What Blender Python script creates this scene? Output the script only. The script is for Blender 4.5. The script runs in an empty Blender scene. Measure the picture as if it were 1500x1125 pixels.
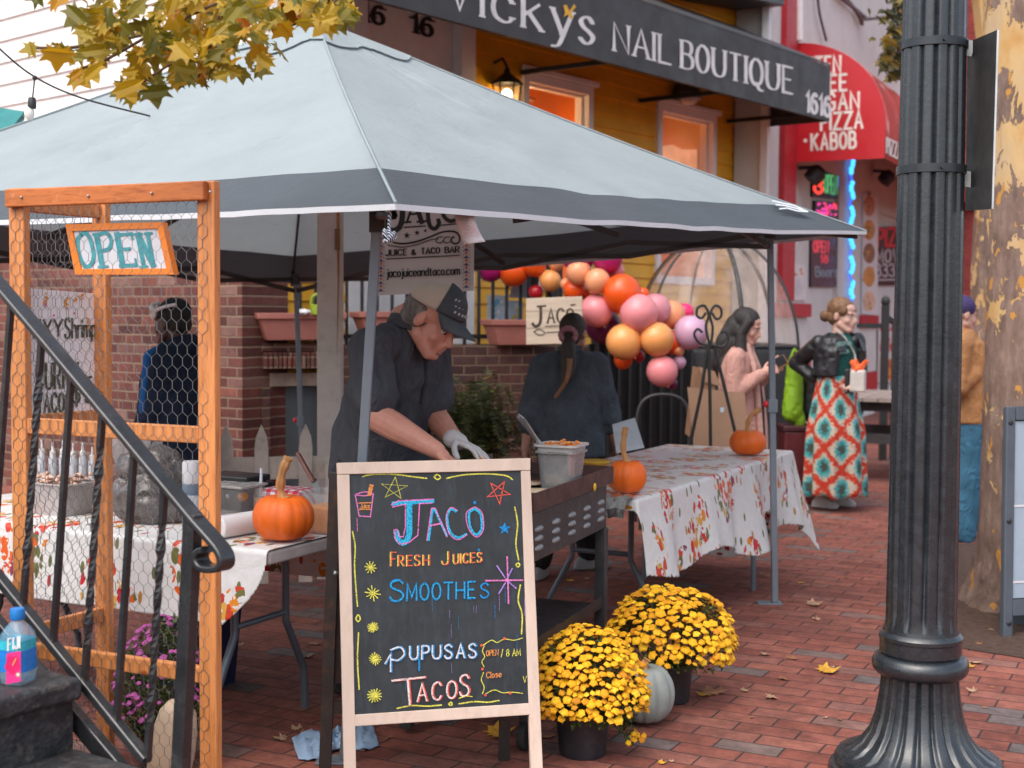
import bpy, bmesh, math, random
from mathutils import Vector, Matrix, noise
from mathutils.geometry import tessellate_polygon
random.seed(7)
V = Vector
scene = bpy.context.scene
COL = scene.collection
# ---------------------------------------------------------------- camera
F_PX, CX, CY, CAM_H, PITCH, ROLL = 2000.0, 750.0, 562.5, 1.53, math.atan(101.5/2000), math.radians(0.4)
EYE = V((0, 0, CAM_H))
FWD = V((0, math.cos(PITCH), -math.sin(PITCH)))
_r, _u = V((1, 0, 0)), V((0, math.sin(PITCH), math.cos(PITCH)))
RIGHT = _r*math.cos(ROLL) + _u*math.sin(ROLL)
UP = _u*math.cos(ROLL) - _r*math.sin(ROLL)
cam = bpy.data.cameras.new("camera")
cam.sensor_width = 36; cam.lens = F_PX/1500*36; cam.clip_start = 0.05; cam.clip_end = 600
cam.dof.use_dof = True; cam.dof.focus_distance = 4.75; cam.dof.aperture_fstop = 3.6
camo = bpy.data.objects.new("camera", cam); COL.objects.link(camo)
camo.matrix_world = Matrix.Translation(EYE) @ Matrix((RIGHT, UP, -FWD)).transposed().to_4x4()
scene.camera = camo
# ---------------------------------------------------------------- world, sun, exposure
SUN_EL, SUN_AZ = math.radians(58), math.radians(215)     # azimuth clockwise from +Y
w = bpy.data.worlds.new("World"); scene.world = w; w.use_nodes = True
nt = w.node_tree; bg = nt.nodes["Background"]
sky = nt.nodes.new("ShaderNodeTexSky"); sky.sky_type = 'NISHITA'; sky.sun_disc = False
sky.sun_elevation = SUN_EL; sky.sun_rotation = SUN_AZ; sky.air_density = 1.0; sky.dust_density = 3.5; sky.ozone_density = 1.0
hs = nt.nodes.new('ShaderNodeHueSaturation'); hs.inputs['Saturation'].default_value = .62     # thin overcast: greyer sky
nt.links.new(sky.outputs[0], hs.inputs['Color']); nt.links.new(hs.outputs[0], bg.inputs[0]); bg.inputs[1].default_value = 0.15
sl = bpy.data.lights.new("sun", 'SUN'); sl.energy = 1.1; sl.angle = math.radians(75); sl.color = (1, .95, .88)
so = bpy.data.objects.new("sun", sl); COL.objects.link(so)
_sd = V((math.sin(SUN_AZ)*math.cos(SUN_EL), math.cos(SUN_AZ)*math.cos(SUN_EL), math.sin(SUN_EL)))
so.rotation_euler = _sd.to_track_quat('Z', 'Y').to_euler()
scene.view_settings.view_transform = 'Standard'; scene.view_settings.look = 'None'
scene.view_settings.exposure = 1.05; scene.view_settings.gamma = 1
scene.cycles.max_bounces = 7; scene.cycles.transparent_max_bounces = 24; scene.cycles.use_denoising = True
scene.cycles.caustics_reflective = False; scene.cycles.caustics_refractive = False

# ---------------------------------------------------------------- pixel -> place helpers (photo pixels, 1500 x 1125)
def ray(px, py): return FWD + RIGHT*((px-CX)/F_PX) + UP*((CY-py)/F_PX)
def P(px, py, Y):
    d = ray(px, py); return EYE + d*(Y/d.y)
def G(px, py, z=0.0):
    d = ray(px, py); return EYE + d*((z-CAM_H)/d.z)
class Plane:
    def __init__(s, p, n): s.p = V(p); s.n = V(n).normalized()
    def at(s, px, py, off=0.0):
        d = ray(px, py); return EYE + d*((s.p-EYE).dot(s.n)/d.dot(s.n)) + s.n*off
def px2m(px, Y): return px*Y/F_PX
def plane3(a, b, c):
    n = (b-a).cross(c-a).normalized()
    if n.dot(EYE-a) < 0: n = -n
    return Plane(a, n)

# ---------------------------------------------------------------- object helpers
MW = {}
def tag(o, label=None, cat=None, group=None, kind=None):
    if label: o['label'] = label
    if cat: o['category'] = cat
    if group: o['group'] = group
    if kind: o['kind'] = kind
    return o
def thing(name, label, cat, loc=(0, 0, 0), rz=0.0, group=None):
    o = bpy.data.objects.new(name, None); COL.objects.link(o)
    o.empty_display_size = .1
    o.location = loc; o.rotation_euler = (0, 0, rz)
    MW[o] = Matrix.Translation(V(loc)) @ Matrix.Rotation(rz, 4, 'Z')
    return tag(o, label, cat, group)
def copy_tree(o, parent=None):
    c = o.copy(); COL.objects.link(c)
    if parent: c.parent = parent
    for ch in list(o.children): copy_tree(ch, c)
    return c
def frame(d, up=V((0, 0, 1))):
    d = V(d).normalized(); x = d.cross(V(up))
    if x.length < 1e-5: x = d.cross(V((0, 1, 0)))
    x.normalize(); return x, d, x.cross(d)          # right, forward, up
def catmull(pts, n=6, closed=False):
    pts = [V(p) for p in pts]
    if len(pts) < 3: return pts
    out = []; N = len(pts)
    for i in range(N if closed else N-1):
        if closed: a, b, c, d = (pts[(i+k-1) % N] for k in range(4))
        else: a, b, c, d = pts[max(i-1, 0)], pts[i], pts[i+1], pts[min(i+2, N-1)]
        for k in range(n):
            t = k/n; t2 = t*t; t3 = t2*t
            out.append(.5*((2*b)+(c-a)*t+(2*a-5*b+4*c-d)*t2+(3*b-a-3*c+d)*t3))
    if not closed: out.append(pts[-1].copy())
    return out
class MB:
    def __init__(s): s.v = []; s.f = []; s.m = []; s.uv = None
    def add(s, vs, fs, m=0):
        o = len(s.v); s.v += [V(x) for x in vs]
        s.f += [[i+o for i in f] for f in fs]; s.m += [m]*len(fs); return s
    def box(s, c, size, R=None, m=0):
        c = V(c); h = V(size)/2; vs = []
        for x in (-1, 1):
            for y in (-1, 1):
                for z in (-1, 1):
                    p = V((x*h.x, y*h.y, z*h.z)); vs.append(c+(R@p if R else p))
        return s.add(vs, [(0, 1, 3, 2), (4, 6, 7, 5), (0, 4, 5, 1), (2, 3, 7, 6), (0, 2, 6, 4), (1, 5, 7, 3)], m)
    def beam(s, a, b, w, h, up=(0, 0, 1), m=0):
        a = V(a); b = V(b); x, y, z = frame(b-a, up)
        vs = [p+x*(i*w/2)+z*(j*h/2) for p in (a, b) for i in (-1, 1) for j in (-1, 1)]
        return s.add(vs, [(0, 1, 3, 2), (4, 6, 7, 5), (0, 4, 5, 1), (2, 3, 7, 6), (0, 2, 6, 4), (1, 5, 7, 3)], m)
    def tube(s, pts, r, n=8, m=0, cap=True):
        pts = [V(p) for p in pts]; N = len(pts)
        rs = r if isinstance(r, (list, tuple)) else [r]*N
        vs = []; t0 = (pts[1]-pts[0]).normalized(); x = t0.orthogonal().normalized()
        for i, p in enumerate(pts):
            t = (pts[min(i+1, N-1)]-pts[max(i-1, 0)])
            t = t.normalized() if t.length > 1e-9 else t0
            x = (x-t*x.dot(t)); x = x.normalized() if x.length > 1e-6 else t.orthogonal().normalized()
            y = t.cross(x)
            for k in range(n):
                a = 2*math.pi*k/n; vs.append(p+(x*math.cos(a)+y*math.sin(a))*rs[i])
        fs = [(i*n+k, i*n+(k+1) % n, (i+1)*n+(k+1) % n, (i+1)*n+k) for i in range(N-1) for k in range(n)]
        if cap: fs += [tuple(range(n))[::-1], tuple((N-1)*n+k for k in range(n))]
        return s.add(vs, fs, m)
    def lathe(s, prof, n=24, o=(0, 0, 0), R=None, m=0, rad=None):
        o = V(o); vs = []
        for i, (r, z) in enumerate(prof):
            for k in range(n):
                a = 2*math.pi*k/n; rr = r*(rad(a, i, z) if rad else 1)
                p = V((rr*math.cos(a), rr*math.sin(a), z)); vs.append(o+(R@p if R else p))
        N = len(prof)
        fs = [(i*n+k, i*n+(k+1) % n, (i+1)*n+(k+1) % n, (i+1)*n+k) for i in range(N-1) for k in range(n)]
        if prof[0][0] > 1e-6: fs.append(tuple(range(n))[::-1])
        if prof[-1][0] > 1e-6: fs.append(tuple((N-1)*n+k for k in range(n)))
        return s.add(vs, fs, m)
    def sph(s, c, r, nu=16, nv=10, R=None, m=0, fn=None):
        if not isinstance(r, (list, tuple, Vector)): r = (r, r, r)
        c = V(c); vs = []
        for j in range(nv+1):
            b = math.pi*(j/nv-.5)
            for k in range(nu):
                a = 2*math.pi*k/nu
                q = V((math.cos(b)*math.cos(a), math.cos(b)*math.sin(a), math.sin(b)))
                p = V((q.x*r[0], q.y*r[1], q.z*r[2]))
                if fn: p = fn(p, a, b)
                vs.append(c+(R@p if R else p))
        fs = [(j*nu+k, j*nu+(k+1) % nu, (j+1)*nu+(k+1) % nu, (j+1)*nu+k) for j in range(nv) for k in range(nu)]
        return s.add(vs, fs, m)
    def poly(s, pts, m=0): return s.add(pts, [tuple(range(len(pts)))], m)
    def prism(s, pts, off, m=0):
        pts = [V(p) for p in pts]; off = V(off); n = len(pts)
        vs = pts+[p+off for p in pts]
        tris = tessellate_polygon([pts])
        fs = [tuple(t) for t in tris]+[tuple(i+n for i in t)[::-1] for t in tris]
        fs += [(i, (i+1) % n, n+(i+1) % n, n+i) for i in range(n)]
        return s.add(vs, fs, m)
    def grid(s, pts, m=0, wrap=False):                 # pts[i][j]
        nj = len(pts[0]); vs = [p for row in pts for p in row]; fs = []
        for i in range(len(pts)-1):
            for j in range(nj if wrap else nj-1):
                k = (j+1) % nj; fs.append((i*nj+j, i*nj+k, (i+1)*nj+k, (i+1)*nj+j))
        return s.add(vs, fs, m)
    def build(s, name, mats, parent=None, smooth=False, bevel=0.0, solid=0.0, ang=40, seg=2, origin=None, weld=False):
        me = bpy.data.meshes.new(name)
        if parent is not None: Mx = MW[parent]
        else:
            if origin is None:
                xs = [v.x for v in s.v]; ys = [v.y for v in s.v]; zs = [v.z for v in s.v]
                origin = ((min(xs)+max(xs))/2, (min(ys)+max(ys))/2, min(zs))
            Mx = Matrix.Translation(V(origin))
        inv = Mx.inverted()
        me.from_pydata([inv@v for v in s.v], [], s.f)
        if not isinstance(mats, (list, tuple)): mats = [mats]
        for mm in mats: me.materials.append(mm)
        if len(mats) > 1: me.polygons.foreach_set('material_index', s.m)
        if s.uv:
            ul = me.uv_layers.new(name='UVMap')
            for l in me.loops: ul.data[l.index].uv = s.uv[l.vertex_index]
        bm = bmesh.new(); bm.from_mesh(me)
        if weld: bmesh.ops.remove_doubles(bm, verts=bm.verts, dist=1e-5)
        bmesh.ops.recalc_face_normals(bm, faces=bm.faces); bm.to_mesh(me); bm.free()
        if smooth:
            me.polygons.foreach_set('use_smooth', [True]*len(me.polygons)); me.set_sharp_from_angle(angle=math.radians(ang))
        me.update()
        o = bpy.data.objects.new(name, me); COL.objects.link(o)
        if parent is not None: o.parent = parent
        else: o.location = origin
        MW[o] = Mx
        if solid:
            md = o.modifiers.new('solid', 'SOLIDIFY'); md.thickness = solid; md.offset = 0
        if bevel:
            md = o.modifiers.new('bevel', 'BEVEL'); md.width = bevel; md.segments = seg; md.limit_method = 'ANGLE'; md.angle_limit = math.radians(35)
        return o

# ---------------------------------------------------------------- materials
def newmat(name):
    m = bpy.data.materials.new(name); m.use_nodes = True
    n = m.node_tree; return m, n, n.nodes['Principled BSDF']
def nd(n, t, **kw):
    x = n.nodes.new(t)
    for k, v in kw.items():
        if k.startswith('i_'): x.inputs[int(k[2:])].default_value = v
        else: setattr(x, k, v)
    return x
def math_(n, op, a, b=None, c=None):
    x = n.nodes.new('ShaderNodeMath'); x.operation = op
    for i, q in enumerate((a, b, c)):
        if q is None: continue
        if isinstance(q, (int, float)): x.inputs[i].default_value = q
        else: n.links.new(q, x.inputs[i])
    return x.outputs[0]
def mixc(n, fac, a, b, blend='MIX'):
    x = n.nodes.new('ShaderNodeMix'); x.data_type = 'RGBA'; x.blend_type = blend
    for i, q in ((0, fac), (6, a), (7, b)):
        if isinstance(q, (int, float)): x.inputs[i].default_value = q
        elif isinstance(q, tuple): x.inputs[i].default_value = (*q[:3], 1)
        else: n.links.new(q, x.inputs[i])
    return x.outputs[2]
def ramp(n, fac, stops, interp='LINEAR'):
    x = n.nodes.new('ShaderNodeValToRGB'); x.color_ramp.interpolation = interp
    e = x.color_ramp.elements
    while len(e) < len(stops): e.new(.5)
    for k, (p, c) in zip(e, stops): k.position = p; k.color = (*c, 1)
    n.links.new(fac, x.inputs[0]); return x.outputs[0]
def coords(n, kind='Object', scale=(1, 1, 1), rot=(0, 0, 0)):
    t = n.nodes.new('ShaderNodeTexCoord'); mp = n.nodes.new('ShaderNodeMapping')
    mp.inputs['Scale'].default_value = scale; mp.inputs['Rotation'].default_value = rot
    n.links.new(t.outputs[kind], mp.inputs[0]); return mp.outputs[0]
def noise_(n, vec, scale, detail=4, rough=.6, out=0, dist=0):
    x = n.nodes.new('ShaderNodeTexNoise'); x.inputs['Scale'].default_value = scale; x.inputs['Detail'].default_value = detail
    x.inputs['Roughness'].default_value = rough; x.inputs['Distortion'].default_value = dist
    n.links.new(vec, x.inputs['Vector']); return x.outputs[out]
def bump_(n, bs, h, strength=.3, dist=.01):
    b = n.nodes.new('ShaderNodeBump'); b.inputs['Strength'].default_value = strength; b.inputs['Distance'].default_value = dist
    n.links.new(h, b.inputs['Height']); n.links.new(b.outputs[0], bs.inputs['Normal'])
_mc = {}
def M(name, col, rough=.6, metal=0.0, var=.18, scale=6, bump=.0, bscale=60, bdist=.004, st=(1, 1, 1), spec=.5, coat=0, emit=0, dirt=None, dirtamt=.5, transl=0, alpha=1, sheen=0):
    if name in _mc: return _mc[name]
    m, n, b = newmat(name)
    vec = coords(n, 'Object', st); col = tuple(c*.985+.006 for c in col)
    ns = noise_(n, vec, scale, 5, .65)
    lo = tuple(max(0, c*(1-var)) for c in col); hi = tuple(min(1, c*(1+var)) for c in col)
    c = ramp(n, ns, [(.3, lo), (.7, hi)])
    if dirt:
        d = ramp(n, noise_(n, vec, scale*2.3, 8, .75), [(.52, (0, 0, 0)), (.72, (dirtamt,)*3)])
        c = mixc(n, d, c, dirt)
    n.links.new(c, b.inputs['Base Color'])
    rr = ramp(n, noise_(n, vec, scale*3, 3), [(.3, (max(.02, rough-.1),)*3), (.7, (min(1, rough+.1),)*3)])
    n.links.new(rr, b.inputs['Roughness'])
    b.inputs['Metallic'].default_value = metal; b.inputs['Specular IOR Level'].default_value = spec
    b.inputs['Coat Weight'].default_value = coat; b.inputs['Sheen Weight'].default_value = sheen
    if alpha < 1: b.inputs['Alpha'].default_value = alpha
    if emit:
        n.links.new(c, b.inputs['Emission Color']); b.inputs['Emission Strength'].default_value = emit
    if bump: bump_(n, b, noise_(n, vec, bscale, 5), bump, bdist)
    if transl:
        t = n.nodes.new('ShaderNodeBsdfTranslucent'); mx = n.nodes.new('ShaderNodeMixShader'); mx.inputs[0].default_value = transl
        n.links.new(c, t.inputs[0]); n.links.new(b.outputs[0], mx.inputs[1]); n.links.new(t.outputs[0], mx.inputs[2])
        n.links.new(mx.outputs[0], n.nodes['Material Output'].inputs[0])
    _mc[name] = m; return m
def glow(name, col, strength):
    m, n, b = newmat(name)
    b.inputs['Base Color'].default_value = (*[c*.3 for c in col], 1); b.inputs['Emission Color'].default_value = (*col, 1)
    b.inputs['Emission Strength'].default_value = strength; return m
def glass(name, col=(1, 1, 1), alpha=.15, rough=.08):
    m, n, b = newmat(name)
    b.inputs['Base Color'].default_value = (*col, 1); b.inputs['Roughness'].default_value = rough; b.inputs['Alpha'].default_value = alpha
    return m
def bricks(name, w, h, mortar, stops, mcol, axes='xz', rot=0.0, bump=.6, grime=.35):
    m, n, b = newmat(name)
    vec = coords(n, 'Object', (1, 1, 1), (0, 0, rot))
    wob = n.nodes.new('ShaderNodeVectorMath'); wob.operation = 'MULTIPLY_ADD'
    wn = noise_(n, vec, 9, 2, .5, out=1); n.links.new(wn, wob.inputs[0]); wob.inputs[1].default_value = (mortar*.9,)*3; n.links.new(vec, wob.inputs[2])
    sp = n.nodes.new('ShaderNodeSeparateXYZ'); n.links.new(wob.outputs[0], sp.inputs[0])
    u = sp.outputs['XYZ'.index(axes[0].upper())]; v = sp.outputs['XYZ'.index(axes[1].upper())]
    vr = math_(n, 'DIVIDE', v, h); row = math_(n, 'FLOOR', vr)
    off = math_(n, 'MULTIPLY', math_(n, 'MODULO', math_(n, 'ABSOLUTE', row), 2.0), .5)
    ur = math_(n, 'ADD', math_(n, 'DIVIDE', u, w), off); colm = math_(n, 'FLOOR', ur)
    fu = math_(n, 'FRACT', ur); fv = math_(n, 'FRACT', vr)
    eu = math_(n, 'MULTIPLY', math_(n, 'MINIMUM', fu, math_(n, 'SUBTRACT', 1.0, fu)), w)
    ev = math_(n, 'MULTIPLY', math_(n, 'MINIMUM', fv, math_(n, 'SUBTRACT', 1.0, fv)), h)
    d = math_(n, 'MINIMUM', eu, ev)
    mask = n.nodes.new('ShaderNodeMapRange'); n.links.new(d, mask.inputs[0]); mask.inputs[1].default_value = mortar*.35; mask.inputs[2].default_value = mortar*.75
    cb = n.nodes.new('ShaderNodeCombineXYZ'); n.links.new(colm, cb.inputs[0]); n.links.new(row, cb.inputs[1])
    wt = n.nodes.new('ShaderNodeTexWhiteNoise'); wt.noise_dimensions = '2D'; n.links.new(cb.outputs[0], wt.inputs['Vector'])
    c = ramp(n, wt.outputs[0], stops)
    g = ramp(n, noise_(n, vec, 14, 8, .75), [(.3, (1-grime,)*3), (.7, (1+grime*.4,)*3)])
    c = mixc(n, 1.0, c, g, 'MULTIPLY')
    g2 = ramp(n, noise_(n, vec, 1.1, 4, .6), [(.35, (.72,)*3), (.65, (1.08,)*3)])
    c = mixc(n, 1.0, c, g2, 'MULTIPLY')
    stn = ramp(n, noise_(n, vec, 2.6, 9, .8), [(.50, (1, 1, 1)), (.68, (.62, .58, .56))]); c = mixc(n, 1.0, c, stn, 'MULTIPLY')
    mc = mixc(n, noise_(n, vec, 5, 4), tuple(x*.6 for x in mcol), mcol)
    n.links.new(mixc(n, mask.outputs[0], mc, c), b.inputs['Base Color'])
    b.inputs['Roughness'].default_value = .82
    hh = math_(n, 'ADD', math_(n, 'MULTIPLY', mask.outputs[0], 1.0), math_(n, 'MULTIPLY', noise_(n, vec, 60, 6, .7), .35))
    hh = math_(n, 'ADD', hh, math_(n, 'MULTIPLY', wt.outputs[0], .25))
    bump_(n, b, hh, bump, .006); return m

# ---------------------------------------------------------------- stroke lettering
GL = {'A': "L0,0 3,10 6,0|L1.2,3.5 4.8,3.5", 'B': "L0,0 0,10|C0,10 3,10 4.7,9 4.7,6.3 3,5.3 0,5.3|C0,5.3 3.2,5.3 5.3,4 5.3,1.2 3.2,0 0,0",
'C': "C5.6,8 4.6,9.6 3,10 .9,8.6 0,5 .9,1.4 3,0 4.6,.4 5.6,2", 'D': "L0,0 0,10|C0,10 2.5,10 5.6,8 5.6,2 2.5,0 0,0",
'E': "L5,10 0,10 0,0 5,0|L0,5.2 4,5.2", 'F': "L5,10 0,10 0,0|L0,5.2 4,5.2",
'G': "C5.6,8 4.6,9.6 3,10 .9,8.6 0,5 .9,1.4 3,0 4.6,.3 5.6,1.5|L3.4,4.5 5.6,4.5 5.6,1", 'H': "L0,0 0,10|L6,0 6,10|L0,5 6,5", 'I': "L0,0 0,10",
'J': "C4,10 4,6 4,3 3.5,.8 2,0 .6,.6 0,2.6", 'K': "L0,0 0,10|L5.5,10 0,4.4|L1.8,6 5.8,0", 'L': "L0,10 0,0 5,0", 'M': "L0,0 .3,10 3.5,2 6.7,10 7,0",
'N': "L0,0 0,10 6,0 6,10", 'O': "C3,10 .9,8.6 0,5 .9,1.4 3,0 5.1,1.4 6,5 5.1,8.6 3,10", 'P': "L0,0 0,10|C0,10 3,10 5,9 5,6 3,4.8 0,4.8",
'Q': "C3,10 .9,8.6 0,5 .9,1.4 3,0 5.1,1.4 6,5 5.1,8.6 3,10|C3.2,1 4.4,-1.2 6.6,-1.6", 'R': "L0,0 0,10|C0,10 3,10 5,9 5,6 3,4.8 0,4.8|L2.4,4.8 5.6,0",
'S': "C5.2,8.4 4,9.8 2.6,10 .7,9 .5,7 2.2,5.6 4.2,4.5 5.4,2.6 4.4,.6 2.6,0 1,.4 0,2", 'T': "L0,10 6,10|L3,10 3,0",
'U': "C0,10 0,6 0,3.4 .9,.8 3,0 5.1,.8 6,3.4 6,6 6,10", 'V': "L0,10 3,0 6,10", 'W': "L0,10 2,0 4,8 6,0 8,10", 'X': "L0,0 6,10|L0,10 6,0",
'Y': "L0,10 3,5 6,10|L3,5 3,0", 'Z': "L0,10 6,10 0,0 6,0",
'a': "C4.2,5.4 3,6.6 .9,5.8 0,3.2 .9,.6 2.6,0 4.2,1.4|L4.3,6.6 4.3,0", 'c': "C4.6,5.2 3.6,6.5 2.4,6.6 .6,5.6 0,3.3 .6,1 2.4,0 3.8,.3 4.6,1.4",
'd': "C4.2,5.4 3,6.6 .9,5.8 0,3.2 .9,.6 2.6,0 4.2,1.4|L4.3,10 4.3,0", 'e': "C.2,3.4 4.6,3.6 4,5.8 2.4,6.6 .6,5.6 0,3.3 .6,1 2.4,0 4.5,1.2",
'h': "L0,0 0,10|C0,4.4 1.2,6.2 2.8,6.6 4.2,5.6 4.4,3 4.4,0", 'i': "L0,0 0,6.6|L0,8.6 0,9.6", 'j': "C1.6,6.6 1.6,2 1.6,-1.4 .8,-2.8 -.6,-2.6|L1.6,8.6 1.6,9.6",
'l': "L0,0 0,10", 'k': "L0,0 0,10|L4,6.6 0,2.8|L1.3,4 4.4,0", 'm': "L0,0 0,6.6|C0,4.6 1,6.2 2.2,6.6 3.2,5.8 3.4,3 3.4,0|C3.4,4.6 4.4,6.2 5.6,6.6 6.6,5.8 6.8,3 6.8,0",
'n': "L0,0 0,6.6|C0,4.4 1.2,6.2 2.8,6.6 4.2,5.6 4.4,3 4.4,0", 'o': "C2.3,6.6 .7,5.6 0,3.3 .7,1 2.3,0 3.9,1 4.6,3.3 3.9,5.6 2.3,6.6",
'p': "L0,-3 0,6.6|C0,5 1.4,6.6 3.4,6.2 4.6,3.3 3.4,.4 1.4,0 0,1.6", 'r': "L0,0 0,6.6|C0,4.4 1.2,6.2 3,6.5", 's': "C3.8,5.4 2.8,6.5 1.6,6.5 .5,5.4 1.2,4 2.8,3 3.9,1.8 3,.3 1.6,0 .2,1",
't': "C1.4,9 1.4,4 1.4,1.2 2.2,.1 3.4,.5|L0,6.6 3.2,6.6", 'u': "C0,6.6 0,3.4 .4,.8 1.8,0 3.4,.8 4.4,2.4|L4.4,6.6 4.4,0", 'y': "L0,6.6 2.4,.4|C4.8,6.6 2.8,1 1.4,-2.4 -.4,-3",
'0': "C2.6,10 .7,8.6 0,5 .7,1.4 2.6,0 4.5,1.4 5.2,5 4.5,8.6 2.6,10", '1': "L.2,8 1.8,10 1.8,0", '3': "C0,8.6 1.4,10 3.4,9.8 4.6,8 3.6,5.8 2,5.4|C2,5.4 4.2,5.2 5.2,3 4,.5 2,0 0,1.4",
'5': "L4.6,10 .6,10 .3,5.6|C.3,5.6 2,6.6 4.2,5.6 5,3.2 4,.8 2,0 0,1.2", '6': "C4.6,9 3.2,10 1.2,8.6 0,4.6 .7,1 2.6,0 4.4,1 5,3.2 4.2,5.4 2.6,6.2 .8,5 .1,3.4",
'8': "C2.6,5.4 .8,6.4 .6,8.4 2.6,10 4.6,8.4 4.4,6.4 2.6,5.4 .5,4 .2,1.8 2.6,0 5,1.8 4.7,4 2.6,5.4", '9': "C5,6.6 4.2,4.8 2.6,4 .8,4.8 .2,7 1.2,9.4 2.8,10 4.6,9 5.1,6 4.2,1.6 2,0",
'$': "C5,8 3.4,9 1,8.4 .6,6.6 2.6,5.2 4.8,3.8 4.6,1.6 2.6,.8 .2,1.8|L2.7,10.6 2.7,-.6", '&': "C5.6,0 2,5.4 1.2,8 2.4,10 3.8,8.4 2.6,6 .4,3.4 .6,.8 2.4,0 4.4,1.4 5.6,4",
'.': "L0,0 0,.9", '-': "L0,4.5 3,4.5", '/': "L0,-1 3.4,10.5", "'": "L.4,10 0,7.6", '*': "L0,4.2 1.6,4.2"}
GW = {'I': 0, 'l': 0, 'i': 0, '.': 0, "'": .4, '1': 1.8, 'J': 4, 'M': 7, 'W': 8, 'E': 5, 'F': 5, 'L': 5, 'a': 4.3, 'c': 4.6, 'd': 4.3, 'e': 4.5, 'h': 4.4, 'k': 4.4, 'm': 6.8, 'n': 4.4, 'o': 4.6, 'p': 4.6, 'r': 3,
 's': 3.9, 't': 3.3, 'u': 4.4, 'y': 4.8, 'j': 1.6, '-': 3, '/': 3.4, '*': 1.6, '0': 5.2, '3': 5.2, '5': 5, '6': 5, '8': 5.2, '9': 5.1, 'P': 5, 'B': 5.3, ' ': 2.6}
def glyph(ch):
    out = []
    for st in GL.get(ch, '').split('|'):
        if not st: continue
        pts = [V((*map(float, q.split(',')), 0)) for q in st[1:].split()]
        out.append(catmull(pts, 6) if st[0] == 'C' else pts)
    return out
def layout(text, gap=2.2):                       # list of strokes in glyph units, total width
    x = 0; out = []
    for ch in text:
        for s_ in glyph(ch): out.append([V((p.x+x, p.y, 0)) for p in s_])
        x += GW.get(ch, 6)+gap
    return out, x-gap
class Ink:                                        # ribbons lying on a plane, each stroke a hair above the last
    def __init__(s, plane, off=.002): s.pl = plane; s.off = off; s.mb = MB(); s.k = 0
    def stroke(s, pts, w, m=0, serif=False, contrast=1.0, closed=False):  # pts in photo px on the plane; w in px
        pts = [V((p[0], p[1])) for p in pts]
        pts = [p for i, p in enumerate(pts) if i == 0 or (p-pts[i-1]).length > .05]
        N = len(pts)
        if N < 2: return
        s.k += 1; off = s.off+.00004*s.k; L = []; R = []
        for i, p in enumerate(pts):
            if closed: a, c = pts[(i-1) % N], pts[(i+1) % N]
            else: a, c = pts[max(i-1, 0)], pts[min(i+1, N-1)]
            d1 = (p-a).normalized() if (p-a).length > 1e-6 else (c-p).normalized()
            d2 = (c-p).normalized() if (c-p).length > 1e-6 else d1
            t = (d1+d2); t = t.normalized() if t.length > 1e-4 else d1
            nrm = V((-t.y, t.x)); k = max(.45, nrm.dot(V((-d1.y, d1.x))))
            ww = w*(contrast+(1-contrast)*abs(t.y)**1.5) if contrast < 1 else w
            L.append(p+nrm*ww/2/k); R.append(p-nrm*ww/2/k)
        if not closed and not serif:
            e = (pts[0]-pts[1]).normalized()*w*.3; L[0] += e; R[0] += e
            e = (pts[-1]-pts[-2]).normalized()*w*.3; L[-1] += e; R[-1] += e
        vs = [s.pl.at(q.x, q.y, off) for q in L]+[s.pl.at(q.x, q.y, off) for q in R]
        rng = range(N if closed else N-1)
        s.mb.add(vs, [(i, (i+1) % N, N+(i+1) % N, N+i) for i in rng], m)
        if serif:
            for e, o_ in ((pts[0], pts[1]), (pts[-1], pts[-2])):
                d = (e-o_).normalized()
                if abs(d.y) > .55:
                    s.stroke([(e.x-w*.95*serif, e.y-w*.95*serif*s.slope), (e.x+w*.95*serif, e.y+w*.95*serif*s.slope)], w*.38, m)
    slope = 0.0
    def text(s, txt, a, b, h0, h1=None, w=3, m=0, gap=2.2, serif=0, contrast=1.0, lean=0.0, jit=0.0):
        """baseline from px a to px b, cap height h0 (left) to h1 (right) in px"""
        h1 = h1 or h0; st, W = layout(txt, gap); a = V(a); b = V(b); s.slope = (b.y-a.y)/max(1e-6, b.x-a.x)
        for q in st:
            pp = []; jx = random.uniform(-jit, jit); jy = random.uniform(-jit, jit)
            for p in q:
                t = p.x/W; h = h0+(h1-h0)*t; base = a.lerp(b, t)
                pp.append((base.x+p.y/10*h*lean+jx, base.y-p.y/10*h+jy))
            s.stroke(pp, w, m, serif, contrast)
        return s
    def fill(s, pts, m=0):
        s.k += 1; vs = [s.pl.at(p[0], p[1], s.off+.00004*s.k) for p in pts]
        tris = tessellate_polygon([vs]); s.mb.add(vs, [tuple(t) for t in tris], m); return s
    def dot(s, x, y, r, m=0, ry=None, n=14): return s.fill([(x+r*math.cos(i*2*math.pi/n), y+(ry or r)*math.sin(i*2*math.pi/n)) for i in range(n)], m)
    def star(s, x, y, r, m=0, r2=.42, n=5, a0=-90): return s.fill([(x+(r if i % 2 == 0 else r*r2)*math.cos(math.radians(a0+180*i/n)), y+(r if i % 2 == 0 else r*r2)*math.sin(math.radians(a0+180*i/n))) for i in range(2*n)], m)
    def build(s, name, mats, parent): return s.mb.build(name, mats, parent)
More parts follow.
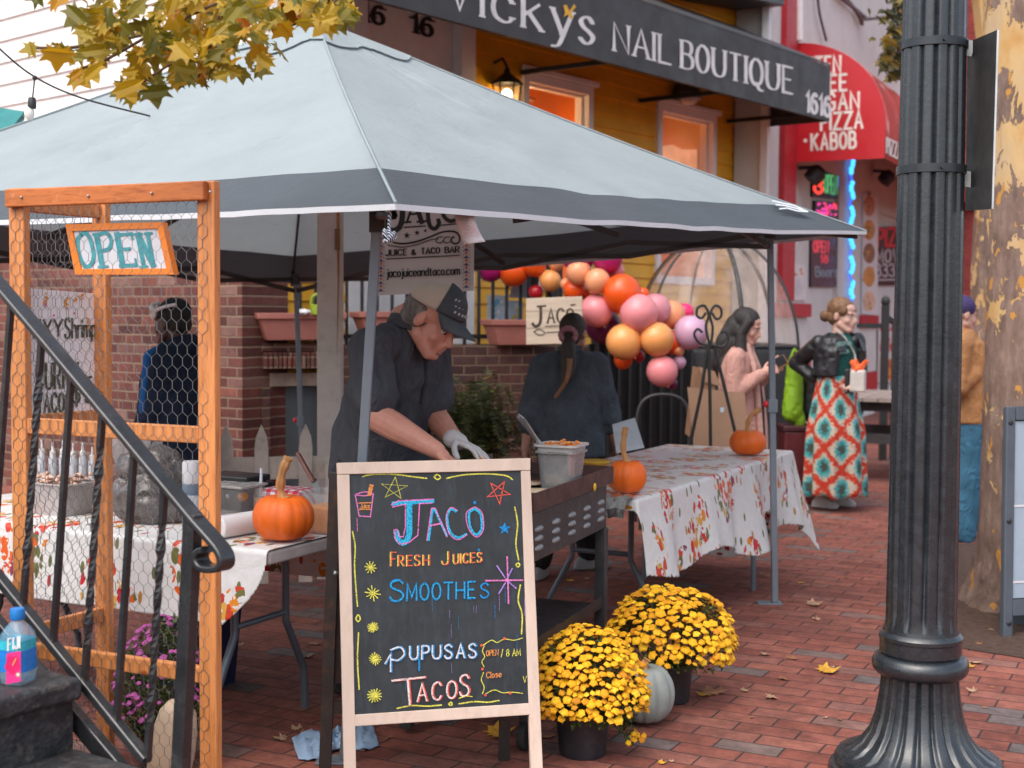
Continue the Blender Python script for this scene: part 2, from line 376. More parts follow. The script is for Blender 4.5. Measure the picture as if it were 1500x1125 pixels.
# ================================================================ SETTING
m_pave = bricks('pavement_brick', .235, .112, .0062, [(0, (.25, .070, .047)), (.25, (.34, .102, .068)), (.5, (.29, .090, .064)), (.7, (.37, .125, .083)), (.86, (.31, .115, .087)), (.93, (.23, .15, .13)), (1, (.17, .14, .14))], (.07, .04, .034), 'xy', math.radians(27), .9, .55)
m_asph = M('asphalt', (.05, .05, .052), .9, bump=.4, bscale=120)
m_soil = M('mulch', (.085, .045, .03), .95, var=.45, scale=25, bump=1.0, bscale=45, bdist=.03)
MB().grid([[V((x, y, -.012)) for y in (-60, 200)] for x in (-120, 160)]).build('ground', m_asph, origin=(0, 0, 0))['kind'] = 'structure'
MB().grid([[V((x, y, 0)) for y in (-8, 70)] for x in (-30, 34)]).build('pavement', m_pave, origin=(0, 0, 0))['kind'] = 'structure'
_pit = [G(1330, 800), G(1322, 936), G(1560, 975), G(1620, 790)]
o = MB().poly([p+V((0, 0, .004)) for p in _pit]).build('tree_pit_soil', m_soil); o['kind'] = 'structure'
m_dark = M('dark_void', (.012, .012, .014), .9)
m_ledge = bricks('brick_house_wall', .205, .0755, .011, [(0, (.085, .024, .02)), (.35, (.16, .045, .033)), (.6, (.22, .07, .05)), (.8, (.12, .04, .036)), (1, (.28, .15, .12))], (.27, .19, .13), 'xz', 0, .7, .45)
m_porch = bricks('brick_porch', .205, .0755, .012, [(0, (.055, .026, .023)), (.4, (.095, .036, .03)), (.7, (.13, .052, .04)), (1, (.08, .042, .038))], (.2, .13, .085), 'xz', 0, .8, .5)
def along(name, label, cat, a, b, group=None):
    """a thing standing on a, local x running to b, local -y facing the street"""
    a = V(a); d = V(b)-a
    return thing(name, label, cat, (a.x, a.y, 0), math.atan2(d.y, d.x), group)
def lx(th, p): return MW[th].inverted()@V(p)
def wx(th, x, y, z): return MW[th]@V((x, y, z))
def LB(th):                                       # MB whose boxes are given in the thing's own axes
    mb = MB(); R = MW[th].to_3x3()
    mb.lb = lambda x0, x1, y0, y1, z0, z1, m=0: mb.box(wx(th, (x0+x1)/2, (y0+y1)/2, (z0+z1)/2), (x1-x0, y1-y0, z1-z0), R, m)
    return mb
# ---- brick garden wall at the left
bc = P(358, 461, 10.0); _e = V((-.79, .62, 0))
bh = along('brick_house_front', 'red brick wall with pale mortar behind the wire screen at the left', 'brick wall', bc+_e*6, bc)
mb = LB(bh); mb.lb(0, 6, 0, .45, 0, 2.35); mb.build('wall', m_ledge, bh)
# ---- white clapboard house
m_sid = M('white_siding', (.86, .83, .8), .55, var=.04)
m_trim = M('white_trim', (.8, .78, .77), .5, var=.05, dirt=(.5, .45, .42), dirtamt=.3)
c0 = P(409, 300, 10.45); c0.z = 0
wh = along('clapboard_house', 'white clapboard house side wall rising behind the yellow leaves', 'house', c0+V((-.75, .66, 0))*10, c0)
def siding(th, x0, x1, z0, z1, pitch, holes=(), depth=.022, y0=0.0):
    mb = MB(); z = z0
    while z < z1:
        zt = min(z+pitch, z1); segs = [(x0, x1)]
        for (hx0, hx1, hz0, hz1) in holes:
            if hz0 < (z+zt)/2 < hz1:
                ns = []
                for a, b in segs:
                    if hx1 <= a or hx0 >= b: ns.append((a, b)); continue
                    if hx0 > a: ns.append((a, hx0))
                    if hx1 < b: ns.append((hx1, b))
                segs = ns
        for a, b in segs:
            q = [(a, y0-depth, z), (b, y0-depth, z), (b, y0, zt), (a, y0, zt), (a, y0+.05, z), (b, y0+.05, z), (b, y0+.05, zt), (a, y0+.05, zt)]
            mb.add([wx(th, *p) for p in q], [(0, 1, 2, 3), (0, 4, 5, 1), (4, 7, 6, 5), (0, 3, 7, 4), (1, 5, 6, 2), (3, 2, 6, 7)])
        z = zt
    return mb
siding(wh, 0, 10, 0, 8.5, .205).build('wall', m_sid, wh)
mb = LB(wh); mb.lb(9.93, 10.05, -.06, .1, 0, 8.5); mb.build('corner_board', m_trim, wh)
mb = LB(wh); mb.lb(0, 9.92, .06, .3, 0, 8.4); mb.build('body', m_sid, wh)
# ---- yellow shop house
yP = V((1.875, 15, 0)); yd = V((.616, .788, 0)).normalized(); yn = V((yd.y, -yd.x, 0)); ypl = Plane(yP, yn)
yo = yP-yd*9
yh = along('yellow_shop_house', 'mustard yellow clapboard shop house with black lettered awning', 'shop building', yo, yP)
X = lambda px, py=461: lx(yh, ypl.at(px, py)).x
Z = lambda px, py: ypl.at(px, py).z
m_yel = M('mustard_paint', (.76, .37, .006), .55, var=.12, scale=3)
m_win_trim = M('window_trim', (.78, .72, .72), .5, var=.05)
m_warm = glow('lit_room_and_reflection', (1, .27, .025), .95); m_bulb = glow('lit_bulb', (1, .72, .36), 9)
xl, xr = X(411), X(1096)
w1 = (X(759), X(861), Z(759, 104)-2.0, Z(759, 104)); w2 = (X(956), X(1041), Z(956, 149)-1.9, Z(956, 149))
dr = (X(503), X(688), 1.2, Z(688, 50)+.15)
siding(yh, xl, xr, .0, 8.5, .148, [w1, w2, dr]).build('wall', m_yel, yh)
mb = LB(yh); mb.lb(xl+.9, xr, 1.2, 6, 0, 8.4); mb.lb(xl+.5, xr, .06, 1.2, 6, 8.4); mb.lb(xl+.5, xl+.6, .06, 1.2, 0, 6); mb.lb(xr-.1, xr, .06, 1.2, 0, 6); mb.build('body', m_yel, yh)
mb = LB(yh); mb.lb(xr, xr+.12, -.06, .1, 0, 8.5); mb.build('corner_board', m_trim, yh)
def win(rect, name='window'):
    x0, x1, z0, z1 = rect; t = .085; mb = LB(yh)
    mb.lb(x0, x0+t, -.05, .12, z0, z1); mb.lb(x1-t, x1, -.05, .12, z0, z1)
    mb.lb(x0+t, x1-t, -.05, .12, z1-t, z1); mb.lb(x0+t, x1-t, -.05, .12, z0, z0+t)
    mb.lb(x0-.04, x1+.04, -.09, -.052, z1, z1+.05)
    s = .022; mb.lb(x0+t, x0+t+s, .02, .1, z0+t, z1-t); mb.lb(x1-t-s, x1-t, .02, .1, z0+t, z1-t); mb.lb(x0+t+s, x1-t-s, .02, .1, z1-t-s, z1-t); mb.lb(x0+t+s, x1-t-s, .02, .1, (z0+z1)/2-.03, (z0+z1)/2+.03)
    o = mb.build(name, m_win_trim, yh, bevel=.006); MW[o] = MW[yh]
    g = LB(yh); g.lb(x0+t+s, x1-t-s, .055, .062, z0+t, z1-t-s); g.build('pane', glass('window_glass', (.9, .85, .8), .05, .03), o)
    r = LB(yh); r.lb(x0, x1, .78, .8, z0, z1); r.build('glow_back', m_warm, o)  # glowing back: lit interior in w1, painted orange reflection in w2
    return o
wo = win(w1)
for px, py in ((771, 148), (792, 154), (814, 162), (826, 160)): MB().sph(ypl.at(px, py)-yn*.45, .06, 12, 8).build('lit_bulb', m_bulb, wo)
fr = MB()
for px, py in ((776, 140), (792, 146), (808, 150), (822, 150)): fr.tube([ypl.at(px, py)-yn*.45, ypl.at(px, py-16)-yn*.45], .02, 6)
fr.tube([ypl.at(768, 124)-yn*.45, ypl.at(836, 140)-yn*.45], .022, 6); fr.build('chandelier', M('chandelier_brass', (.25, .1, .03), .4), wo)
wo2 = win(w2)
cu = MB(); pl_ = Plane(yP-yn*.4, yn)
cu.prism([pl_.at(*q) for q in ((955, 330), (955, 210), (968, 214), (985, 212), (1000, 219), (1030, 219), (1034, 340))], -yn*.03); cu.build('pale_reflection', M('pale_reflection', (.85, .42, .22), .8, emit=.3), wo2)  # pale emissive sheet, paints the whitish reflection low in this pane
# doorway
x0, x1, z0, z1 = dr
m_door = M('door_white_paint', (.82, .80, .78), .5, var=.06)
mb = LB(yh); mb.lb(x0, x1, .05, .1, z0, z1); mb.lb(x0, x0+.22, -.06, .048, z0, z1); mb.lb(x1-.2, x1, -.06, .048, z0, z1)
mb.lb(x0+.24, x1-.22, -.09, .047, z1-.72, z1-.64); mb.lb(x0+.24, x1-.22, -.045, .047, z1-.98, z1-.94); mb.lb(x0+.3, (x0+x1)/2-.05, -.02, .046, z0+1.0, z1-1.1); mb.lb((x0+x1)/2+.05, x1-.3, -.02, .046, z0+1.0, z1-1.1)
do = mb.build('doorway', m_door, yh, bevel=.01); MW[do] = MW[yh]
ink = Ink(Plane(yP+yn*-.045, yn), .004)
ink.text('16', (532, 30), (561, 37), 26, 26, 7, 0, 2.6, .8, .6); ink.text('16', (604, 47), (632, 54), 26, 26, 7, 0, 2.6, .8, .6)
m_black = M('black_paint', (.014, .014, .016), .5)
ink.build('house_number', m_black, do)
# awning
AD = 1.11; apl = Plane(yP+yn*AD, yn)
q0 = lx(yh, apl.at(1215, 178)); axr = q0.x; azb = q0.z; azt = lx(yh, apl.at(1215, 97)).z; axl = lx(yh, apl.at(420, 10)).x; azw = azt+.52
m_awn = M('awning_black', (.035, .033, .035), .55, var=.12, scale=2, bump=.1, bscale=300)
m_awni = M('awning_inside', (.012, .011, .011), .9)
L = lambda x, y, z: wx(yh, x, y, z)
mb = MB(); t = .02
mb.prism([L(axl, -AD, azb), L(axr, -AD, azb), L(axr, -AD, azt), L(axl, -AD, azt)], -yn*t)
mb.prism([L(axl, -AD, azt+.003), L(axr, -AD, azt+.003), L(axr, -.03, azw), L(axl, -.03, azw)], V((0, 0, .02)))
for xx in (axl+.001, axr-.022): mb.prism([L(xx, -AD+.022, azb), L(xx, -.03, azb), L(xx, -.03, azw-.01), L(xx, -AD+.022, azt-.002)], yd*.02)
aw = mb.build('awning', m_awn, yh); MW[aw] = MW[yh]
mb = MB()
for xx in (axr-.35, axr-2.2, axr-4.2): mb.beam(L(xx, -AD+.04, azb+.05), L(xx, -.03, azb+.05), .04, .04)
mb.beam(L(axl, -AD+.05, azb+.02), L(axr-.03, -AD+.05, azb+.02), .03, .03); mb.build('frame', m_awni, aw)
ink = Ink(apl, .003); k = dict(m=0, contrast=.42)
ink.text('V', (656, 10), (690, 19), 56, 56, 7.4, 0, 2, .6, .42)
ink.text('icky', (706, 24), (838, 57), 58, 58, 7.2, 0, 2.6, .6, .42); ink.text('s', (848, 61), (868, 66), 58, 58, 7.2, 0, 2, .3, .5)
ink.text('NAIL', (899, 74), (983, 95), 41, 40, 5.2, 0, 2.3, .7, .4); ink.text('BOUTIQUE', (998, 99), (1161, 138), 40, 38, 5.2, 0, 2.3, .7, .4)
ink.text('1616', (1181, 163), (1215, 171), 28, 28, 4.6, 0, 2.6)
ink.build('lettering', M('lettering_white', (.72, .72, .72), .6), aw)
ink = Ink(apl, .006)
ink.fill([(824, 8), (829, 7), (833, 16), (840, 6), (843, 10), (836, 19), (839, 27), (834, 27), (831, 21), (825, 25), (827, 18)]); ink.build('butterfly_mark', M('awning_gold', (.75, .4, .02), .5), aw)
mb = MB(); q = ypl.at(1000, 10)
mb.prism([ypl.at(925, -12)+yn*.01, ypl.at(1086, 18)+yn*.01, ypl.at(1084, -40)+yn*.01, ypl.at(925, -75)+yn*.01], yn*.55); mb.build('upper_sign_box', M('sign_box_grey', (.05, .06, .065), .5), yh, bevel=.03)
# things fixed to the shop wall
def lantern():
    c = ypl.at(722, 134)+yn*.16; th = thing('wall_lantern', 'black lit carriage lantern on the yellow wall left of the window', 'lantern', c)
    mb = MB(); mb.lathe([(.0, .2), (.02, .19), (.03, .15), (.14, .06), (.15, .045), (.0, .045)], 6, c); mb.lathe([(.1, -.2), (.105, -.185), (.0, -.185)], 6, c)
    for i in range(6):
        a = i*math.pi/3; mb.tube([c+V((.125*math.cos(a), .125*math.sin(a), .05)), c+V((.095*math.cos(a), .095*math.sin(a), -.19))], .008, 5)
    mb.tube([c+V((0, 0, .2)), c+V((0, 0, .28))-yn*.05, c-yn*.16+V((0, 0, .25))], .014, 6); mb.build('frame', m_black, th)
    MB().lathe([(.09, -.18), (.118, .045)], 6, c).build('glass', glass('lantern_glass', (1, .7, .4), .25), th)
    MB().sph(c-V((0, 0, .06)), (.05, .05, .07)).build('bulb', m_bulb, th)
lantern()
c = ypl.at(990, 139)+yn*.15
th = thing('dome_lamp', 'small grey dome floodlight fixed under the black awning edge', 'lamp', c)
MB().lathe([(.15, -.06), (.16, -.03), (.14, .03), (.1, .08), (.05, .11), (0, .12)], 20, c).tube([c+V((0, 0, .1)), c-yn*.16+V((0, 0, .1))], .03, 8).build('shade', M('lamp_grey', (.12, .12, .12), .4, .5), th, True)
MB().sph(c-V((0, 0, .06)), (.12, .12, .06), 16, 8).build('lens', M('lamp_lens', (.5, .42, .4), .2), th, True)

# ---- pizza shop
pO = V((2.80, 15.65, 0)); pd = V((.44, .9, 0)).normalized(); pn = V((pd.y, -pd.x, 0)); ppl = Plane(pO, pn)
pb = along('pizza_shop_building', 'white painted shop building with red pilaster and rounded red awning', 'shop building', pO, pO+pd)
PX = lambda px, py=461: lx(pb, ppl.at(px, py)).x
PZ = lambda px, py: ppl.at(px, py).z
m_wht = M('white_masonry', (.60, .585, .565), .7, var=.1, scale=1.5, bump=.15, bscale=30)
m_red = M('red_paint', (.42, .008, .018), .45, var=.12)
m_wht2 = M('white_panel', (.68, .64, .64), .5, var=.06)
mb = LB(pb); mb.lb(0, PX(1183), 0, .3, 0, 9.5); mb.lb(PX(1183), PX(1226), .06, .6, 0, 3.5); mb.lb(PX(1183), PX(1226), 0, .6, 3.5, 9.5)
mb.lb(PX(1226), PX(1284), 0, .3, 0, 9.5); mb.lb(PX(1284), 14, .06, .6, 0, 3.2); mb.lb(PX(1284), 14, 0, .6, 3.2, 9.5); mb.lb(0, 14, .62, 6, 0, 9.4)
mb.build('wall', m_wht, pb)
for nm_, a_, b_, e_, z0_, z1_ in (('red_pilaster', 1137, 1155, .07, PZ(1146, 440), 9.5), ('red_band', 1125, 1182, .06, PZ(1150, 464), PZ(1150, 444)), ('red_block', 1158, 1184, .05, PZ(1170, 572), PZ(1170, 520)), ('red_band', 1258, 1283, .05, PZ(1270, 480), PZ(1270, 462)), ('red_block', 1259, 1283, .05, PZ(1270, 572), PZ(1270, 545))): mb = LB(pb); mb.lb(PX(a_), PX(b_), -e_, -.002, z0_, z1_); mb.build(nm_, m_red, pb)
mb = LB(pb); mb.lb(PX(1107), PX(1111), -.1, -.02, 0, 9); mb.tube([ppl.at(1161, 60)+pn*.08, ppl.at(1161, -60)+pn*.08], .05); mb.build('downpipe', m_trim, pb)
m_cable = M('cable_dark', (.09, .06, .06), .6)
for q_, r_ in ((((1190, -20), (1194, 20), (1204, 60)), .018), (((1225, -10), (1250, 22), (1256, 36)), .03), (((1215, -10), (1240, 10), (1262, 28)), .03)): MB().tube(catmull([ppl.at(*q)+pn*(.04+r_) for q in q_]), r_, 5).build('cable', m_cable, pb)
# awning: quarter round
ad = 1.13; epl = Plane(wx(pb, PX(1155), 0, 0), -pd)
ex = PX(1155); ezb = PZ(1155, 236); ezt = PZ(1160, 62); exr = ex+9
prof = [(0.0, ezt)]+[(ad*math.sin(a), ezb+.42+(ezt-ezb-.42)*math.cos(a)) for a in [math.pi/2*i/14 for i in range(1, 15)]]+[(ad, ezb)]
m_awr = M('awning_red', (.50, .006, .014), .42, var=.1, scale=1.5)
m_awr2 = M('awning_red_vinyl', (.50, .07, .065), .16, var=.3, scale=1.2, spec=.8, coat=.5)
mb = MB()
rows = []
for i in range(49):
    x = ex+.03+(exr-ex)*i/48; sag = -.05*abs(math.sin(math.pi*i/6))
    rows.append([wx(pb, x, -(d+(sag if 0 < k < len(prof)-2 else 0)), z) for k, (d, z) in enumerate(prof)])
mb.grid(rows); pa = mb.build('awning', m_awr2, pb, smooth=True, ang=50, solid=.012); MW[pa] = MW[pb]
mb = MB(); mb.prism([wx(pb, ex, -d, z) for d, z in prof]+[wx(pb, ex, 0, ezb)], pd*.025); mb.build('end_panel', m_awr, pa)
mb = MB(); mb.prism([wx(pb, exr, -d, z) for d, z in prof]+[wx(pb, exr, 0, ezb)], pd*.02); mb.build('far_end_panel', m_awr, pa)
ink = Ink(epl, .004)
for t_, a, b, h in (('GLUTEN', (1154, 110), (1231, 106), 27), ('FREE', (1184, 135), (1240, 132), 26), ('VEGAN', (1179, 163), (1258, 159), 27), ('PIZZA', (1203, 191), (1263, 187), 27), ('KABOB', (1189, 220), (1253, 216), 26)):
    ink.text(t_, a, b, h-3, h-3, 3.9, 0, 3.0)
ink.dot(1180, 206, 3); fpl = Plane(wx(pb, 0, -ad, 0), pn)
ink2 = Ink(fpl, .016); ink2.text('PIZZA', (1297, 224), (1317, 234), 22, 22, 2.6, 0, 2.4); ink2.text('MOVERS', (1322, 236), (1356, 252), 21, 21, 2.6, 0, 2.4)
ink.mb.add(ink2.mb.v, ink2.mb.f); ink.build('lettering', M('lettering_pale', (.75, .68, .62), .6), pa)
# signs in and beside the door
dpl = Plane(wx(pb, 0, .055, 0), pn); wpl = Plane(wx(pb, 0, .055, 0), pn); cpl = Plane(wx(pb, 0, 0, 0), pn)
def board(plane, pts, name, label, cat, mat_, thick=.03, off=.01, group=None):
    c = plane.at(*pts[0], off); th = thing(name, label, cat, c, 0, group)
    MB().prism([plane.at(*p, off) for p in pts], plane.n*thick).build('board', mat_, th)
    return th, Ink(plane, off+thick+.003)
m_sgblk = M('sign_black', (.012, .012, .014), .4)
th, ink = board(dpl, [(1186, 236), (1223, 244), (1223, 292), (1186, 288)], 'neon_sign', 'black lit sign with yellow, red and green letters under the red awning', 'neon sign', m_sgblk)
ink.text('ER', (1188, 252), (1200, 255), 14, 14, 4, 0, 2); ink.text('8', (1188, 282), (1200, 284), 24, 22, 4, 1, 2); ink.text('OPEN', (1203, 282), (1222, 285), 26, 26, 2.4, 2, 2)
ink.build('lettering', [glow('neon_amber', (.9, .5, .04), .6), glow('neon_red', (.9, .05, .03), .8), glow('neon_green', (.1, .45, .16), .4)], th)
th, ink = board(dpl, [(1190, 294), (1223, 297), (1223, 330), (1190, 330)], 'light_panel', 'small sign panel with pink and red dots under the lit sign', 'neon sign', m_sgblk)
for i in range(70): ink.dot(random.uniform(1192, 1221), random.uniform(297, 328), random.uniform(1.2, 2.4), i % 2, n=6)
ink.build('dots', [glow('neon_pink', (.9, .05, .45), .6), glow('neon_red2', (.8, .04, .1), .6)], th)
th, ink = board(dpl, [(1184, 344), (1224, 346), (1224, 420), (1184, 420)], 'door_sign', 'dark shop door sign with dim red letters behind the canopy tip', 'sign', M('sign_slate', (.02, .03, .04), .3))
ink.text('OPEN', (1187, 369), (1209, 370), 16, 16, 2.6, 0, 2); ink.text('218', (1188, 385), (1208, 385), 11, 11, 2, 0, 2.5); ink.text('Beers', (1190, 405), (1222, 406), 14, 14, 2.6, 1, 2)
ink.build('lettering', [glow('dim_red', (.5, .03, .05), .5), M('lettering_slate', (.2, .26, .3), .5)], th)
led = MB(); c = dpl.at(1236, 350, .1)
pts = [dpl.at(1236+1.5*math.sin(i*1.3), 232+i*5.2, .10) for i in range(44)]
th = thing('led_strip', 'blue glowing light string hanging beside the shop door', 'light string', pts[-1])
led.tube(pts, .014, 6); led.build('cord', glow('led_cord', (.01, .12, .9), .9), th)
lb = MB()
for i, p in enumerate(pts):
    if i % 7 < 5: lb.sph(p+pn*.02, (.033, .033, .035), 8, 6)
lb.build('lamp', glow('led_blue', (.05, .45, 1), 1.2), th)
mb = LB(pb); mb.lb(PX(1205), PX(1226), .02, .055, PZ(1215, 268), PZ(1215, 226)); mb.build('lit_transom', glow('blue_transom', (.01, .12, .75), .8), pb)
th, ink = board(cpl, [(1262, 283), (1283, 285), (1283, 462), (1260, 460)], 'food_poster', 'tall white poster strip with five dishes on the shop pilaster', 'poster', m_wht2, .02)
for i, (y_, cols) in enumerate(((302, (0, 1)), (337, (2, 3)), (371, (3, 2)), (405, (2, 4)), (441, (5, 0)))):
    ink.dot(1270, y_, 8.5, cols[0], 15)
    for j in range(16): ink.dot(1270+random.gauss(0, 3.4), y_+random.gauss(0, 6), random.uniform(1, 2.6), random.choice(cols+(6,)), n=7)
ink.build('dishes', [M('dish%d' % i, c_, .6) for i, c_ in enumerate(((.55, .22, .13), (.4, .12, .06), (.6, .25, .05), (.25, .1, .05), (.55, .2, .03), (.7, .45, .3), (.25, .2, .05)))], th)
th, ink = board(wpl, [(1279, 333), (1345, 330), (1345, 418), (1279, 418)], 'pizza_banner', 'black banner with red and grey letters partly behind the lamp post', 'banner', m_sgblk, .02, .02)
ink.text('PIZZA', (1281, 361), (1338, 359), 25, 27, 4.6, 0, 2.8); ink.text('MOVERS', (1280, 384), (1346, 384), 18, 19, 2.8, 1, 2.6); ink.text('333-9100', (1279, 405), (1349, 405), 18, 18, 2.8, 1, 2.4)
ink.stroke([(1280, 410), (1340, 410)], 2.4, 1); ink.build('lettering', [M('letter_red', (.62, .008, .02), .5), M('letter_grey', (.45, .44, .46), .5)], th)
th, ink = board(wpl, [(1284, 470), (1330, 468), (1330, 560), (1284, 560)], 'window_poster', 'white window poster with red words above pizza slices', 'poster', m_wht2, .02, .02)
ink.text('PIZZA', (1286, 484), (1312, 483), 10, 10, 2, 0, 2); ink.text('&', (1294, 500), (1300, 500), 10, 10, 2, 0, 2); ink.text('KABOB', (1286, 514), (1312, 513), 10, 10, 2, 0, 2)
ink.fill([(1285, 522), (1318, 530), (1318, 556), (1285, 558)], 1)
for i in range(40): ink.dot(random.uniform(1287, 1316), random.uniform(528, 555), random.uniform(1, 3.4), random.choice((0, 2, 2)), n=7)
ink.build('print', [M('letter_red2', (.6, .02, .03), .5), M('cheese', (.75, .3, .05), .5), M('crust', (.55, .12, .03), .5)], th)
th, ink = board(cpl, [(1156, 385), (1178, 388), (1178, 440), (1156, 440)], 'menu_notice', 'pale paper menu notice with small food pictures on the white pier', 'poster', m_wht2, .012)
for i in range(9): ink.dot(1160+random.random()*14, 394+random.random()*10, 1.6, 0, n=7)
for i in range(6): ink.stroke([(1160, 410+i*4), (1160+random.uniform(8, 14), 410+i*4)], 1, 1)
ink.build('print', [M('menu_orange', (.6, .25, .08), .6), M('menu_grey', (.4, .4, .45), .6)], th)
for (px, py, nm) in ((1168, 258, 'dark swivel lamp on the white pier left of the lit sign'), (1277, 262, 'dark swivel lamp under the far end of the red awning')):
    c = cpl.at(px, py, .22); th = thing('spot_lamp', nm, 'lamp', c)
    MB().lathe([(.03, -.1), (.11, -.08), (.12, .06), (.07, .12), (0, .13)], 14, c, Matrix.Rotation(.7, 3, 'Y')).build('shade', m_black, th, True)
    MB().tube([c+V((0, 0, .1)), cpl.at(px, py-12, .02)], .025, 6).build('arm', m_black, th)
# floodlight on conduit above the red awning
c = cpl.at(1278, 64, 1.0); th = thing('floodlight', 'brown box floodlight hanging above the red awning', 'lamp', c)
Rr = MW[pb].to_3x3()@Matrix.Rotation(.25, 3, 'Y')
mb = MB(); mb.add([c+Rr@V(p) for p in ((-.2, -.17, -.12), (.24, -.17, -.1), (.24, -.17, .07), (.05, -.17, .17), (-.12, -.17, .1), (-.2, .17, -.12), (.24, .17, -.1), (.24, .17, .07), (.05, .17, .17), (-.12, .17, .1))], [(0, 1, 2, 3, 4), (9, 8, 7, 6, 5), (0, 5, 6, 1), (1, 6, 7, 2), (2, 7, 8, 3), (3, 8, 9, 4), (4, 9, 5, 0)])
mb.build('housing', M('flood_brown', (.1, .075, .06), .4), th, bevel=.015)
MB().box(c+Rr@V((.0, 0, -.145)), (.36, .28, .06), Rr).box(c+Rr@V((.1, -.18, .0)), (.2, .012, .12), Rr).build('lens', M('flood_lens', (.5, .4, .4), .2), th, bevel=.01)
mb = MB(); mb.tube([c+V((0, 0, .16)), c+V((.05, 0, .5)), cpl.at(1290, -40, 1.0)], .025, 6); mb.tube([c+V((0, 0, .42)), cpl.at(1256, 30, .05)], .02, 6); mb.build('conduit', m_cable, th)
# ---- far buildings
fb = along('pale_blue_building', 'pale grey building far along the street above the red awning', 'building', (8.3, 30, 0), (12.7, 39, 0))
mb = LB(fb); mb.lb(0, 12, 0, 6, 0, 14); mb.build('wall', M('far_pale', (.5, .56, .6), .7), fb)
for k in range(3):
    mb = LB(fb); mb.lb(1+3.4*k, 2.6+3.4*k, -.06, -.01, 6.6, 9.4); w_ = mb.build('window', M('far_frame', (.65, .66, .66), .5), fb); MW[w_] = MW[fb]
    mb = LB(fb); mb.lb(1.15+3.4*k, 2.45+3.4*k, -.09, -.062, 6.8, 9.2); mb.build('pane', M('far_pane', (.12, .14, .16), .15), w_)
m_rbk = bricks('far_brick', .21, .075, .01, [(0, (.3, .035, .03)), (1, (.42, .06, .05))], (.3, .09, .07), 'xz')
rb = along('red_brick_building', 'bright red brick building seen between lamp post and tree trunk', 'building', P(1392, 461, 25), P(1392, 461, 25)+V((8, 3, 0)))
mb = LB(rb); mb.lb(0, 9, 0, 6, 0, 9); mb.build('wall', m_rbk, rb)
mb = LB(rb)
for z_ in (1.9, 3.5): mb.lb(0, 9, -.1, -.005, z_, z_+.22)
mb.build('ledge', m_rbk, rb)
# ---- porch: brick wall, ledge, utility panel, railing
pa0 = P(384, 461, 10.15); pa1 = P(868, 461, 11.35)
pw = along('porch_wall', 'dark brick porch wall carrying the planters and iron railing', 'brick wall', pa0, pa1)
WL = (pa1-pa0).length; ppw = Plane(pa0, V((pa1.y-pa0.y, -(pa1.x-pa0.x), 0))); 
if ppw.n.y > 0: ppw.n = -ppw.n
WX = lambda px: lx(pw, ppw.at(px, 461)).x
zt = ppw.at(640, 506).z
mb = LB(pw); mb.lb(WX(490), WL, 0, .5, 0, zt); mb.lb(0, WX(490), .22, .5, 0, zt-.25); mb.lb(0, .06, 0, .2, 0, zt-.3); mb.lb(WX(480), WX(490)-.002, 0, .2, 0, zt-.3)
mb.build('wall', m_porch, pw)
mb = LB(pw)
for i in range(16):
    a = i*WX(492)/16; mb.lb(a+.004, a+WX(492)/16-.004, -.05-.006*(i % 3), .45, ppw.at(420, 540).z, ppw.at(420, 516).z)
mb.lb(0, WX(492), .0, .5, ppw.at(420, 515).z, ppw.at(420, 503).z); mb.build('ledge', m_ledge, pw, bevel=.006)
mb = LB(pw); mb.lb(WX(393), WX(472), .12, .215, .1, ppw.at(430, 567).z); mb.build('door', M('utility_grey', (.07, .085, .095), .5, var=.12), pw, bevel=.01)
mb = LB(pw); mb.lb(WX(392), WX(473), .05, .214, ppw.at(430, 566).z, ppw.at(430, 547).z); mb.build('lintel', M('old_lintel', (.32, .25, .2), .8, var=.3, scale=14), pw)
def planter(px0, px1, py, label, depth=.24, h=.2):
    a = ppw.at(px0, py); b = ppw.at(px1, py); d = (b-a).normalized(); n_ = ppw.n; c = (a+b)/2-n_*.02; ln = (b-a).length; z1 = a.z
    th = thing('planter_box', label, 'planter', (c.x, c.y, z1-h), 0, 'terracotta planter boxes on the porch wall')
    def ring(f, z, g=0): return [c+d*(s*(ln/2*f+g))+n_*(t*(depth/2*f+g))+V((0, 0, z-c.z)) for s, t in ((-1, -1), (1, -1), (1, 1), (-1, 1))]
    mb = MB(); mb.grid([ring(.78, z1-h), ring(.82, z1-h+.03), ring(.96, z1-.045), ring(.96, z1-.045, .018), ring(1, z1, .012), ring(.95, z1), ring(.93, z1-.06)], wrap=True)
    mb.poly(ring(.78, z1-h)); mb.build('box', M('terracotta', (.36, .13, .10), .7, var=.12, dirt=(.25, .1, .08)), th, bevel=.006)
    MB().poly(ring(.94, z1-.05)).build('soil', m_soil, th)
planter(374, 500, 458, 'terracotta planter box left of the white post')
planter(522, 640, 456, 'terracotta planter box behind the man in the cap')
planter(716, 800, 468, 'terracotta planter box beside the small wooden sign')
mi = M('wrought_iron', (.014, .014, .016), .45, bump=.15, bscale=90)
rl = along('porch_railing', 'black iron railing standing on the porch wall behind the stall', 'railing', pa0, pa1)
zr0 = zt; zr1 = ppw.at(740, 372).z+.1; x = .1
while x < WL:
    mb = LB(rl); mb.lb(x-.011, x+.011, .19, .212, zr0, zr1); mb.build('bar', mi, rl); x += .125
for z0_, z1_, e_ in ((zr0+.05, zr0+.085, 0), (zr1, zr1+.03, .005)): mb = LB(rl); mb.lb(0, WL, .18-e_, .222+e_, z0_, z1_); mb.build('rail', mi, rl)
for px in (796, 826): mb = LB(rl); mb.lb(WX(px)-.035, WX(px)+.035, .16, .24, zr0, zr1+.1); mb.build('post', mi, rl)
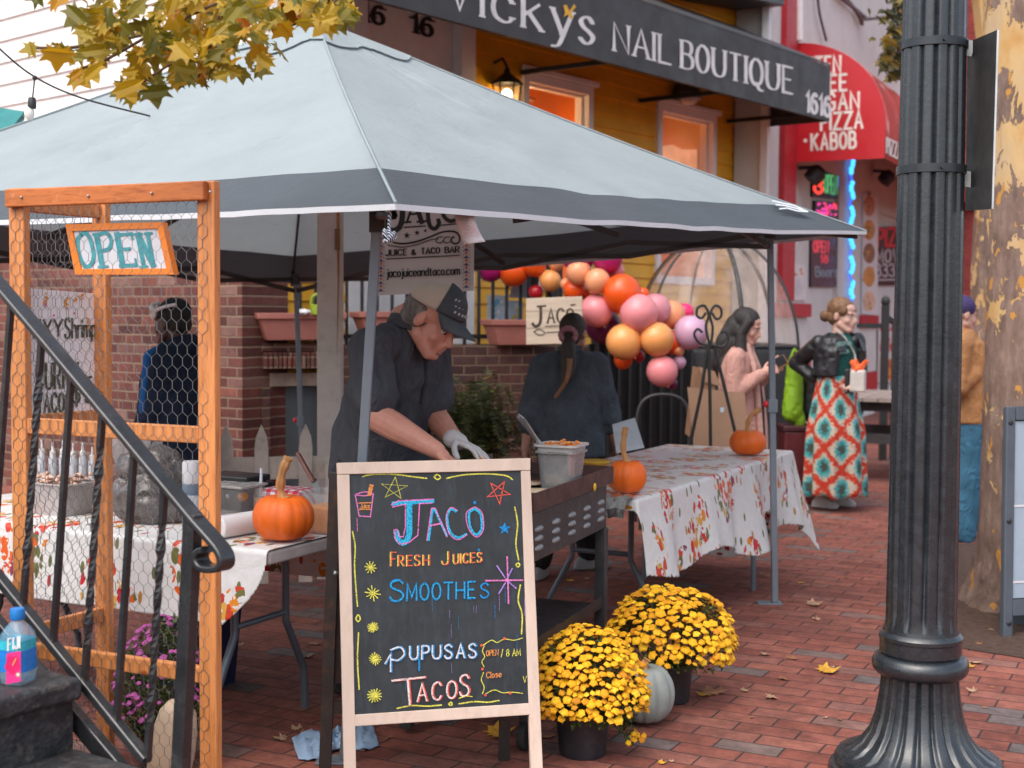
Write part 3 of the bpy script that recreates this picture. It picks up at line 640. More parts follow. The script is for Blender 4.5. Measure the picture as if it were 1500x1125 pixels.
# black gate below the balloons
g0 = P(868, 461, 10.9); g1 = P(1012, 461, 11.6)
gt = along('iron_gate', 'black iron gate with twisted bars below the balloons', 'gate', g0, g1); gl = (g1-g0).length
x = .04
while x < gl:
    mb = LB(gt); mb.lb(x-.013, x+.013, -.02, .006, .05, 1.35); mb.build('bar', mi, gt); x += .12
for z_ in (.12, 1.3): mb = LB(gt); mb.lb(0, gl, -.03, .016, z_, z_+.05); mb.build('rail', mi, gt)
mb = LB(gt); mb.lb(0, gl, .03, .05, .05, 1.3); mb.build('backing', M('black_backing', (.01, .01, .011), .8), gt)
# ================================================================ CANOPY
def nz(p, s=1.0): return noise.noise(V(p)*s)
def cloth_mat(name, col, transl=.2, rough=.75):
    m, n, b = newmat(name); vec = coords(n, 'Object')
    c = ramp(n, noise_(n, vec, 2.2, 6, .65), [(.3, tuple(x*.92 for x in col)), (.7, tuple(min(1, x*1.06) for x in col))])
    d = ramp(n, noise_(n, vec, 5, 8, .8), [(.58, (1, 1, 1)), (.78, (.82, .8, .78))])
    c = mixc(n, 1.0, c, d, 'MULTIPLY')
    n.links.new(c, b.inputs['Base Color']); b.inputs['Roughness'].default_value = rough; b.inputs['Specular IOR Level'].default_value = .3
    h = math_(n, 'ADD', noise_(n, coords(n, 'Object', (1.2, 1.2, 4)), 5, 5, .6, 0, 1.2), math_(n, 'MULTIPLY', noise_(n, vec, 260, 2), .03))
    bump_(n, b, h, .35, .02)
    t = nd(n, 'ShaderNodeBsdfTranslucent'); mx = nd(n, 'ShaderNodeMixShader', i_0=transl)
    n.links.new(c, t.inputs[0]); n.links.new(b.outputs[0], mx.inputs[1]); n.links.new(t.outputs[0], mx.inputs[2]); n.links.new(mx.outputs[0], n.nodes['Material Output'].inputs[0])
    return m
m_cw = cloth_mat('canopy_white', (.335, .392, .41), .26); m_cg = cloth_mat('canopy_grey', (.068, .082, .095), .10, .6)
m_hem = M('canopy_hem', (.66, .7, .74), .6, var=.05)
K = V((-.985, 6.85, 2.99)); CF = V((-.345, 4.02, 1.85)); CR = V((1.88, 7.3, 1.985)); CB = V((-1.57, 9.72, 1.755)); CLf = V((-3.78, 6.42, 1.925))
CN = [CF, CR, CB, CLf]
cp = thing('pop_up_canopy', 'pale grey pop up canopy tent with dark grey lower band over the food stall', 'canopy tent', (K.x, K.y, 0))
SB = .858
def roofpt(i, s, t, lift=0.0):
    a = CN[i]; b = CN[(i+1) % 4]; e = a.lerp(b, t); p = K.lerp(e, s); q = math.sin(math.pi*t)
    p.z -= .05*q*math.sin(math.pi*min(1, s))+.018*q*s
    p.z += .05*math.exp(-(s/.10)**2)*0-.03*math.sin(math.pi*s)*(1-q)
    nrm = (b-a).cross(K-a).normalized()
    if nrm.z < 0: nrm = -nrm
    fold = .010*nz((p.x*2.1, p.y*2.1, p.z*6), 1.6)*q+.006*nz((s*22, t*5, i*7.3))*q
    if i == 3: fold += .075*math.exp(-((t-.47)/.15)**2-((s-.60)/.2)**2)*(.5-abs(nz((t*26+s*9, s*7-t*6, 2.0))))+.02*math.exp(-((t-.9)/.08)**2)*(.5-abs(nz((t*40, s*5, 4))))*q
    if i == 0: fold += .012*math.exp(-((t-.55)/.2)**2-((s-.3)/.2)**2)*nz((t*24, s*12, 5))
    return p+nrm*(fold+lift)
def roof(s0, s1, ns, nt_, lift=0.0, wave=None):
    mb = MB()
    for i in range(4):
        mb.grid([[roofpt(i, s0+(s1-s0)*a/ns*(1+(wave(i, b/nt_) if wave and a == ns else 0)), b/nt_, lift*(a/ns) if lift else 0) for b in range(nt_+1)] for a in range(ns+1)])
    return mb
o = roof(.0, SB, 40, 56).build('roof', m_cw, cp, smooth=True, ang=60, weld=True)
roof(SB, 1.0, 8, 56).build('lower_band', m_cg, cp, smooth=True, ang=60, weld=True)
roof(.0, .17, 8, 40, .012, lambda i, t: .12*nz((i*3.1+t*5, 1.3, 0))+.16*math.sin(t*9+i)*math.sin(math.pi*t)).build('vent_cap', m_cw, cp, smooth=True, ang=70, weld=True)
mb = MB()
for i in range(4):
    rows = []
    for b in range(57):
        p = roofpt(i, 1.0, b/56); rows.append([p+V((0, 0, .002)), p+V((0, 0, -.016))])
    mb.grid(rows)
mb.build('hem', m_hem, cp, solid=.005)
for i in range(4): MB().tube([roofpt(i, .12+.88*k/12, 0, .004) for k in range(13)], .006, 5).build('ridge_seam', m_cw, cp)
m_leg = M('powder_coat_grey', (.17, .205, .24), .4, .2, var=.1); m_leg2 = M('steel_dark', (.045, .04, .038), .5, .3)
legs = [(P(553, 316, 4.5), V((-.565, 4.6, 0)), .46), (P(1128, 334, 7.22), G(1135, 884), .53), (P(433, 405, 9.2), V((-1.394, 9.2, 0)), .45), (V((-3.35, 6.6, 1.9)), V((-3.45, 6.6, 0)), .5)]
for k, (a, b, f) in enumerate(legs):
    mid = b.lerp(a, f)
    lg = MB().beam(b+V((0, 0, .008)), a, .032, .032, (1, 0, 0)).build('leg', m_leg, cp, bevel=.004); MW[lg] = MW[cp]
    MB().box(b+V((-.03, 0, .004)), (.13, .09, .007)).build('foot_plate', m_leg, lg, bevel=.002)
    MB().beam(mid-V((0, 0, .035)), mid+V((0, 0, .035)), .05, .05, (1, 0, 0)).build('slider', m_leg, lg, bevel=.004)
    MB().sph(mid+V((-.035, -.01, .01)), (.018, .016, .018), 10, 8).build('button', M('red_button', (.6, .01, .02), .35), lg, True)
    MB().tube([a-V((0, 0, .06)), a+V((0, 0, .0)), a.lerp(CN[k], .9)-V((0, 0, .03)), roofpt(k, .93, 0)-V((0, 0, .02))], .013, 6).box(a-V((0, 0, .02)), (.05, .05, .07)).build('corner_joint', m_leg2, lg)
mb = MB()
for i in range(4):
    a = legs[i][0]; b = legs[(i+1) % 4][0]; h = V((0, 0, .13)); rz_ = V((0, 0, .10 if i in (0, 3) else .02))
    for s0, s1 in ((0, .25), (.25, .5), (.5, .75), (.75, 1)):
        if (i == 0 and s0 < .25) or (i == 3 and s0 > .2): continue
        p = a.lerp(b, s0); q = a.lerp(b, s1)
        u0 = p-V((0, 0, .02))+rz_*min(1, s0*4); u1 = q-V((0, 0, .02))+rz_*(1 if s1 < 1 else 0)
        mb.beam(u0 if int(s0*4) % 2 == 0 else u0-h*.6, u1-h*.6 if int(s0*4) % 2 == 0 else u1, .016, .028); mb.beam(u0-h*.6 if int(s0*4) % 2 == 0 else u0, u1 if int(s0*4) % 2 == 0 else u1-h*.6, .016, .028)
mb.build('truss', m_leg2, cp)
mb = MB(); kp = K-V((0, 0, .12)); mb.tube([kp, kp-V((0, 0, .5))], .02, 8)
for i in range(4): mb.beam(kp-V((0, 0, .45)), (legs[i][0]).lerp(legs[(i+1) % 4][0], .5)+V((0, 0, -.05)), .016, .026); mb.beam(kp, roofpt(i, .9, 0)-V((0, 0, .04)), .014, .02)
mb.build('centre_pole', m_leg2, cp)
# little emblem printed on the corner of the band
apt = roofpt(0, .93, .82); bpt = roofpt(0, .93, .90); cpt = roofpt(0, .87, .86)
ink = Ink(plane3(apt, bpt, cpt), .03)
for dy in (0, 4, 8): ink.stroke([(1128+dy*1.3, 302+dy*1.5), (1142+dy, 305+dy), (1160+dy*.6, 309+dy), (1180, 318)], 1.7)
ink.build('emblem', m_hem, cp)
# receipt and rope hanging from the front hem
c = P(683, 309, 4.42); th = thing('paper_receipt', 'curled white paper receipt hanging from the canopy front edge', 'receipt', c)
rows = []
for i in range(13):
    t = i/12; xl_ = 664+9*t+7*t*t; xr_ = 693+4*t+14*t*t; y = 308+50*t
    rows.append([P(xl_+(xr_-xl_)*j/6, y-(j/6)*4*t, 4.42-.02*math.sin(t*5)+.012*math.sin(j*.9+t*3)) for j in range(7)])
MB().grid(rows).build('sheet', M('receipt_paper', (.82, .82, .84), .7, var=.04), th, smooth=True, solid=.0008)
ink = Ink(Plane(P(683, 330, 4.37), (0, -1, 0)), .0)
for i in range(11):
    y = 318+i*3.4; x0 = 671+(y-308)*.22; ink.stroke([(x0, y), (x0+random.uniform(10, 20), y-.6)], .9)
ink.build('print', M('receipt_print', (.4, .4, .42), .7), th)
m_rope = newmat('rope_fleck')[0]; n = m_rope.node_tree; b = n.nodes['Principled BSDF']
wv = nd(n, 'ShaderNodeTexWave', wave_type='BANDS', bands_direction='DIAGONAL'); wv.inputs['Scale'].default_value = 55; wv.inputs['Distortion'].default_value = 1.5
n.links.new(coords(n, 'Object'), wv.inputs[0]); n.links.new(ramp(n, wv.outputs[1], [(.4, (.01, .012, .03)), (.6, (.55, .6, .68))], 'CONSTANT'), b.inputs['Base Color']); b.inputs['Roughness'].default_value = .8
mb = MB(); mb.tube(catmull([P(572, 298, 4.05), P(571, 318, 4.06), P(570, 338, 4.06)]), .0055, 8)
kc = P(570, 346, 4.06)
mb.tube(catmull([kc+V((.02*math.sin(i*1.7)*(.6+.4*math.sin(i*.9)), .012*math.cos(i*1.3), .016*math.sin(i*2.3+1))) for i in range(16)], 5), .0062, 7)
mb.build('rope', m_rope, smooth=True); tag(bpy.data.objects['rope'], 'knotted blue and white rope end hanging at the canopy front corner', 'rope')

# ================================================================ HANGING BANNER
Yb = 6.35
bpl = Plane(P(620, 380, Yb), (0.04, -1, 0))
bn = thing('hanging_banner', 'grey banner with ornate black lettering hanging behind the capped man', 'banner', bpl.at(620, 430))
m_ban = M('banner_vinyl', (.70, .67, .65), .6, var=.05)
MB().prism([bpl.at(*q) for q in ((551, 290), (695, 284), (694, 426), (552, 433))], -bpl.n*.004).build('sheet', m_ban, bn)
ink = Ink(bpl, .003); k = dict(m=0, contrast=.5)
ink.stroke(catmull([V(p) for p in ((590, 300), (589, 320), (585, 333), (575, 338), (567, 332), (566, 322))]), 8); ink.stroke([(578, 302), (600, 300)], 4)
ink.stroke([(607, 292), (596, 326)], 3.4); ink.stroke([(607, 292), (618, 326)], 7); ink.stroke([(592, 326), (602, 325)], 3); ink.stroke([(611, 325), (624, 324)], 3); ink.stroke([(600, 314), (614, 313)], 3)
ink.stroke(catmull([V(p) for p in ((644, 298), (634, 291), (627, 300), (627, 316), (630, 331), (637, 335), (643, 328), (642, 322))]), 6)
ink.stroke(catmull([V(p) for p in ((656, 290), (648, 300), (650, 316), (660, 324), (672, 318), (676, 304), (668, 291), (656, 290))]), 6)
ink.stroke([(592, 333), (623, 331)], 1.8); ink.stroke([(646, 330), (668, 328)], 1.8)
for x, y, r in ((596, 345, 5.4), (611, 341, 4.4), (623, 338, 3)): ink.star(x, y, r)
ink.stroke(catmull([V(p) for p in ((576, 355), (590, 357), (610, 354), (630, 347), (648, 340), (664, 339), (672, 344), (673, 353), (668, 357), (662, 355), (661, 350), (665, 347))]), 2.6)
ink.stroke(catmull([V(p) for p in ((568, 359), (590, 362), (612, 358), (632, 351), (642, 350))]), 1.4)
for x in (640, 651): ink.stroke(catmull([V(p) for p in ((x+8, 347), (x+1, 348), (x-1, 354), (x+5, 356), (x+9, 353))]), 1.5)
ink.text('JUICE', (566, 375), (596, 373.5), 8.5, 8.5, 2.3, 0, 2.2, .5, .55); ink.text('&', (603, 373), (609, 373), 7, 7, 2); ink.text('TACO', (617, 372), (644, 371), 8.5, 8.5, 2.3, 0, 2.2, .5, .55); ink.text('BAR', (652, 370.5), (673, 369.5), 8.5, 8.5, 2.3, 0, 2.2, .5, .55)
ink.stroke([(566, 379.5), (673, 374)], 1.6)
ink.text('jacojuiceandtaco.com', (567, 406), (673, 402), 11.5, 11.5, 2.1, 0, 1.8, .3, .7)
for x, y0, y1 in ((558, 322, 426), (683, 360, 422)):
    y = y0; j = 0
    while y < y1:
        if j % 2 == 0: ink.star(x, y, 3.6, 1, .35, 4); ink.star(x, y+5, 2.6, 1, .4, 4, -45)
        else: ink.fill([(x-4, y+1), (x, y-1), (x+4, y+1), (x, y+3)], 2)
        ink.dot(x-4.4, y+2.5, .8, 2, n=6); ink.dot(x+4.4, y+2.5, .8, 2, n=6); y += 5.4; j += 1
ink.build('print', [M('print_black', (.018, .016, .016), .6), M('print_orange', (.6, .13, .05), .6), M('print_blue', (.08, .1, .25), .6)], bn)

# ================================================================ CHALKBOARD A-FRAME
tl, tr_, bl = P(493, 678, 4.40), P(777, 671, 4.53), P(503, 1125, 4.21)
cpl2 = plane3(tl, tr_, bl)
sg = thing('chalkboard_sign', 'wooden framed chalkboard sandwich board with colourful chalk writing', 'chalkboard sign', (-.24, 4.4, 0))
m_pine = M('whitewashed_pine', (.60, .47, .38), .6, var=.16, scale=4, st=(1, 1, .25), bump=.12, bscale=40, dirt=(.3, .2, .15), dirtamt=.45)
def onpl(pl, pts, th_, name, mat_, parent, off=0.0, bevel=.002):
    return MB().prism([pl.at(*p, off) for p in pts], -pl.n*th_).build(name, mat_, parent, bevel=bevel)
onpl(cpl2, [(493, 678), (777, 671), (777, 689), (494, 695)], .022, 'top_rail', m_pine, sg, .0015)
onpl(cpl2, [(494, 695.3), (512, 694.9), (523, 1178), (505, 1178)], .022, 'leg', m_pine, sg)
onpl(cpl2, [(763, 689.6), (777, 689.3), (797, 1166), (779, 1166)], .022, 'leg', m_pine, sg)
onpl(cpl2, [(520, 1047), (776, 1030), (777, 1047), (520, 1064)], .02, 'bottom_rail', m_pine, sg, .0012)
m_chalk, n, b = newmat('chalkboard'); vec = coords(n, 'Object')
st_ = ramp(n, noise_(n, coords(n, 'Object', (14, 14, 1.2)), 3, 6, .7), [(.5, (0, 0, 0)), (.8, (.4, .4, .4))])
sm = ramp(n, noise_(n, vec, 5, 7, .7), [(.42, (0, 0, 0)), (.75, (.5, .5, .5))])
c = mixc(n, sm, (.010, .0135, .016), (.042, .052, .060)); c = mixc(n, st_, c, (.055, .08, .10)); n.links.new(c, b.inputs['Base Color']); b.inputs['Roughness'].default_value = .55
onpl(cpl2, [(508, 690), (768, 685), (780, 1036), (518, 1052)], .006, 'board', m_chalk, sg, -.006, 0)
cs = ['pink', 'yellow', 'blue', 'red', 'white', 'lilac', 'cyan', 'orange']
def chalk(nm, col):
    m, n, b = newmat('chalk_'+nm); nn = noise_(n, coords(n, 'Object'), 260, 3, .7)
    n.links.new(ramp(n, nn, [(.36, tuple(x*.42 for x in col)), (.52, col)]), b.inputs['Base Color']); b.inputs['Roughness'].default_value = .95
    n.links.new(ramp(n, noise_(n, coords(n, 'Object'), 190, 2, .7), [(.34, (.35,)*3), (.46, (1,)*3)]), b.inputs['Alpha']); return m
chm = [chalk(a, c_) for a, c_ in zip(cs, ((.72, .2, .5), (.72, .68, .10), (.01, .26, .62), (.75, .10, .07), (.75, .7, .66), (.42, .25, .7), (.03, .45, .72), (.8, .3, .08)))]
ink = Ink(cpl2, -.005)
S = lambda pts, w=2, m=1, sm_=True: ink.stroke(catmull([V(p) for p in pts], 5) if sm_ else pts, w, m)
Z6 = lambda x, y: (480+x*.4134, 660+y*.4134)        # from a close crop of the board
q = lambda pts: [Z6(*p) for p in pts]
S(q([(124, 92), (160, 84), (240, 84), (300, 92), (352, 98)])); S(q([(378, 94), (388, 84), (400, 94), (390, 102), (378, 94)])); S(q([(422, 98), (480, 86), (560, 82), (630, 88), (656, 102)]))
S(q([(88, 286), (98, 340), (96, 420), (106, 552)])); S(q([(100, 596), (108, 582), (116, 596), (108, 606), (100, 596)])); S(q([(110, 646), (106, 740), (112, 846)]))
S(q([(664, 200), (674, 260), (668, 330), (678, 388)])); S(q([(668, 404), (676, 398), (682, 406), (674, 412), (668, 404)])); S(q([(684, 476), (676, 530), (690, 580), (688, 650)])); S(q([(246, 914), (300, 904), (352, 906), (404, 902)])); S(q([(430, 898), (438, 892), (442, 900), (434, 903), (430, 898)])); S(q([(466, 898), (520, 890), (570, 892), (608, 886)]))
def star_out(cx, cy, r, m, w=1.8, a0=-90, sq=1.0):
    pts = [(cx+r*math.cos(math.radians(a0+144*i)), cy+r*sq*math.sin(math.radians(a0+144*i))) for i in range(6)]; S(pts, w, m, False)
star_out(*Z6(236, 134), 20, 1, 1.0, -85, .85); star_out(*Z6(606, 146), 17.5, 3, 2.0, -60); ink.star(*Z6(628, 276), 9, 2, .45)
# cup
S(q([(98, 156), (112, 232), (152, 234), (162, 152)]), 1.8, 0, False); S(q([(98, 156), (130, 146), (162, 152), (130, 160), (98, 156)]), 1.6, 0); S(q([(144, 158), (152, 122), (160, 124), (150, 158)]), 2.6, 7, False); S(q([(110, 186), (156, 184)]), 1.6, 7, False); S(q([(112, 208), (154, 208)]), 1.6, 7, False); S(q([(104, 240), (106, 286)]), 1, 0, False)
ink.text('Juice', Z6(117, 204), Z6(148, 203), 6, 6, 1.1, 7)
# JACO: thick blue body, pink outline
S(q([(290, 184), (290, 250), (288, 300), (272, 326), (252, 318), (244, 290)]), 8.5, 6); S(q([(232, 188), (374, 178)]), 6, 6, False)
S(q([(226, 192), (250, 178), (374, 172)]), 1.8, 0, False); S(q([(230, 200), (276, 190), (276, 270), (268, 306), (254, 304), (246, 280), (236, 280), (238, 310), (256, 332), (288, 326), (320, 300), (326, 188), (372, 186)]), 1.8, 0, False)
S(q([(358, 318), (372, 208), (380, 208), (422, 300)]), 3.6, 6, False); S(q([(352, 318), (368, 204), (382, 204), (424, 306)]), 1.6, 0, False); S(q([(362, 266), (404, 258)]), 2.4, 0, False)
S(q([(456, 216), (436, 208), (424, 240), (436, 290), (464, 308), (492, 296)]), 3.4, 6); S(q([(460, 212), (436, 202), (420, 236), (430, 292), (462, 316), (494, 298)]), 1.5, 0)
S(q([(520, 208), (502, 222), (506, 270), (526, 298), (546, 276), (542, 226), (522, 206)]), 3.4, 6); S(q([(520, 200), (492, 222), (500, 276), (528, 306), (552, 280), (548, 222), (524, 200)]), 1.6, 0); ink.dot(*Z6(522, 184), 2.4, 2)
for m_, dx in ((1, 0), (3, 1.6)):
    ink.text('F', (572+dx, 829), (579+dx, 829), 20, 20, 1.7, m_); ink.text('RESH', (583+dx, 829), (628+dx, 828), 15, 15, 1.7, m_, 3)
    ink.text('J', (647+dx, 827), (656+dx, 827), 19, 19, 1.7, m_); ink.text('UICES', (664+dx, 826), (706+dx, 823), 14, 14, 1.7, m_, 3)
ink.dot(*Z6(536, 352), 1.8, 2)
ink.text('S', (571, 881), (593, 880), 31, 31, 3.0, 2); ink.text('MOOTHE', (596, 880), (696, 876), 25, 24, 2.8, 2, 2.6); ink.text('S', (704, 876), (717, 875), 21, 21, 2.4, 2, 2)
ink.text('S', (572, 880), (593, 880), 29, 29, 1.0, 6); ink.text('MOOTHE', (597, 879), (696, 875), 23, 23, .9, 6, 2.6)
# pink burst
for a, b_ in (((560, 461), (692, 459)), ((636, 376), (641, 542))): S(q([a, b_]), 2.2, 0, False)
for a, b_ in (((600, 408), (628, 450)), ((654, 418), (638, 450)), ((606, 508), (630, 468)), ((668, 488), (640, 464))): S(q([a, b_]), 1.9, 5, False)
ink.dot(*Z6(634, 459), 2.6, 0)
for cx, cy, r in ((152, 414, 9.5), (160, 506, 10.5), (160, 626, 8), (168, 738, 9.5), (166, 868, 10.5)):
    X0, Y0 = Z6(cx, cy)
    for i in range(7 if cy > 600 else 5):
        a = math.pi*i/(7 if cy > 600 else 5)+.15; rr = r*random.uniform(.75, 1.1); S([(X0-rr*math.cos(a), Y0-rr*math.sin(a)), (X0+rr*math.cos(a), Y0+rr*math.sin(a))], 1.6, 1, False)
for w_, m_, d_ in ((4.0, 2, 1.2), (2.2, 4, 0)):
    S([(564+d_, 972), (572+d_, 958), (572+d_, 984)], w_, m_, False); S([(572+d_, 952), (586+d_, 948), (592+d_, 958), (583+d_, 967), (573+d_, 966)], w_, m_)
    ink.text('UPUSAS', (600+d_, 966), (698+d_, 963), 19, 20, w_, m_, 3)
S([(614, 966), (614, 982)], 2.6, 2, False)
for w_, m_, d_ in ((3.2, 3, 1.6), (2.2, 4, 0)):
    S([(574+d_, 997), (622+d_, 992)], w_+.4, m_, False); S([(597+d_, 996), (600+d_, 1032)], w_+.6, m_, False)
    ink.text('ACO', (611+d_, 1028), (668+d_, 1022), 26, 25, w_, m_, 3.4); ink.text('S', (673+d_, 1020), (688+d_, 1019), 31, 31, w_, m_)
S(q([(464, 878), (490, 870), (512, 872)]), 1.4, 1)
S(q([(556, 690), (548, 710), (556, 730), (546, 748), (554, 766)]), 1.3, 1); S(q([(552, 786), (544, 812), (554, 838), (548, 862)]), 1.3, 1); S(q([(550, 690), (580, 672), (600, 680), (626, 668), (660, 672), (690, 664)]), 1.3, 1); S(q([(560, 862), (590, 848), (620, 858), (650, 856), (690, 860)]), 1.3, 1)
for x, y in ((544, 690), (626, 666), (548, 774), (558, 866), (646, 860)): ink.dot(*Z6(x, y), 2.2, 3, n=8)
ink.text('OPEN', Z6(562, 728), Z6(604, 724), 8, 8, 1.2, 7); ink.text('/ 8 AM', Z6(614, 730), Z6(682, 726), 10, 10, 1.2, 1); ink.text('Close', Z6(562, 806), Z6(614, 802), 8.5, 8.5, 1.2, 7); S(q([(692, 800), (698, 822), (704, 798)]), 1, 1, False)
for i in range(14):
    x = random.uniform(560, 770); y = random.uniform(850, 1000); S([(x, y), (x+random.uniform(-1, 1), y+random.uniform(8, 26))], random.uniform(.25, .5), random.choice((2, 5)), False)
ink.build('chalk_writing', chm, sg)
m_dkw = M('dark_stained_wood', (.022, .017, .015), .5, var=.3, dirt=(.35, .12, .03), dirtamt=.25)
rl_f = [G(476, 1132), G(738, 1113)]
for px, f in ((493, rl_f[0]), (752, rl_f[1])):
    a = cpl2.at(px, 690, -.04); MB().beam(f, a, .022, .04, (1, 0, 0)).build('rear_leg', m_dkw, sg, bevel=.002)
a = rl_f[0].lerp(cpl2.at(493, 690, -.04), .22); b_ = rl_f[1].lerp(cpl2.at(752, 690, -.04), .22); MB().beam(a, b_, .02, .04).build('rear_rail', m_dkw, sg)
a0, a1 = rl_f[0].lerp(cpl2.at(493, 690, -.04), .3), rl_f[0].lerp(cpl2.at(493, 690, -.04), .96); b0, b1 = rl_f[1].lerp(cpl2.at(752, 690, -.04), .3), rl_f[1].lerp(cpl2.at(752, 690, -.04), .96)
MB().prism([a0, b0, b1, a1], V((0, .004, 0))).build('rear_board', m_dkw, sg)
MB().tube(catmull([P(483, 845, 4.5), P(487, 836, 4.46), P(492, 838, 4.42)]), .004, 6).sph(P(492, 840, 4.41), .009, 8, 6).build('hinge_bolt', M('bolt_steel', (.35, .35, .36), .35, .9), sg)

# ================================================================ TABLES
def floral(name):
    m, n, b = newmat(name)
    t = nd(n, 'ShaderNodeTexCoord'); uv = t.outputs['UV']
    def vor(scale, rnd=1.0, sx=1.0, sy=1.0, off=0.0):
        mp = nd(n, 'ShaderNodeMapping'); mp.inputs['Scale'].default_value = (sx, sy, 1); mp.inputs['Location'].default_value = (off, off*.7, 0); n.links.new(uv, mp.inputs[0])
        v = nd(n, 'ShaderNodeTexVoronoi', voronoi_dimensions='2D'); v.inputs['Scale'].default_value = scale; v.inputs['Randomness'].default_value = rnd; n.links.new(mp.outputs[0], v.inputs[0]); return v
    base = ramp(n, noise_(n, uv, 30, 3), [(.3, (.74, .73, .71)), (.7, (.82, .81, .80))])
    big = vor(3.5, .75, 1.25, .9); cm = math_(n, 'LESS_THAN', big.outputs['Distance'], .37)
    pick = nd(n, 'ShaderNodeSeparateColor'); n.links.new(big.outputs['Color'], pick.inputs[0]); cm = math_(n, 'MULTIPLY', cm, math_(n, 'GREATER_THAN', pick.outputs[0], .14))
    sml = vor(22, .9, 1.2, .8, 3.1); sc = nd(n, 'ShaderNodeSeparateColor'); n.links.new(sml.outputs['Color'], sc.inputs[0])
    hue = math_(n, 'FRACT', math_(n, 'ADD', math_(n, 'MULTIPLY', sc.outputs[0], .75), math_(n, 'MULTIPLY', pick.outputs[1], .5)))
    fc = ramp(n, hue, [(0, (.78, .13, .015)), (.22, (.80, .27, .02)), (.40, (.72, .42, .08)), (.54, (.62, .02, .03)), (.66, (.17, .17, .05)), (.78, (.66, .07, .03)), (.92, (.24, .05, .12))], 'CONSTANT')
    dm = math_(n, 'LESS_THAN', sml.outputs['Distance'], .52); keep = math_(n, 'GREATER_THAN', sc.outputs[1], .22)
    edge = math_(n, 'GREATER_THAN', noise_(n, uv, 26, 3), .44)
    f1 = math_(n, 'MULTIPLY', math_(n, 'MULTIPLY', cm, dm), math_(n, 'MULTIPLY', keep, edge))
    lf = vor(11, 1, 1.7, .7, 7.7); ls = nd(n, 'ShaderNodeSeparateColor'); n.links.new(lf.outputs['Color'], ls.inputs[0])
    f2 = math_(n, 'MULTIPLY', math_(n, 'LESS_THAN', lf.outputs['Distance'], .17), math_(n, 'GREATER_THAN', ls.outputs[0], .55))
    c = mixc(n, f2, base, ramp(n, ls.outputs[1], [(0, (.16, .18, .06)), (.4, (.55, .25, .05)), (.7, (.5, .05, .06)), (.85, (.2, .2, .1))], 'CONSTANT')); c = mixc(n, f1, c, fc)
    n.links.new(c, b.inputs['Base Color']); b.inputs['Roughness'].default_value = .42; b.inputs['Specular IOR Level'].default_value = .45
    bump_(n, b, math_(n, 'ADD', noise_(n, coords(n, 'Object'), 9, 4, .55, 0, .8), math_(n, 'MULTIPLY', noise_(n, uv, 300, 1), .02)), .35, .02)
    tr = nd(n, 'ShaderNodeBsdfTranslucent'); mx = nd(n, 'ShaderNodeMixShader', i_0=.18); n.links.new(c, tr.inputs[0]); n.links.new(b.outputs[0], mx.inputs[1]); n.links.new(tr.outputs[0], mx.inputs[2]); n.links.new(mx.outputs[0], n.nodes['Material Output'].inputs[0])
    return m
m_floral = floral('floral_cloth')
def tablecloth(name, O, U, W, lu, lw, top, drops, label, flare=.22, step=.02, fold=1.0):
    """O near corner, U and W table axes; drops = functions (along -> overhang) for sides u-,u+,w-,w+"""
    du0 = max(drops[0](k/10*lw) for k in range(11)); du1 = max(drops[1](k/10*lw) for k in range(11)); dw0 = max(drops[2](k/10*lu) for k in range(11)); dw1 = max(drops[3](k/10*lu) for k in range(11))
    nu = int((lu+du0+du1)/step)+1; nw = int((lw+dw0+dw1)/step)+1
    mb = MB(); idx = {}; mb.uv = []
    def pos(u, v):
        ou = u if u < 0 else (u-lu if u > lu else 0); ov = v if v < 0 else (v-lw if v > lw else 0)
        cu = min(max(u, 0), lu); cv = min(max(v, 0), lw); r = math.hypot(ou, ov); p = O+U*cu+W*cv
        if r < 1e-9: return V((p.x, p.y, top+.0012*nz((u*6, v*6, 1))))
        du, dv = ou/r, ov/r; along_ = u if abs(dv) > abs(du) else v
        corner = min(abs(du), abs(dv))*1.6
        f = flare*(1+.9*corner)+.13*fold*math.sin(along_*9+nz((along_*3, 2, 7))*2.5)*min(1, r/.15)*(1-corner*.5)
        rr = .018; a = min(r/rr, math.pi/2-f) if r < rr*1.5 else math.pi/2-f
        if r <= rr*(math.pi/2-f): h = rr*math.sin(r/rr); d = rr*(1-math.cos(r/rr))
        else:
            a = math.pi/2-f; q_ = r-rr*a; h = rr*math.sin(a)+q_*math.sin(f); d = rr*(1-math.cos(a))+q_*math.cos(f)
        return V((p.x, p.y, top-d))+(U*du+W*dv)*h
    def inside(u, v):
        ou = -u if u < 0 else u-lu; ov = -v if v < 0 else v-lw
        if ou > 0 and ov > 0:
            a = drops[0 if u < 0 else 1](0 if v < 0 else lw); b = drops[2 if v < 0 else 3](0 if u < 0 else lu)
            return a > 0 and b > 0 and ou < a and ov < b
        if ou > 0: return ou < drops[0 if u < 0 else 1](v)
        if ov > 0: return ov < drops[2 if v < 0 else 3](u)
        return True
    us = [-du0+(lu+du0+du1)*i/nu for i in range(nu+1)]; ws = [-dw0+(lw+dw0+dw1)*j/nw for j in range(nw+1)]
    def vid(i, j):
        if (i, j) not in idx: idx[i, j] = len(mb.v); mb.v.append(pos(us[i], ws[j])); mb.uv.append((us[i], ws[j]))
        return idx[i, j]
    for i in range(nu):
        for j in range(nw):
            if inside((us[i]+us[i+1])/2, (ws[j]+ws[j+1])/2): mb.f.append([vid(i, j), vid(i+1, j), vid(i+1, j+1), vid(i, j+1)]); mb.m.append(0)
    o = mb.build(name, m_floral, smooth=True, ang=80, solid=.0015); tag(o, label, 'tablecloth'); return o
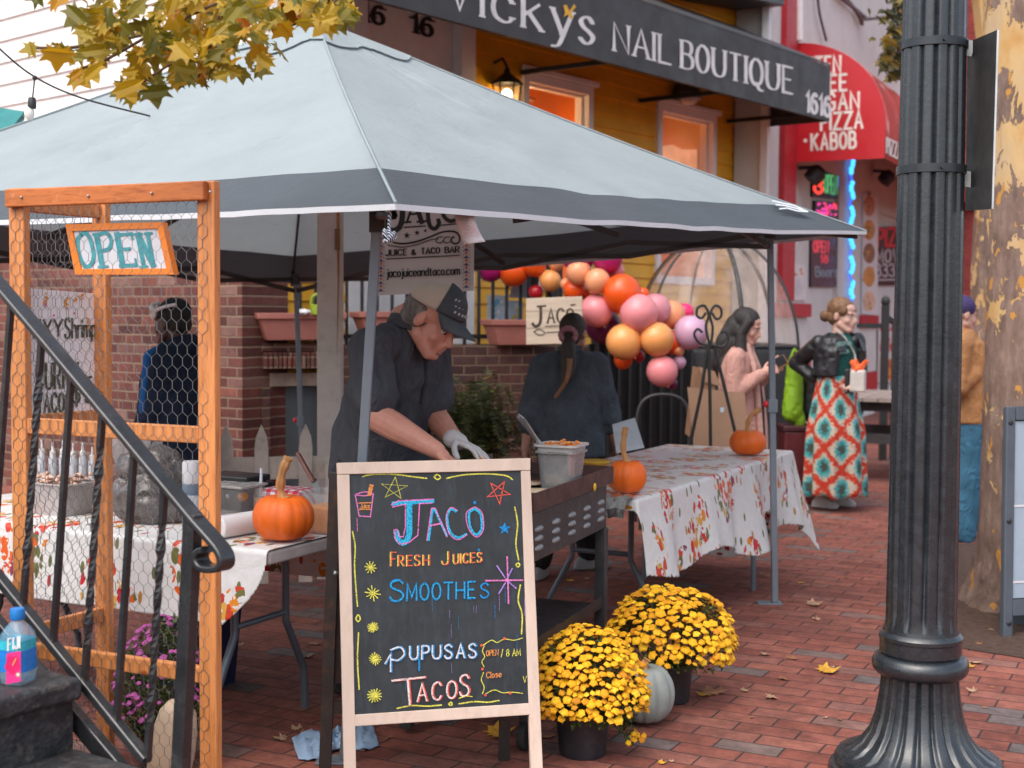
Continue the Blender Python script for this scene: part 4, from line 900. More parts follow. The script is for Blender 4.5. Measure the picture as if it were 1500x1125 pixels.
def folding_table(O, U, W, lu, lw, top, label, legs_u, dirs):
    th = thing('folding_table', label, 'table', (O+U*lu/2+W*lw/2))
    Rm = Matrix((U, W, V((0, 0, 1)))).transposed(); c = O+U*lu/2+W*lw/2
    MB().box(V((c.x, c.y, top-.025)), (lu-.004, lw-.004, .046), Rm).build('tabletop', M('table_plastic', (.5, .45, .42), .6), th, bevel=.008)
    ml = M('table_leg_steel', (.15, .19, .225), .38, .3, var=.08); ld = []
    at = lambda u, w_, z: O+U*u+W*w_+V((0, 0, z))
    for u, sp in zip(legs_u, dirs):
        w0, w1 = lw*.30, lw*.70
        for w_, s_ in ((w0, -1), (w1, 1)):
            if sp == 'v': pts = [at(u, w_, top-.05), at(u, w_, .37), at(u, w_+s_*.115, .16), at(u, w_+s_*.125, 0)]
            else: pts = [at(u, w_, top-.05), at(u, w_+s_*.02, .45), at(u, w_+s_*.17, .25), at(u, w_+s_*.175, 0)]
            o = MB().tube([pts[0], pts[1].lerp(pts[0], .08), pts[1], pts[1].lerp(pts[2], .12), pts[2].lerp(pts[1], .12), pts[2], pts[2].lerp(pts[3], .15), pts[3]], .0145, 10).build('leg', ml, th, smooth=True)
        MB().tube([at(u, w0, .40), at(u, w1, .40)], .012, 8).build('crossbar', ml, th, smooth=True)
    return th
A_ = V((.454, .891, 0)).normalized(); B_ = V((.891, -.454, 0)).normalized()
Q1 = V((-.80, 4.5, 0)); ZT1 = .742
folding_table(Q1, -B_, A_, 1.83, .76, ZT1-.003, 'folding table under the floral cloth behind the wire screen', (.33, 1.5), 'vv')
sstep = lambda x, a, b: (lambda t: t*t*(3-2*t))(min(1, max(0, (x-a)/(b-a))))
tablecloth('tablecloth', Q1, -B_, A_, 1.83, .76, ZT1+.002, [lambda v: 0, lambda v: .24, lambda u: .03+.24*math.sqrt(min(1, max(0, (u-.0)/.16))), lambda u: .27], 'floral harvest tablecloth hanging behind the orange wire screen', .10, .005, .35)
C2 = V((.75, 7.1, 0)); ZT2 = .74; O2 = C2-A_*1.22+B_*.38
folding_table(O2, A_, -B_, 2.44, .76, ZT2-.003, 'long folding table under the floral cloth beside the griddle', (.52, 1.92), 'vw')
tablecloth('tablecloth', O2, A_, -B_, 2.44, .76, ZT2+.002, [lambda v: .06, lambda v: .42+.27*sstep(v, .08, .32), lambda u: .34+.10*sstep(u, .1, 1.5)+.05*math.sin(u*5)-.16*math.exp(-((u-1.83)/.10)**2)+.06*math.exp(-((u-2.44)/.25)**2), lambda u: .14], 'floral harvest tablecloth on the long table with two pumpkins', .16, .0065, .7)

# ================================================================ GRIDDLE
gd = V((.358, .934, 0)).normalized(); gb = V((-gd.y, gd.x, 0)); GE = P(899, 683, 5.6); GZ = GE.z; GE.z = 0
gr = thing('griddle', 'dark steel flat top griddle cart with louvred side behind the chalkboard', 'griddle', GE-gd*.48+gb*.27)
Rg = Matrix((gd, gb, V((0, 0, 1)))).transposed()
def gbx(mb, u0, u1, w0, w1, z0, z1, m=0): return mb.box(GE-gd*((u0+u1)/2)+gb*((w0+w1)/2)+V((0, 0, (z0+z1)/2)), (abs(u1-u0), abs(w1-w0), z1-z0), Rg, m)
m_gt = M('griddle_rim', (.10, .052, .045), .45, .5, var=.35, scale=9, dirt=(.02, .015, .012), dirtamt=.7); m_gs = M('griddle_steel', (.075, .075, .08), .42, .55, var=.2, scale=5, dirt=(.03, .025, .02), dirtamt=.5, bump=.1)
mb = MB(); LG = .96
gbx(mb, 0, LG, 0, .008, GZ-.068, GZ); gbx(mb, 0, .008, .0085, .54, GZ-.068, GZ); gbx(mb, LG-.008, LG, .0085, .54, GZ-.068, GZ); gbx(mb, .0085, LG-.0085, .532, .54, GZ-.068, GZ+.03); mb.build('rim', m_gt, gr)
gbx(MB(), .0085, LG-.0085, .0085, .5315, GZ-.06, GZ-.045).build('cooking_plate', M('griddle_plate', (.02, .018, .017), .35, .6, var=.4, dirt=(.08, .04, .02)), gr)
mb = MB(); gbx(mb, .03, LG-.02, .02, .03, GZ-.25, GZ-.078); gbx(mb, .03, .04, .0305, .51, GZ-.25, GZ-.078); gbx(mb, LG-.03, LG-.02, .0305, .51, GZ-.25, GZ-.078); gbx(mb, .03, LG-.02, .51, .52, GZ-.25, GZ-.078); gb_ = mb.build('body', m_gs, gr, bevel=.003); MW[gb_] = MW[gr]
m_lv = M('louvre', (.27, .28, .29), .4, .4, var=.1)
for i in range(5):
    for j in range(3):
        c = GE-gd*(.11+.185*i)+gb*.0195+V((0, 0, GZ-.138-j*.034)); MB().sph(c, (.042, .010, .013), 12, 8, Rg, fn=lambda p, a, b: V((p.x, p.y, max(p.z, -.006)))).build('louvre', m_lv, gb_, smooth=True)
for u, w_ in ((.045, .035), (.045, .5), (LG-.04, .035), (LG-.04, .5)): gbx(MB(), u-.022, u+.022, w_-.022, w_+.022, .02, GZ-.251).build('leg', m_gs, gr, bevel=.003)
mb = MB(); gbx(mb, .07, LG-.07, .02, .52, .335, .35); gbx(mb, .07, LG-.07, .02, .026, .3505, .38); gbx(mb, .07, LG-.07, .514, .52, .3505, .38); mb.build('lower_shelf', M('shelf_steel', (.05, .05, .055), .4, .5, var=.3), gr)
gbx(MB(), .30, .33, .40, .43, .351, .55).box(GE-gd*.30+gb*.42+V((0, 0, .56)), (.12, .03, .02), Rg).build('bracket', m_gs, gr)
MB().sph(GE-gd*.27+gb*-.004+V((0, 0, GZ-.055)), (.016, .006, .017), 10, 8, Rg).build('grease_spill', M('grease_yellow', (.65, .38, .02), .2), gr, smooth=True)
MB().tube([GE-gd*.94+gb*.02+V((0, 0, .05)), GE-gd*.94+gb*.05+V((0, 0, .05))], .05, 20).build('wheel', M('rubber', (.02, .02, .02), .7), gr, smooth=True, bevel=.005)
# stacked deep pans with rice and spoon
pc = P(822, 712, 5.25); pc.z = GZ-.044
def pan(cz, w0, w1, h, mat_, name, parent, rim=.008):
    Rp = Matrix.Rotation(math.radians(-22), 3, 'Z')
    def ring(hw, z): return [pc+V((0, 0, cz-pc.z))+Rp@V((x*hw, y*hw*1.05, z)) for x, y in [(math.copysign(abs(math.cos(a))**.35, math.cos(a)), math.copysign(abs(math.sin(a))**.35, math.sin(a))) for a in [2*math.pi*(k+.5)/28 for k in range(28)]]]
    mb = MB(); mb.grid([ring(w0, 0), ring(w1, h-.01), ring(w1+rim, h-.008), ring(w1+rim, h), ring(w1-.004, h), ring(w0*1.0, .03)], wrap=True); mb.poly(ring(w0, 0)); return mb.build(name, mat_, parent, smooth=True, ang=50), ring
m_pan = M('pan_steel', (.42, .42, .42), .3, .6, var=.08, dirt=(.4, .2, .08), dirtamt=.25)
pt = thing('food_pan', 'tall grey food pan stacked in another on the griddle, filled with orange rice', 'food pan', pc)
pan(pc.z, .066, .078, .145, m_pan, 'outer_pan', pt); o, ring = pan(pc.z+.03, .064, .080, .14, M('pan_plastic', (.5, .5, .48), .35, .1), 'inner_pan', pt, .011)
mb = MB(); mb.poly(ring(.074, .125))
for i in range(90): mb.sph(pc+V((random.uniform(-.065, .065), random.uniform(-.065, .065), .157+random.uniform(0, .012)+(.012 if random.random() < .2 else 0))), (.009, .006, .005), 6, 4, Matrix.Rotation(random.random()*3, 3, 'Z'))
mb.build('rice', M('orange_rice', (.62, .2, .03), .6, var=.3, scale=40), pt)
sp = thing('serving_spoon', 'steel serving spoon leaning in the pan of orange rice', 'spoon', P(797, 655, 5.2))
a, b_ = P(759, 607, 5.12), P(801, 664, 5.24); d_ = (b_-a).normalized(); sx, _, sz = frame(d_)
mb = MB(); rows = []
for i in range(17):
    t = i/16; wd = .0185*(1+.25*math.cos(t*5))*(math.sqrt(min(1, t*9+.05))); p = a.lerp(b_, t)
    rows.append([p+sx*wd*math.cos(f)+sz*.0045*math.sin(f) for f in [2*math.pi*k/10 for k in range(10)]])
mb.grid(rows, wrap=True).build('handle', M('spoon_steel', (.66, .67, .70), .25, .55, var=.05), sp, smooth=True)
MB().sph(a+d_*.022+sz*.0035-V((0, .004, 0)), (.003, .003, .005), 8, 6).build('hanging_hole', m_dark, sp)
for k_, (px, py, Y, r) in enumerate(((786, 693, 5.12, .055), (778, 687, 5.3, .05))):
    c = P(px, py, Y); c.z = GZ-.044+.006*k_; o = MB().lathe([(r, 0), (r+.002, .003), (r-.004, .007), (0, .009)], 24, c).build('tortilla', M('tortilla', (.62, .46, .3), .8, var=.15, scale=30), smooth=True); tag(o, ('corn tortilla lying on the griddle against the food pan', 'corn tortilla further back on the griddle beside the food pan')[k_], 'tortilla')

# ================================================================ PUMPKINS
def pumpkin(base, rx, h, stem, ribs, mat_, smat, label, depth=.03, name='pumpkin', sr=.011, group=None):
    th = thing(name, label, 'pumpkin', base, 0, group)
    mb = MB(); prof = []
    for j in range(23):
        b = math.pi*(j/22-.5); prof.append((max(.002, rx*math.cos(b)**.72) if abs(b) < 1.57 else .002, h/2+h/2*math.sin(b)-(.10*h*math.exp(-((math.pi/2-b)/.32)**2))+(.06*h*math.exp(-((b+math.pi/2)/.35)**2))))
    ph = random.random()*6
    mb.lathe(prof, ribs*8, base, None, 0, lambda a, i, z: 1-depth*abs(math.cos(a*ribs/2+ph+.25*math.sin(a*3)))**5+.012*math.sin(a*2+ph)); mb.build('fruit', mat_, th, smooth=True)
    top = base+V((0, 0, h*.86)); pts = catmull([top]+stem, 6); N = len(pts)
    st2 = MB(); st2.tube(pts, [sr*(1.5 if i < 2 else 1)*(1+.15*math.sin(i))*(1.0+(.35 if i > N-3 else 0)) for i in range(N)], 7); st2.build('stem', smat, th, smooth=True, ang=20)
    return th
m_pk = M('pumpkin_orange', (.78, .13, .002), .5, var=.16, scale=14, st=(1, 1, .3), dirt=(.7, .22, .02), dirtamt=.2, bump=.08, bscale=70); m_st = M('pumpkin_stem', (.50, .25, .09), .75, var=.35, scale=18, st=(1, 1, .15), bump=.4, bscale=50)
p1 = G(415, 792, ZT1+.003); pumpkin(p1, .106, .165, [P(411, 715, p1.y), P(414, 690, p1.y-.01), P(423, 670, p1.y-.01)], 13, m_pk, m_st, 'orange pumpkin on the floral table at left, with thick curved stem', sr=.0155)
p2 = G(918, 723, ZT2+.003); pumpkin(p2, .088, .155, [P(913, 660, p2.y), P(914, 640, p2.y), P(916, 626, p2.y)], 12, m_pk, m_st, 'orange pumpkin with tall straight stem at the griddle end of the table', sr=.0135)
p3 = G(1095, 667, ZT2+.003); pumpkin(p3, .105, .15, [P(1095, 622, p3.y), P(1101, 608, p3.y), P(1115, 599, p3.y)], 13, m_pk, m_st, 'orange pumpkin with bent stem at the far end of the floral table', sr=.014)
p4 = G(943, 1058); pumpkin(p4, .115, .225, [p4+V((0, 0, .22)), p4+V((.01, 0, .24))], 11, M('pumpkin_grey', (.26, .29, .27), .55, var=.2, scale=8, dirt=(.4, .3, .2), dirtamt=.4), m_st, 'pale blue grey ribbed pumpkin on the bricks between two yellow mums', .10, sr=.014)
p5 = V((-1.10, 4.3, 0)); th = thing('gourd', 'pale cream gourd standing on the bricks behind the wire screen', 'gourd', p5)
MB().lathe([(.0, .0), (.05, .004), (.068, .05), (.074, .12), (.07, .2), (.058, .26), (.035, .292), (0, .302)], 28, p5, Matrix.Rotation(.16, 3, 'Y')).build('fruit', M('gourd_cream', (.62, .46, .32), .5, var=.08), th, smooth=True)

# ================================================================ MUMS
def island_mat(name, stops):
    m, n, b = newmat(name); g = nd(n, 'ShaderNodeNewGeometry'); c = ramp(n, g.outputs['Random Per Island'], stops); c = mixc(n, 1.0, c, ramp(n, noise_(n, coords(n, 'Object'), 170, 3), [(.3, (.72,)*3), (.65, (1.1,)*3)]), 'MULTIPLY'); n.links.new(c, b.inputs['Base Color']); b.inputs['Roughness'].default_value = .75
    bump_(n, b, noise_(n, coords(n, 'Object'), 330, 3), .6, .003); return m
def mum(base, R, z0, z1, pr, ph, nb, col, label, gl=(.075, .10, .018), spill=None, bs=.0125):
    th = thing('potted_mum', label, 'potted plant', base)
    if pr:
        MB().lathe([(pr*.78, 0), (pr*.82, .004), (pr*.97, ph-.022), (pr*1.04, ph-.022), (pr*1.05, ph), (pr*.96, ph), (pr*.92, ph-.02), (0, ph-.022)], 36, base).build('pot', M('nursery_pot', (.012, .013, .018), .38, var=.2, dirt=(.09, .08, .07), dirtamt=.35), th, smooth=True, ang=35)
    H = z1-z0; c = base+V((0, 0, z0+H*.30))
    leaf = MB(); 
    def dome(u, a, k=1.0):
        phi = u; k = k*(1+.16*nz((math.cos(a)*1.4+base.x*7, math.sin(a)*1.4, math.cos(u)*1.4))); r = R*math.sin(phi)*k; zz = (H*.70*math.cos(phi) if phi < math.pi/2 else H*.5*math.cos(phi))*k
        return c+V((r*math.cos(a), r*math.sin(a), zz)), V((math.sin(phi)*math.cos(a)/R, math.sin(phi)*math.sin(a)/R, math.cos(phi)/(H*.7))).normalized()
    for i in range(2600):
        phi = math.acos(random.uniform(-.55, 1)); a = random.uniform(0, 6.283); p, nn = dome(phi, a, random.uniform(.72, .97))
        d = (nn*.5+V((random.gauss(0, .6), random.gauss(0, .6), random.gauss(0, .4)))).normalized(); x, _, zz = frame(d); s_ = random.uniform(.008, .019)
        leaf.add([p, p+d*s_*.6+x*s_*.45, p+d*s_*1.5, p+d*s_*.6-x*s_*.45], [(0, 1, 2, 3)])
    for i in range(40):
        phi = math.acos(random.uniform(.0, 1)); a = random.uniform(0, 6.283); p, nn = dome(phi, a, .92); leaf.tube([base+V((0, 0, z0*.9)), base.lerp(p, .5)+V((0, 0, .03)), p], .0022, 4)
    fb = MB()
    def bloom(p, nn, s_):
        x, d, z_ = frame(nn, V((.3, .8, .1))); k = 11; ph_ = random.random(); vs = [p+d*s_*.30]
        for rr, hh, am in ((.5, .30, .10), (.92, .12, .20), (1.0, -.12, .24)):
            for j in range(k):
                a = 2*math.pi*(j+ph_)/k; q_ = rr*(1+am*(1 if j % 2 else -1)*.5+random.uniform(-.06, .06)); vs.append(p+(x*math.cos(a)+z_*math.sin(a))*s_*q_+d*s_*(hh+random.uniform(-.05, .05)))
        fs = [(0, 1+j, 1+(j+1) % k) for j in range(k)]+[(1+r*k+j, 1+r*k+(j+1) % k, 1+(r+1)*k+(j+1) % k, 1+(r+1)*k+j) for r in (0, 1) for j in range(k)]
        fb.add(vs, fs, 0)
    pts = []
    tries = 0
    while len(pts) < nb and tries < nb*40:
        tries += 1; ct = random.uniform(-.28, 1); phi = math.acos(ct); a = random.uniform(0, 6.283)
        if ct < .05 and random.random() < .55: continue
        p, nn = dome(phi, a, random.uniform(.97, 1.06)); s_ = bs*random.uniform(.62, 1.22)*(1 if ct > .1 else .9)
        if any((p-q_).length < (s_+r_)*.66 for q_, r_ in pts): continue
        if nz(p*9.0) < -.42: continue
        pts.append((p, s_)); bloom(p, (nn*.6+V((random.gauss(0, .22), random.gauss(0, .22)-.1, .75))).normalized(), s_)
    for sx_ in (spill or []):
        for _ in range(3): bloom(sx_+V((random.gauss(0, .012), random.gauss(0, .01), random.gauss(0, .008))), V((.3, -.7, .5)).normalized(), bs*random.uniform(.6, .9))
        leaf.tube(catmull([c+V((R*.5, -.05, -H*.1)), (c+sx_)/2+V((0, 0, .0)), sx_]), .0025, 4)
        for _ in range(40):
            p = (c+V((R*.4, -.05, -H*.15))).lerp(sx_, random.uniform(.2, .95))+V((random.gauss(0, .012), random.gauss(0, .012), random.gauss(0, .012))); d = V((random.gauss(0, 1), random.gauss(0, 1), random.gauss(0, 1))).normalized(); x, _, zz = frame(d); s_ = .014
            leaf.add([p, p+d*s_*.6+x*s_*.45, p+d*s_*1.5, p+d*s_*.6-x*s_*.45], [(0, 1, 2, 3)])
    leaf.build('foliage', M('mum_leaf', gl, .6, var=.6, scale=20, transl=.2), th)
    fb.build('blossoms', col, th, smooth=True, ang=50); return th
m_gold = island_mat('mum_gold', [(0, (.60, .22, .004)), (.12, (.78, .33, .003)), (.5, (.87, .42, .003)), (.85, (.92, .49, .006)), (1, (.95, .58, .03))]); m_mag = M('mum_purple', (.42, .07, .30), .6, var=.3, scale=40, transl=.15)
b1 = G(853, 1104); mum(b1+V((0, 0, 0)), .208, .125, .43, .098, .155, 620, m_gold, 'nearer pot of yellow mums beside the chalkboard leg', spill=[P(929, 1076, b1.y-.05), P(922, 1083, b1.y-.05), P(935, 1081, b1.y-.03)], bs=.0158)
b2 = G(981, 1026); mum(b2, .246, .15, .44, .092, .155, 520, m_gold, 'farther pot of yellow mums, wide dome, behind the grey pumpkin', bs=.0185)
mum(V((-1.17, 4.55, 0)), .15, .10, .50, .09, .14, 150, m_mag, 'pot of purple mums on the bricks behind the wire screen', bs=.012)
# ================================================================ PEOPLE
def cap(mb, a, b, r0, r1, n=12):
    a = V(a); b = V(b); d = (b-a); L_ = d.length
    if L_ < 1e-5: return mb.sph(a, r0, n, 8)
    d /= L_; pts = []; rs = []
    for k in range(5): t = math.pi/2*(1-k/4); pts.append(a-d*r0*math.sin(t)); rs.append(max(.0004, r0*math.cos(t)))
    for k in range(1, 5): t = math.pi/2*k/4; pts.append(b+d*r1*math.sin(t)); rs.append(max(.0004, r1*math.cos(t)))
    pts.insert(5, b); rs.insert(5, r1); return mb.tube(pts, rs, n)
def chain(mb, pts, rs):
    for i in range(len(pts)-1): cap(mb, pts[i], pts[i+1], rs[i], rs[i+1])
    return mb
def loft(mb, rings, n=28, m=0):
    """rings: (centre, half width, half depth, lateral dir, forward dir)"""
    rows = []
    for c, a, b, l, f in rings: rows.append([V(c)+V(l)*a*math.copysign(abs(math.cos(t))**.85, math.cos(t))+V(f)*b*math.copysign(abs(math.sin(t))**.9, math.sin(t)) for t in [2*math.pi*k/n for k in range(n)]])
    mb.grid(rows, m, wrap=True); mb.poly(rows[0][::-1], m); mb.poly(rows[-1], m); return mb
def blob(mb, name, mat_, parent, voxel=.007, smooth=3, wr=0.0, wscale=9.0, wst=(1, 1, 1), sub=None):
    me = bpy.data.meshes.new('tmp'); me.from_pydata(mb.v, [], mb.f)
    bm = bmesh.new(); bm.from_mesh(me); bmesh.ops.recalc_face_normals(bm, faces=bm.faces); bm.to_mesh(me); bm.free()
    ob = bpy.data.objects.new('tmp', me); COL.objects.link(ob)
    r = ob.modifiers.new('r', 'REMESH'); r.mode = 'VOXEL'; r.voxel_size = voxel
    s_ = ob.modifiers.new('s', 'SMOOTH'); s_.iterations = smooth; s_.factor = .5
    dg = bpy.context.evaluated_depsgraph_get(); dg.update(); out = bpy.data.meshes.new_from_object(ob.evaluated_get(dg))
    bpy.data.objects.remove(ob); bpy.data.meshes.remove(me)
    inv = MW[parent].inverted(); out.name = name
    if wr:
        vs = [(v, v.normal.copy()) for v in out.vertices]
        for v, nn in vs:
            p = V((v.co.x*wst[0], v.co.y*wst[1], v.co.z*wst[2]))*wscale
            k = noise.noise(p)+.5*noise.noise(p*2.3+V((7, 3, 1))); ridge = 1-abs(k)*2
            v.co += nn*wr*(ridge*.6+k*.6)
    out.transform(inv); out.materials.clear(); out.materials.append(mat_)
    out.polygons.foreach_set('use_smooth', [True]*len(out.polygons))
    o = bpy.data.objects.new(name, out); COL.objects.link(o); o.parent = parent; MW[o] = MW[parent]; return o
class Head:
    def __init__(s, c, fwd, up=(0, 0, 1), k=1.0):
        s.c = V(c); s.x, s.y, s.z = frame(fwd, up); s.k = k; s.R = Matrix((s.x, s.y, s.z)).transposed()
    def at(s, x, y, z): return s.c+(s.x*x+s.y*y+s.z*z)*s.k
    def ell(s, mb, p, r, rx=0.0): return mb.sph(s.at(*p), [q*s.k for q in r], 16, 12, s.R@Matrix.Rotation(rx, 3, 'X'))
    def flesh(s, mb, male=False):
        k = s.k; e = lambda p, r, rx=0.0: s.ell(mb, p, r, rx); c = lambda a, b, r0, r1: cap(mb, s.at(*a), s.at(*b), r0*k, r1*k)
        e((0, -.012, .035), (.074, .094, .085)); e((0, .03, -.025), (.060, .066, .085)); e((0, .070, -.094), (.026, .024, .02))
        j = .056 if male else .05
        for sx_ in (-1, 1):
            c((sx_*j, .012, -.055), (sx_*.022, .066, -.095), .026, .021); e((sx_*.038, .060, -.030), (.022, .022, .024))
            e((sx_*.076, -.004, -.004), (.0085, .019, .031), -.25); e((sx_*.072, .004, -.006), (.008, .012, .020)); e((sx_*.011, .094, -.042), (.009, .011, .008))
            c((sx_*.012, .088, .020), (sx_*.042, .074, .022), .010, .009)
        c((0, .088, .012), (0, .108, -.030), .009, .0125); e((0, .085, -.052), (.026, .018, .014)); e((0, .088, -.0645), (.022, .011, .0055)); e((0, .086, -.0745), (.019, .011, .0062)); e((0, .02, .05), (.066, .072, .05))
    def face(s, parent, eye=(.03, .02, .015), brow=(.05, .03, .02), lip=(.45, .17, .15), tag_=''):
        k = s.k
        for sx_ in (-1, 1):
            ey = MB().sph(s.at(sx_*.031, .0765, .000), (.0115*k, .0115*k, .0085*k), 12, 8).build('eye', M('eye_white', (.5, .47, .45), .2, var=.02), parent, smooth=True); MW[ey] = MW[parent]
            mb = MB().sph(s.at(sx_*.031, .0850, -.001), (.0056*k,)*3, 8, 6); cap(mb, s.at(sx_*.018, .0870, .0052), s.at(sx_*.043, .080, .0045), .0016*k, .0012*k, 6); mb.build('iris', M('iris_dark', eye, .2), ey, smooth=True)
            mb = MB(); chain(mb, [s.at(sx_*.014, .0965, .020), s.at(sx_*.03, .0935, .025), s.at(sx_*.047, .0815, .021)], [.0022*k, .0027*k, .0016*k]); mb.build('eyebrow', M('brow'+tag_, brow, .8), parent, smooth=True)
        mb = MB(); s.ell(mb, (0, .0905, -.0648), (.0205, .0095, .0042)); s.ell(mb, (0, .0890, -.0738), (.0175, .0095, .0052)); mb.build('lips', M('lips'+tag_, lip, .4), parent, smooth=True)
def hand(mb, wrist, d, palm, k=1.0, thumb=1, curl=.5, spread=.1):
    d = V(d).normalized(); n_ = V(palm); n_ = (n_-d*n_.dot(d)).normalized(); l = d.cross(n_)
    at = lambda x, y, z: V(wrist)+(l*x+d*y+n_*z)*k
    cap(mb, V(wrist), at(0, .03, 0), .024*k, .024*k)
    for i in range(4):
        x = (-.03+.02*i); cap(mb, at(x*.6, .025, 0), at(x, .085, .0), .014*k, .0115*k, 10)
        L_ = (.066, .078, .072, .056)[i] if thumb < 0 else (.056, .072, .078, .066)[i]
        a = 0; p = at(x, .087, 0); q = V((spread*(x/.03), 1, 0)); r = .0088*k
        for sgm, f in enumerate((.45, .32, .26)):
            a += curl*(.5, .75, .6)[sgm]; dd = l*q.x+d*math.cos(a)+n_*math.sin(a); e = p+dd.normalized()*L_*f*k*1.05; cap(mb, p, e, r, r*.9, 8); p = e; r *= .92
    p = at(thumb*.032, .028, .006)
    for f, ang in ((.04, .75), (.032, .5), (.024, .3)):
        dd = (d*math.cos(ang)+l*thumb*math.sin(ang)+n_*.45).normalized(); e = p+dd*f*k; cap(mb, p, e, .0115*k, .0100*k, 8); p = e
    return mb
def skin(name, col): return M(name, col, .48, var=.10, scale=22, bump=.08, bscale=160, bdist=.001)
def shoe(mb, ank, d, k=1.0):
    d = V((d[0], d[1], 0)).normalized(); l = V((-d.y, d.x, 0)); g = V((ank[0], ank[1], 0))
    loft(mb, [(g+d*.02+V((0, 0, .004)), .042*k, .125*k, l, d), (g+d*.03+V((0, 0, .03)), .045*k, .13*k, l, d), (g+d*.02+V((0, 0, .055)), .04*k, .115*k, l, d), (g+V((0, 0, .085)), .034*k, .06*k, l, d), (g-d*.02+V((0, 0, .11)), .032*k, .045*k, l, d)], 20); return mb
def fabric(name, col, var=.2, wv=0, rough=.85, scale=7):
    if name in _mc: return _mc[name]
    m = M(name, col, rough, var=var, scale=scale, spec=.25); n = m.node_tree; b = n.nodes['Principled BSDF']
    f_ = noise_(n, coords(n, 'Object', (1.5, 1.5, .8)), 6.5, 3, .55, 0, 1.4); f_ = math_(n, 'ABSOLUTE', math_(n, 'SUBTRACT', f_, .5))
    h = math_(n, 'ADD', math_(n, 'MULTIPLY', f_, -2.0), math_(n, 'MULTIPLY', noise_(n, coords(n, 'Object'), 260, 2), .05)); bump_(n, b, h, .55, .03)
    return m

# ---- the cook in the cap
man = thing('person', 'man in tan and grey trucker cap and dark polo shirt bending over the griddle', 'person', (-.5, 5.5, 0))
f = V((.80, -.60, 0)); r = V((-.6, -.8, 0))
pel = P(556, 700, 5.52); wai = P(560, 628, 5.5); che = P(580, 556, 5.44); upc = P(592, 498, 5.38); nek = P(603, 470, 5.36)
sn = P(541, 512, 5.18); sf = P(630, 512, 5.56); en = P(552, 610, 5.10); ef = P(636, 610, 5.52); wn = P(640, 660, 5.03); wf = P(668, 645, 5.36)
hd = Head(P(632, 470, 5.30), (.74, -.40, -.54), (.3, 0, 1), 1.12)
sk = skin('skin_ruddy', (.64, .28, .20))
mb = MB(); hd.flesh(mb, True)
chain(mb, [upc, nek+V((0, 0, .01)), hd.at(0, -.02, -.05)], [.085, .07, .062]); cap(mb, hd.at(0, -.05, -.02), nek-f*.03, .06, .07)
chain(mb, [sn, en, en.lerp(wn, .3), wn], [.062, .056, .054, .033]); chain(mb, [sf, ef, ef.lerp(wf, .3), wf], [.06, .054, .05, .032])
hand(mb, wn, (wn-en).normalized()+V((0, 0, -.25)), (0, 0, -1), 1.05, 1, .35); hand(mb, wf, P(700, 660, 5.28)-wf, (-.2, -.2, -1), 1.0, -1, .3)
hips = [pel+r*.1, pel-r*.1]; feet = [V((pel.x+r.x*.16, pel.y+r.y*.14, 0)), V((pel.x-r.x*.14, pel.y-r.y*.12, 0))]
chain(mb, [che, wai, pel], [.12, .12, .13])
for h_, ft in zip(hips, feet): chain(mb, [h_, h_.lerp(ft, .5)+f*.02, ft+V((0, 0, .1))], [.08, .055, .04])
blob(mb, 'body', sk, man, .0048, 2)
hd.face(man, (.03, .03, .03), (.25, .2, .17), (.42, .15, .13), '_man')
sh = MB(); l2 = r
loft(sh, [(pel+V((0, 0, -.10)), .205, .165, l2, f), (pel+V((0, 0, .02)), .212, .175, l2, f), (wai, .205, .172, l2, f), (che, .208, .150, l2, f), (upc+V((0, 0, -.02)), .175, .105, l2, f), (upc.lerp(nek, .62), .09, .07, l2, f)])
chain(sh, [upc+r*.05, sn, sn.lerp(en, .72)], [.072, .082, .086]); chain(sh, [upc-r*.05, sf, sf.lerp(ef, .74)], [.072, .08, .083])
m_polo = fabric('polo_navy', (.062, .064, .075)); blob(sh, 'shirt', m_polo, man, .008, 3, .012, 7, (1.7, 1.7, .7))
cb = MB(); rows = []
for zz, rr in ((-.005, .082), (.038, .080), (.042, .084), (.0, .105)):
    rows.append([nek+V((0, 0, -.012))+r*math.cos(t)*rr*1.0+f*math.sin(t)*rr*.92+V((0, 0, zz-.035*max(0, math.sin(t)))) for t in [2*math.pi*k/32+.0 for k in range(32)]])
cb.grid(rows, wrap=True); cb.build('collar', m_polo, man, smooth=True, solid=.004)
pk = MB(); pk.tube([upc+f*.118+V((0, 0, -.0)), che+f*.152, che.lerp(wai, .45)+f*.163], [.010, .010, .006], 6); pk.build('placket', M('placket', (.018, .02, .03), .8), man, smooth=True)
pt_ = MB()
for h_, ft in zip(hips, feet): chain(pt_, [h_+V((0, 0, .05)), h_.lerp(ft, .5)+f*.02, ft+V((0, 0, .08))], [.125, .092, .075])
blob(pt_, 'trousers', fabric('trousers_charcoal', (.035, .035, .04)), man, .010, 3, .006, 6)
for ft in feet: blob(shoe(MB(), ft, f), 'shoe', M('shoe_dark', (.03, .03, .03), .6), man, .008, 2)
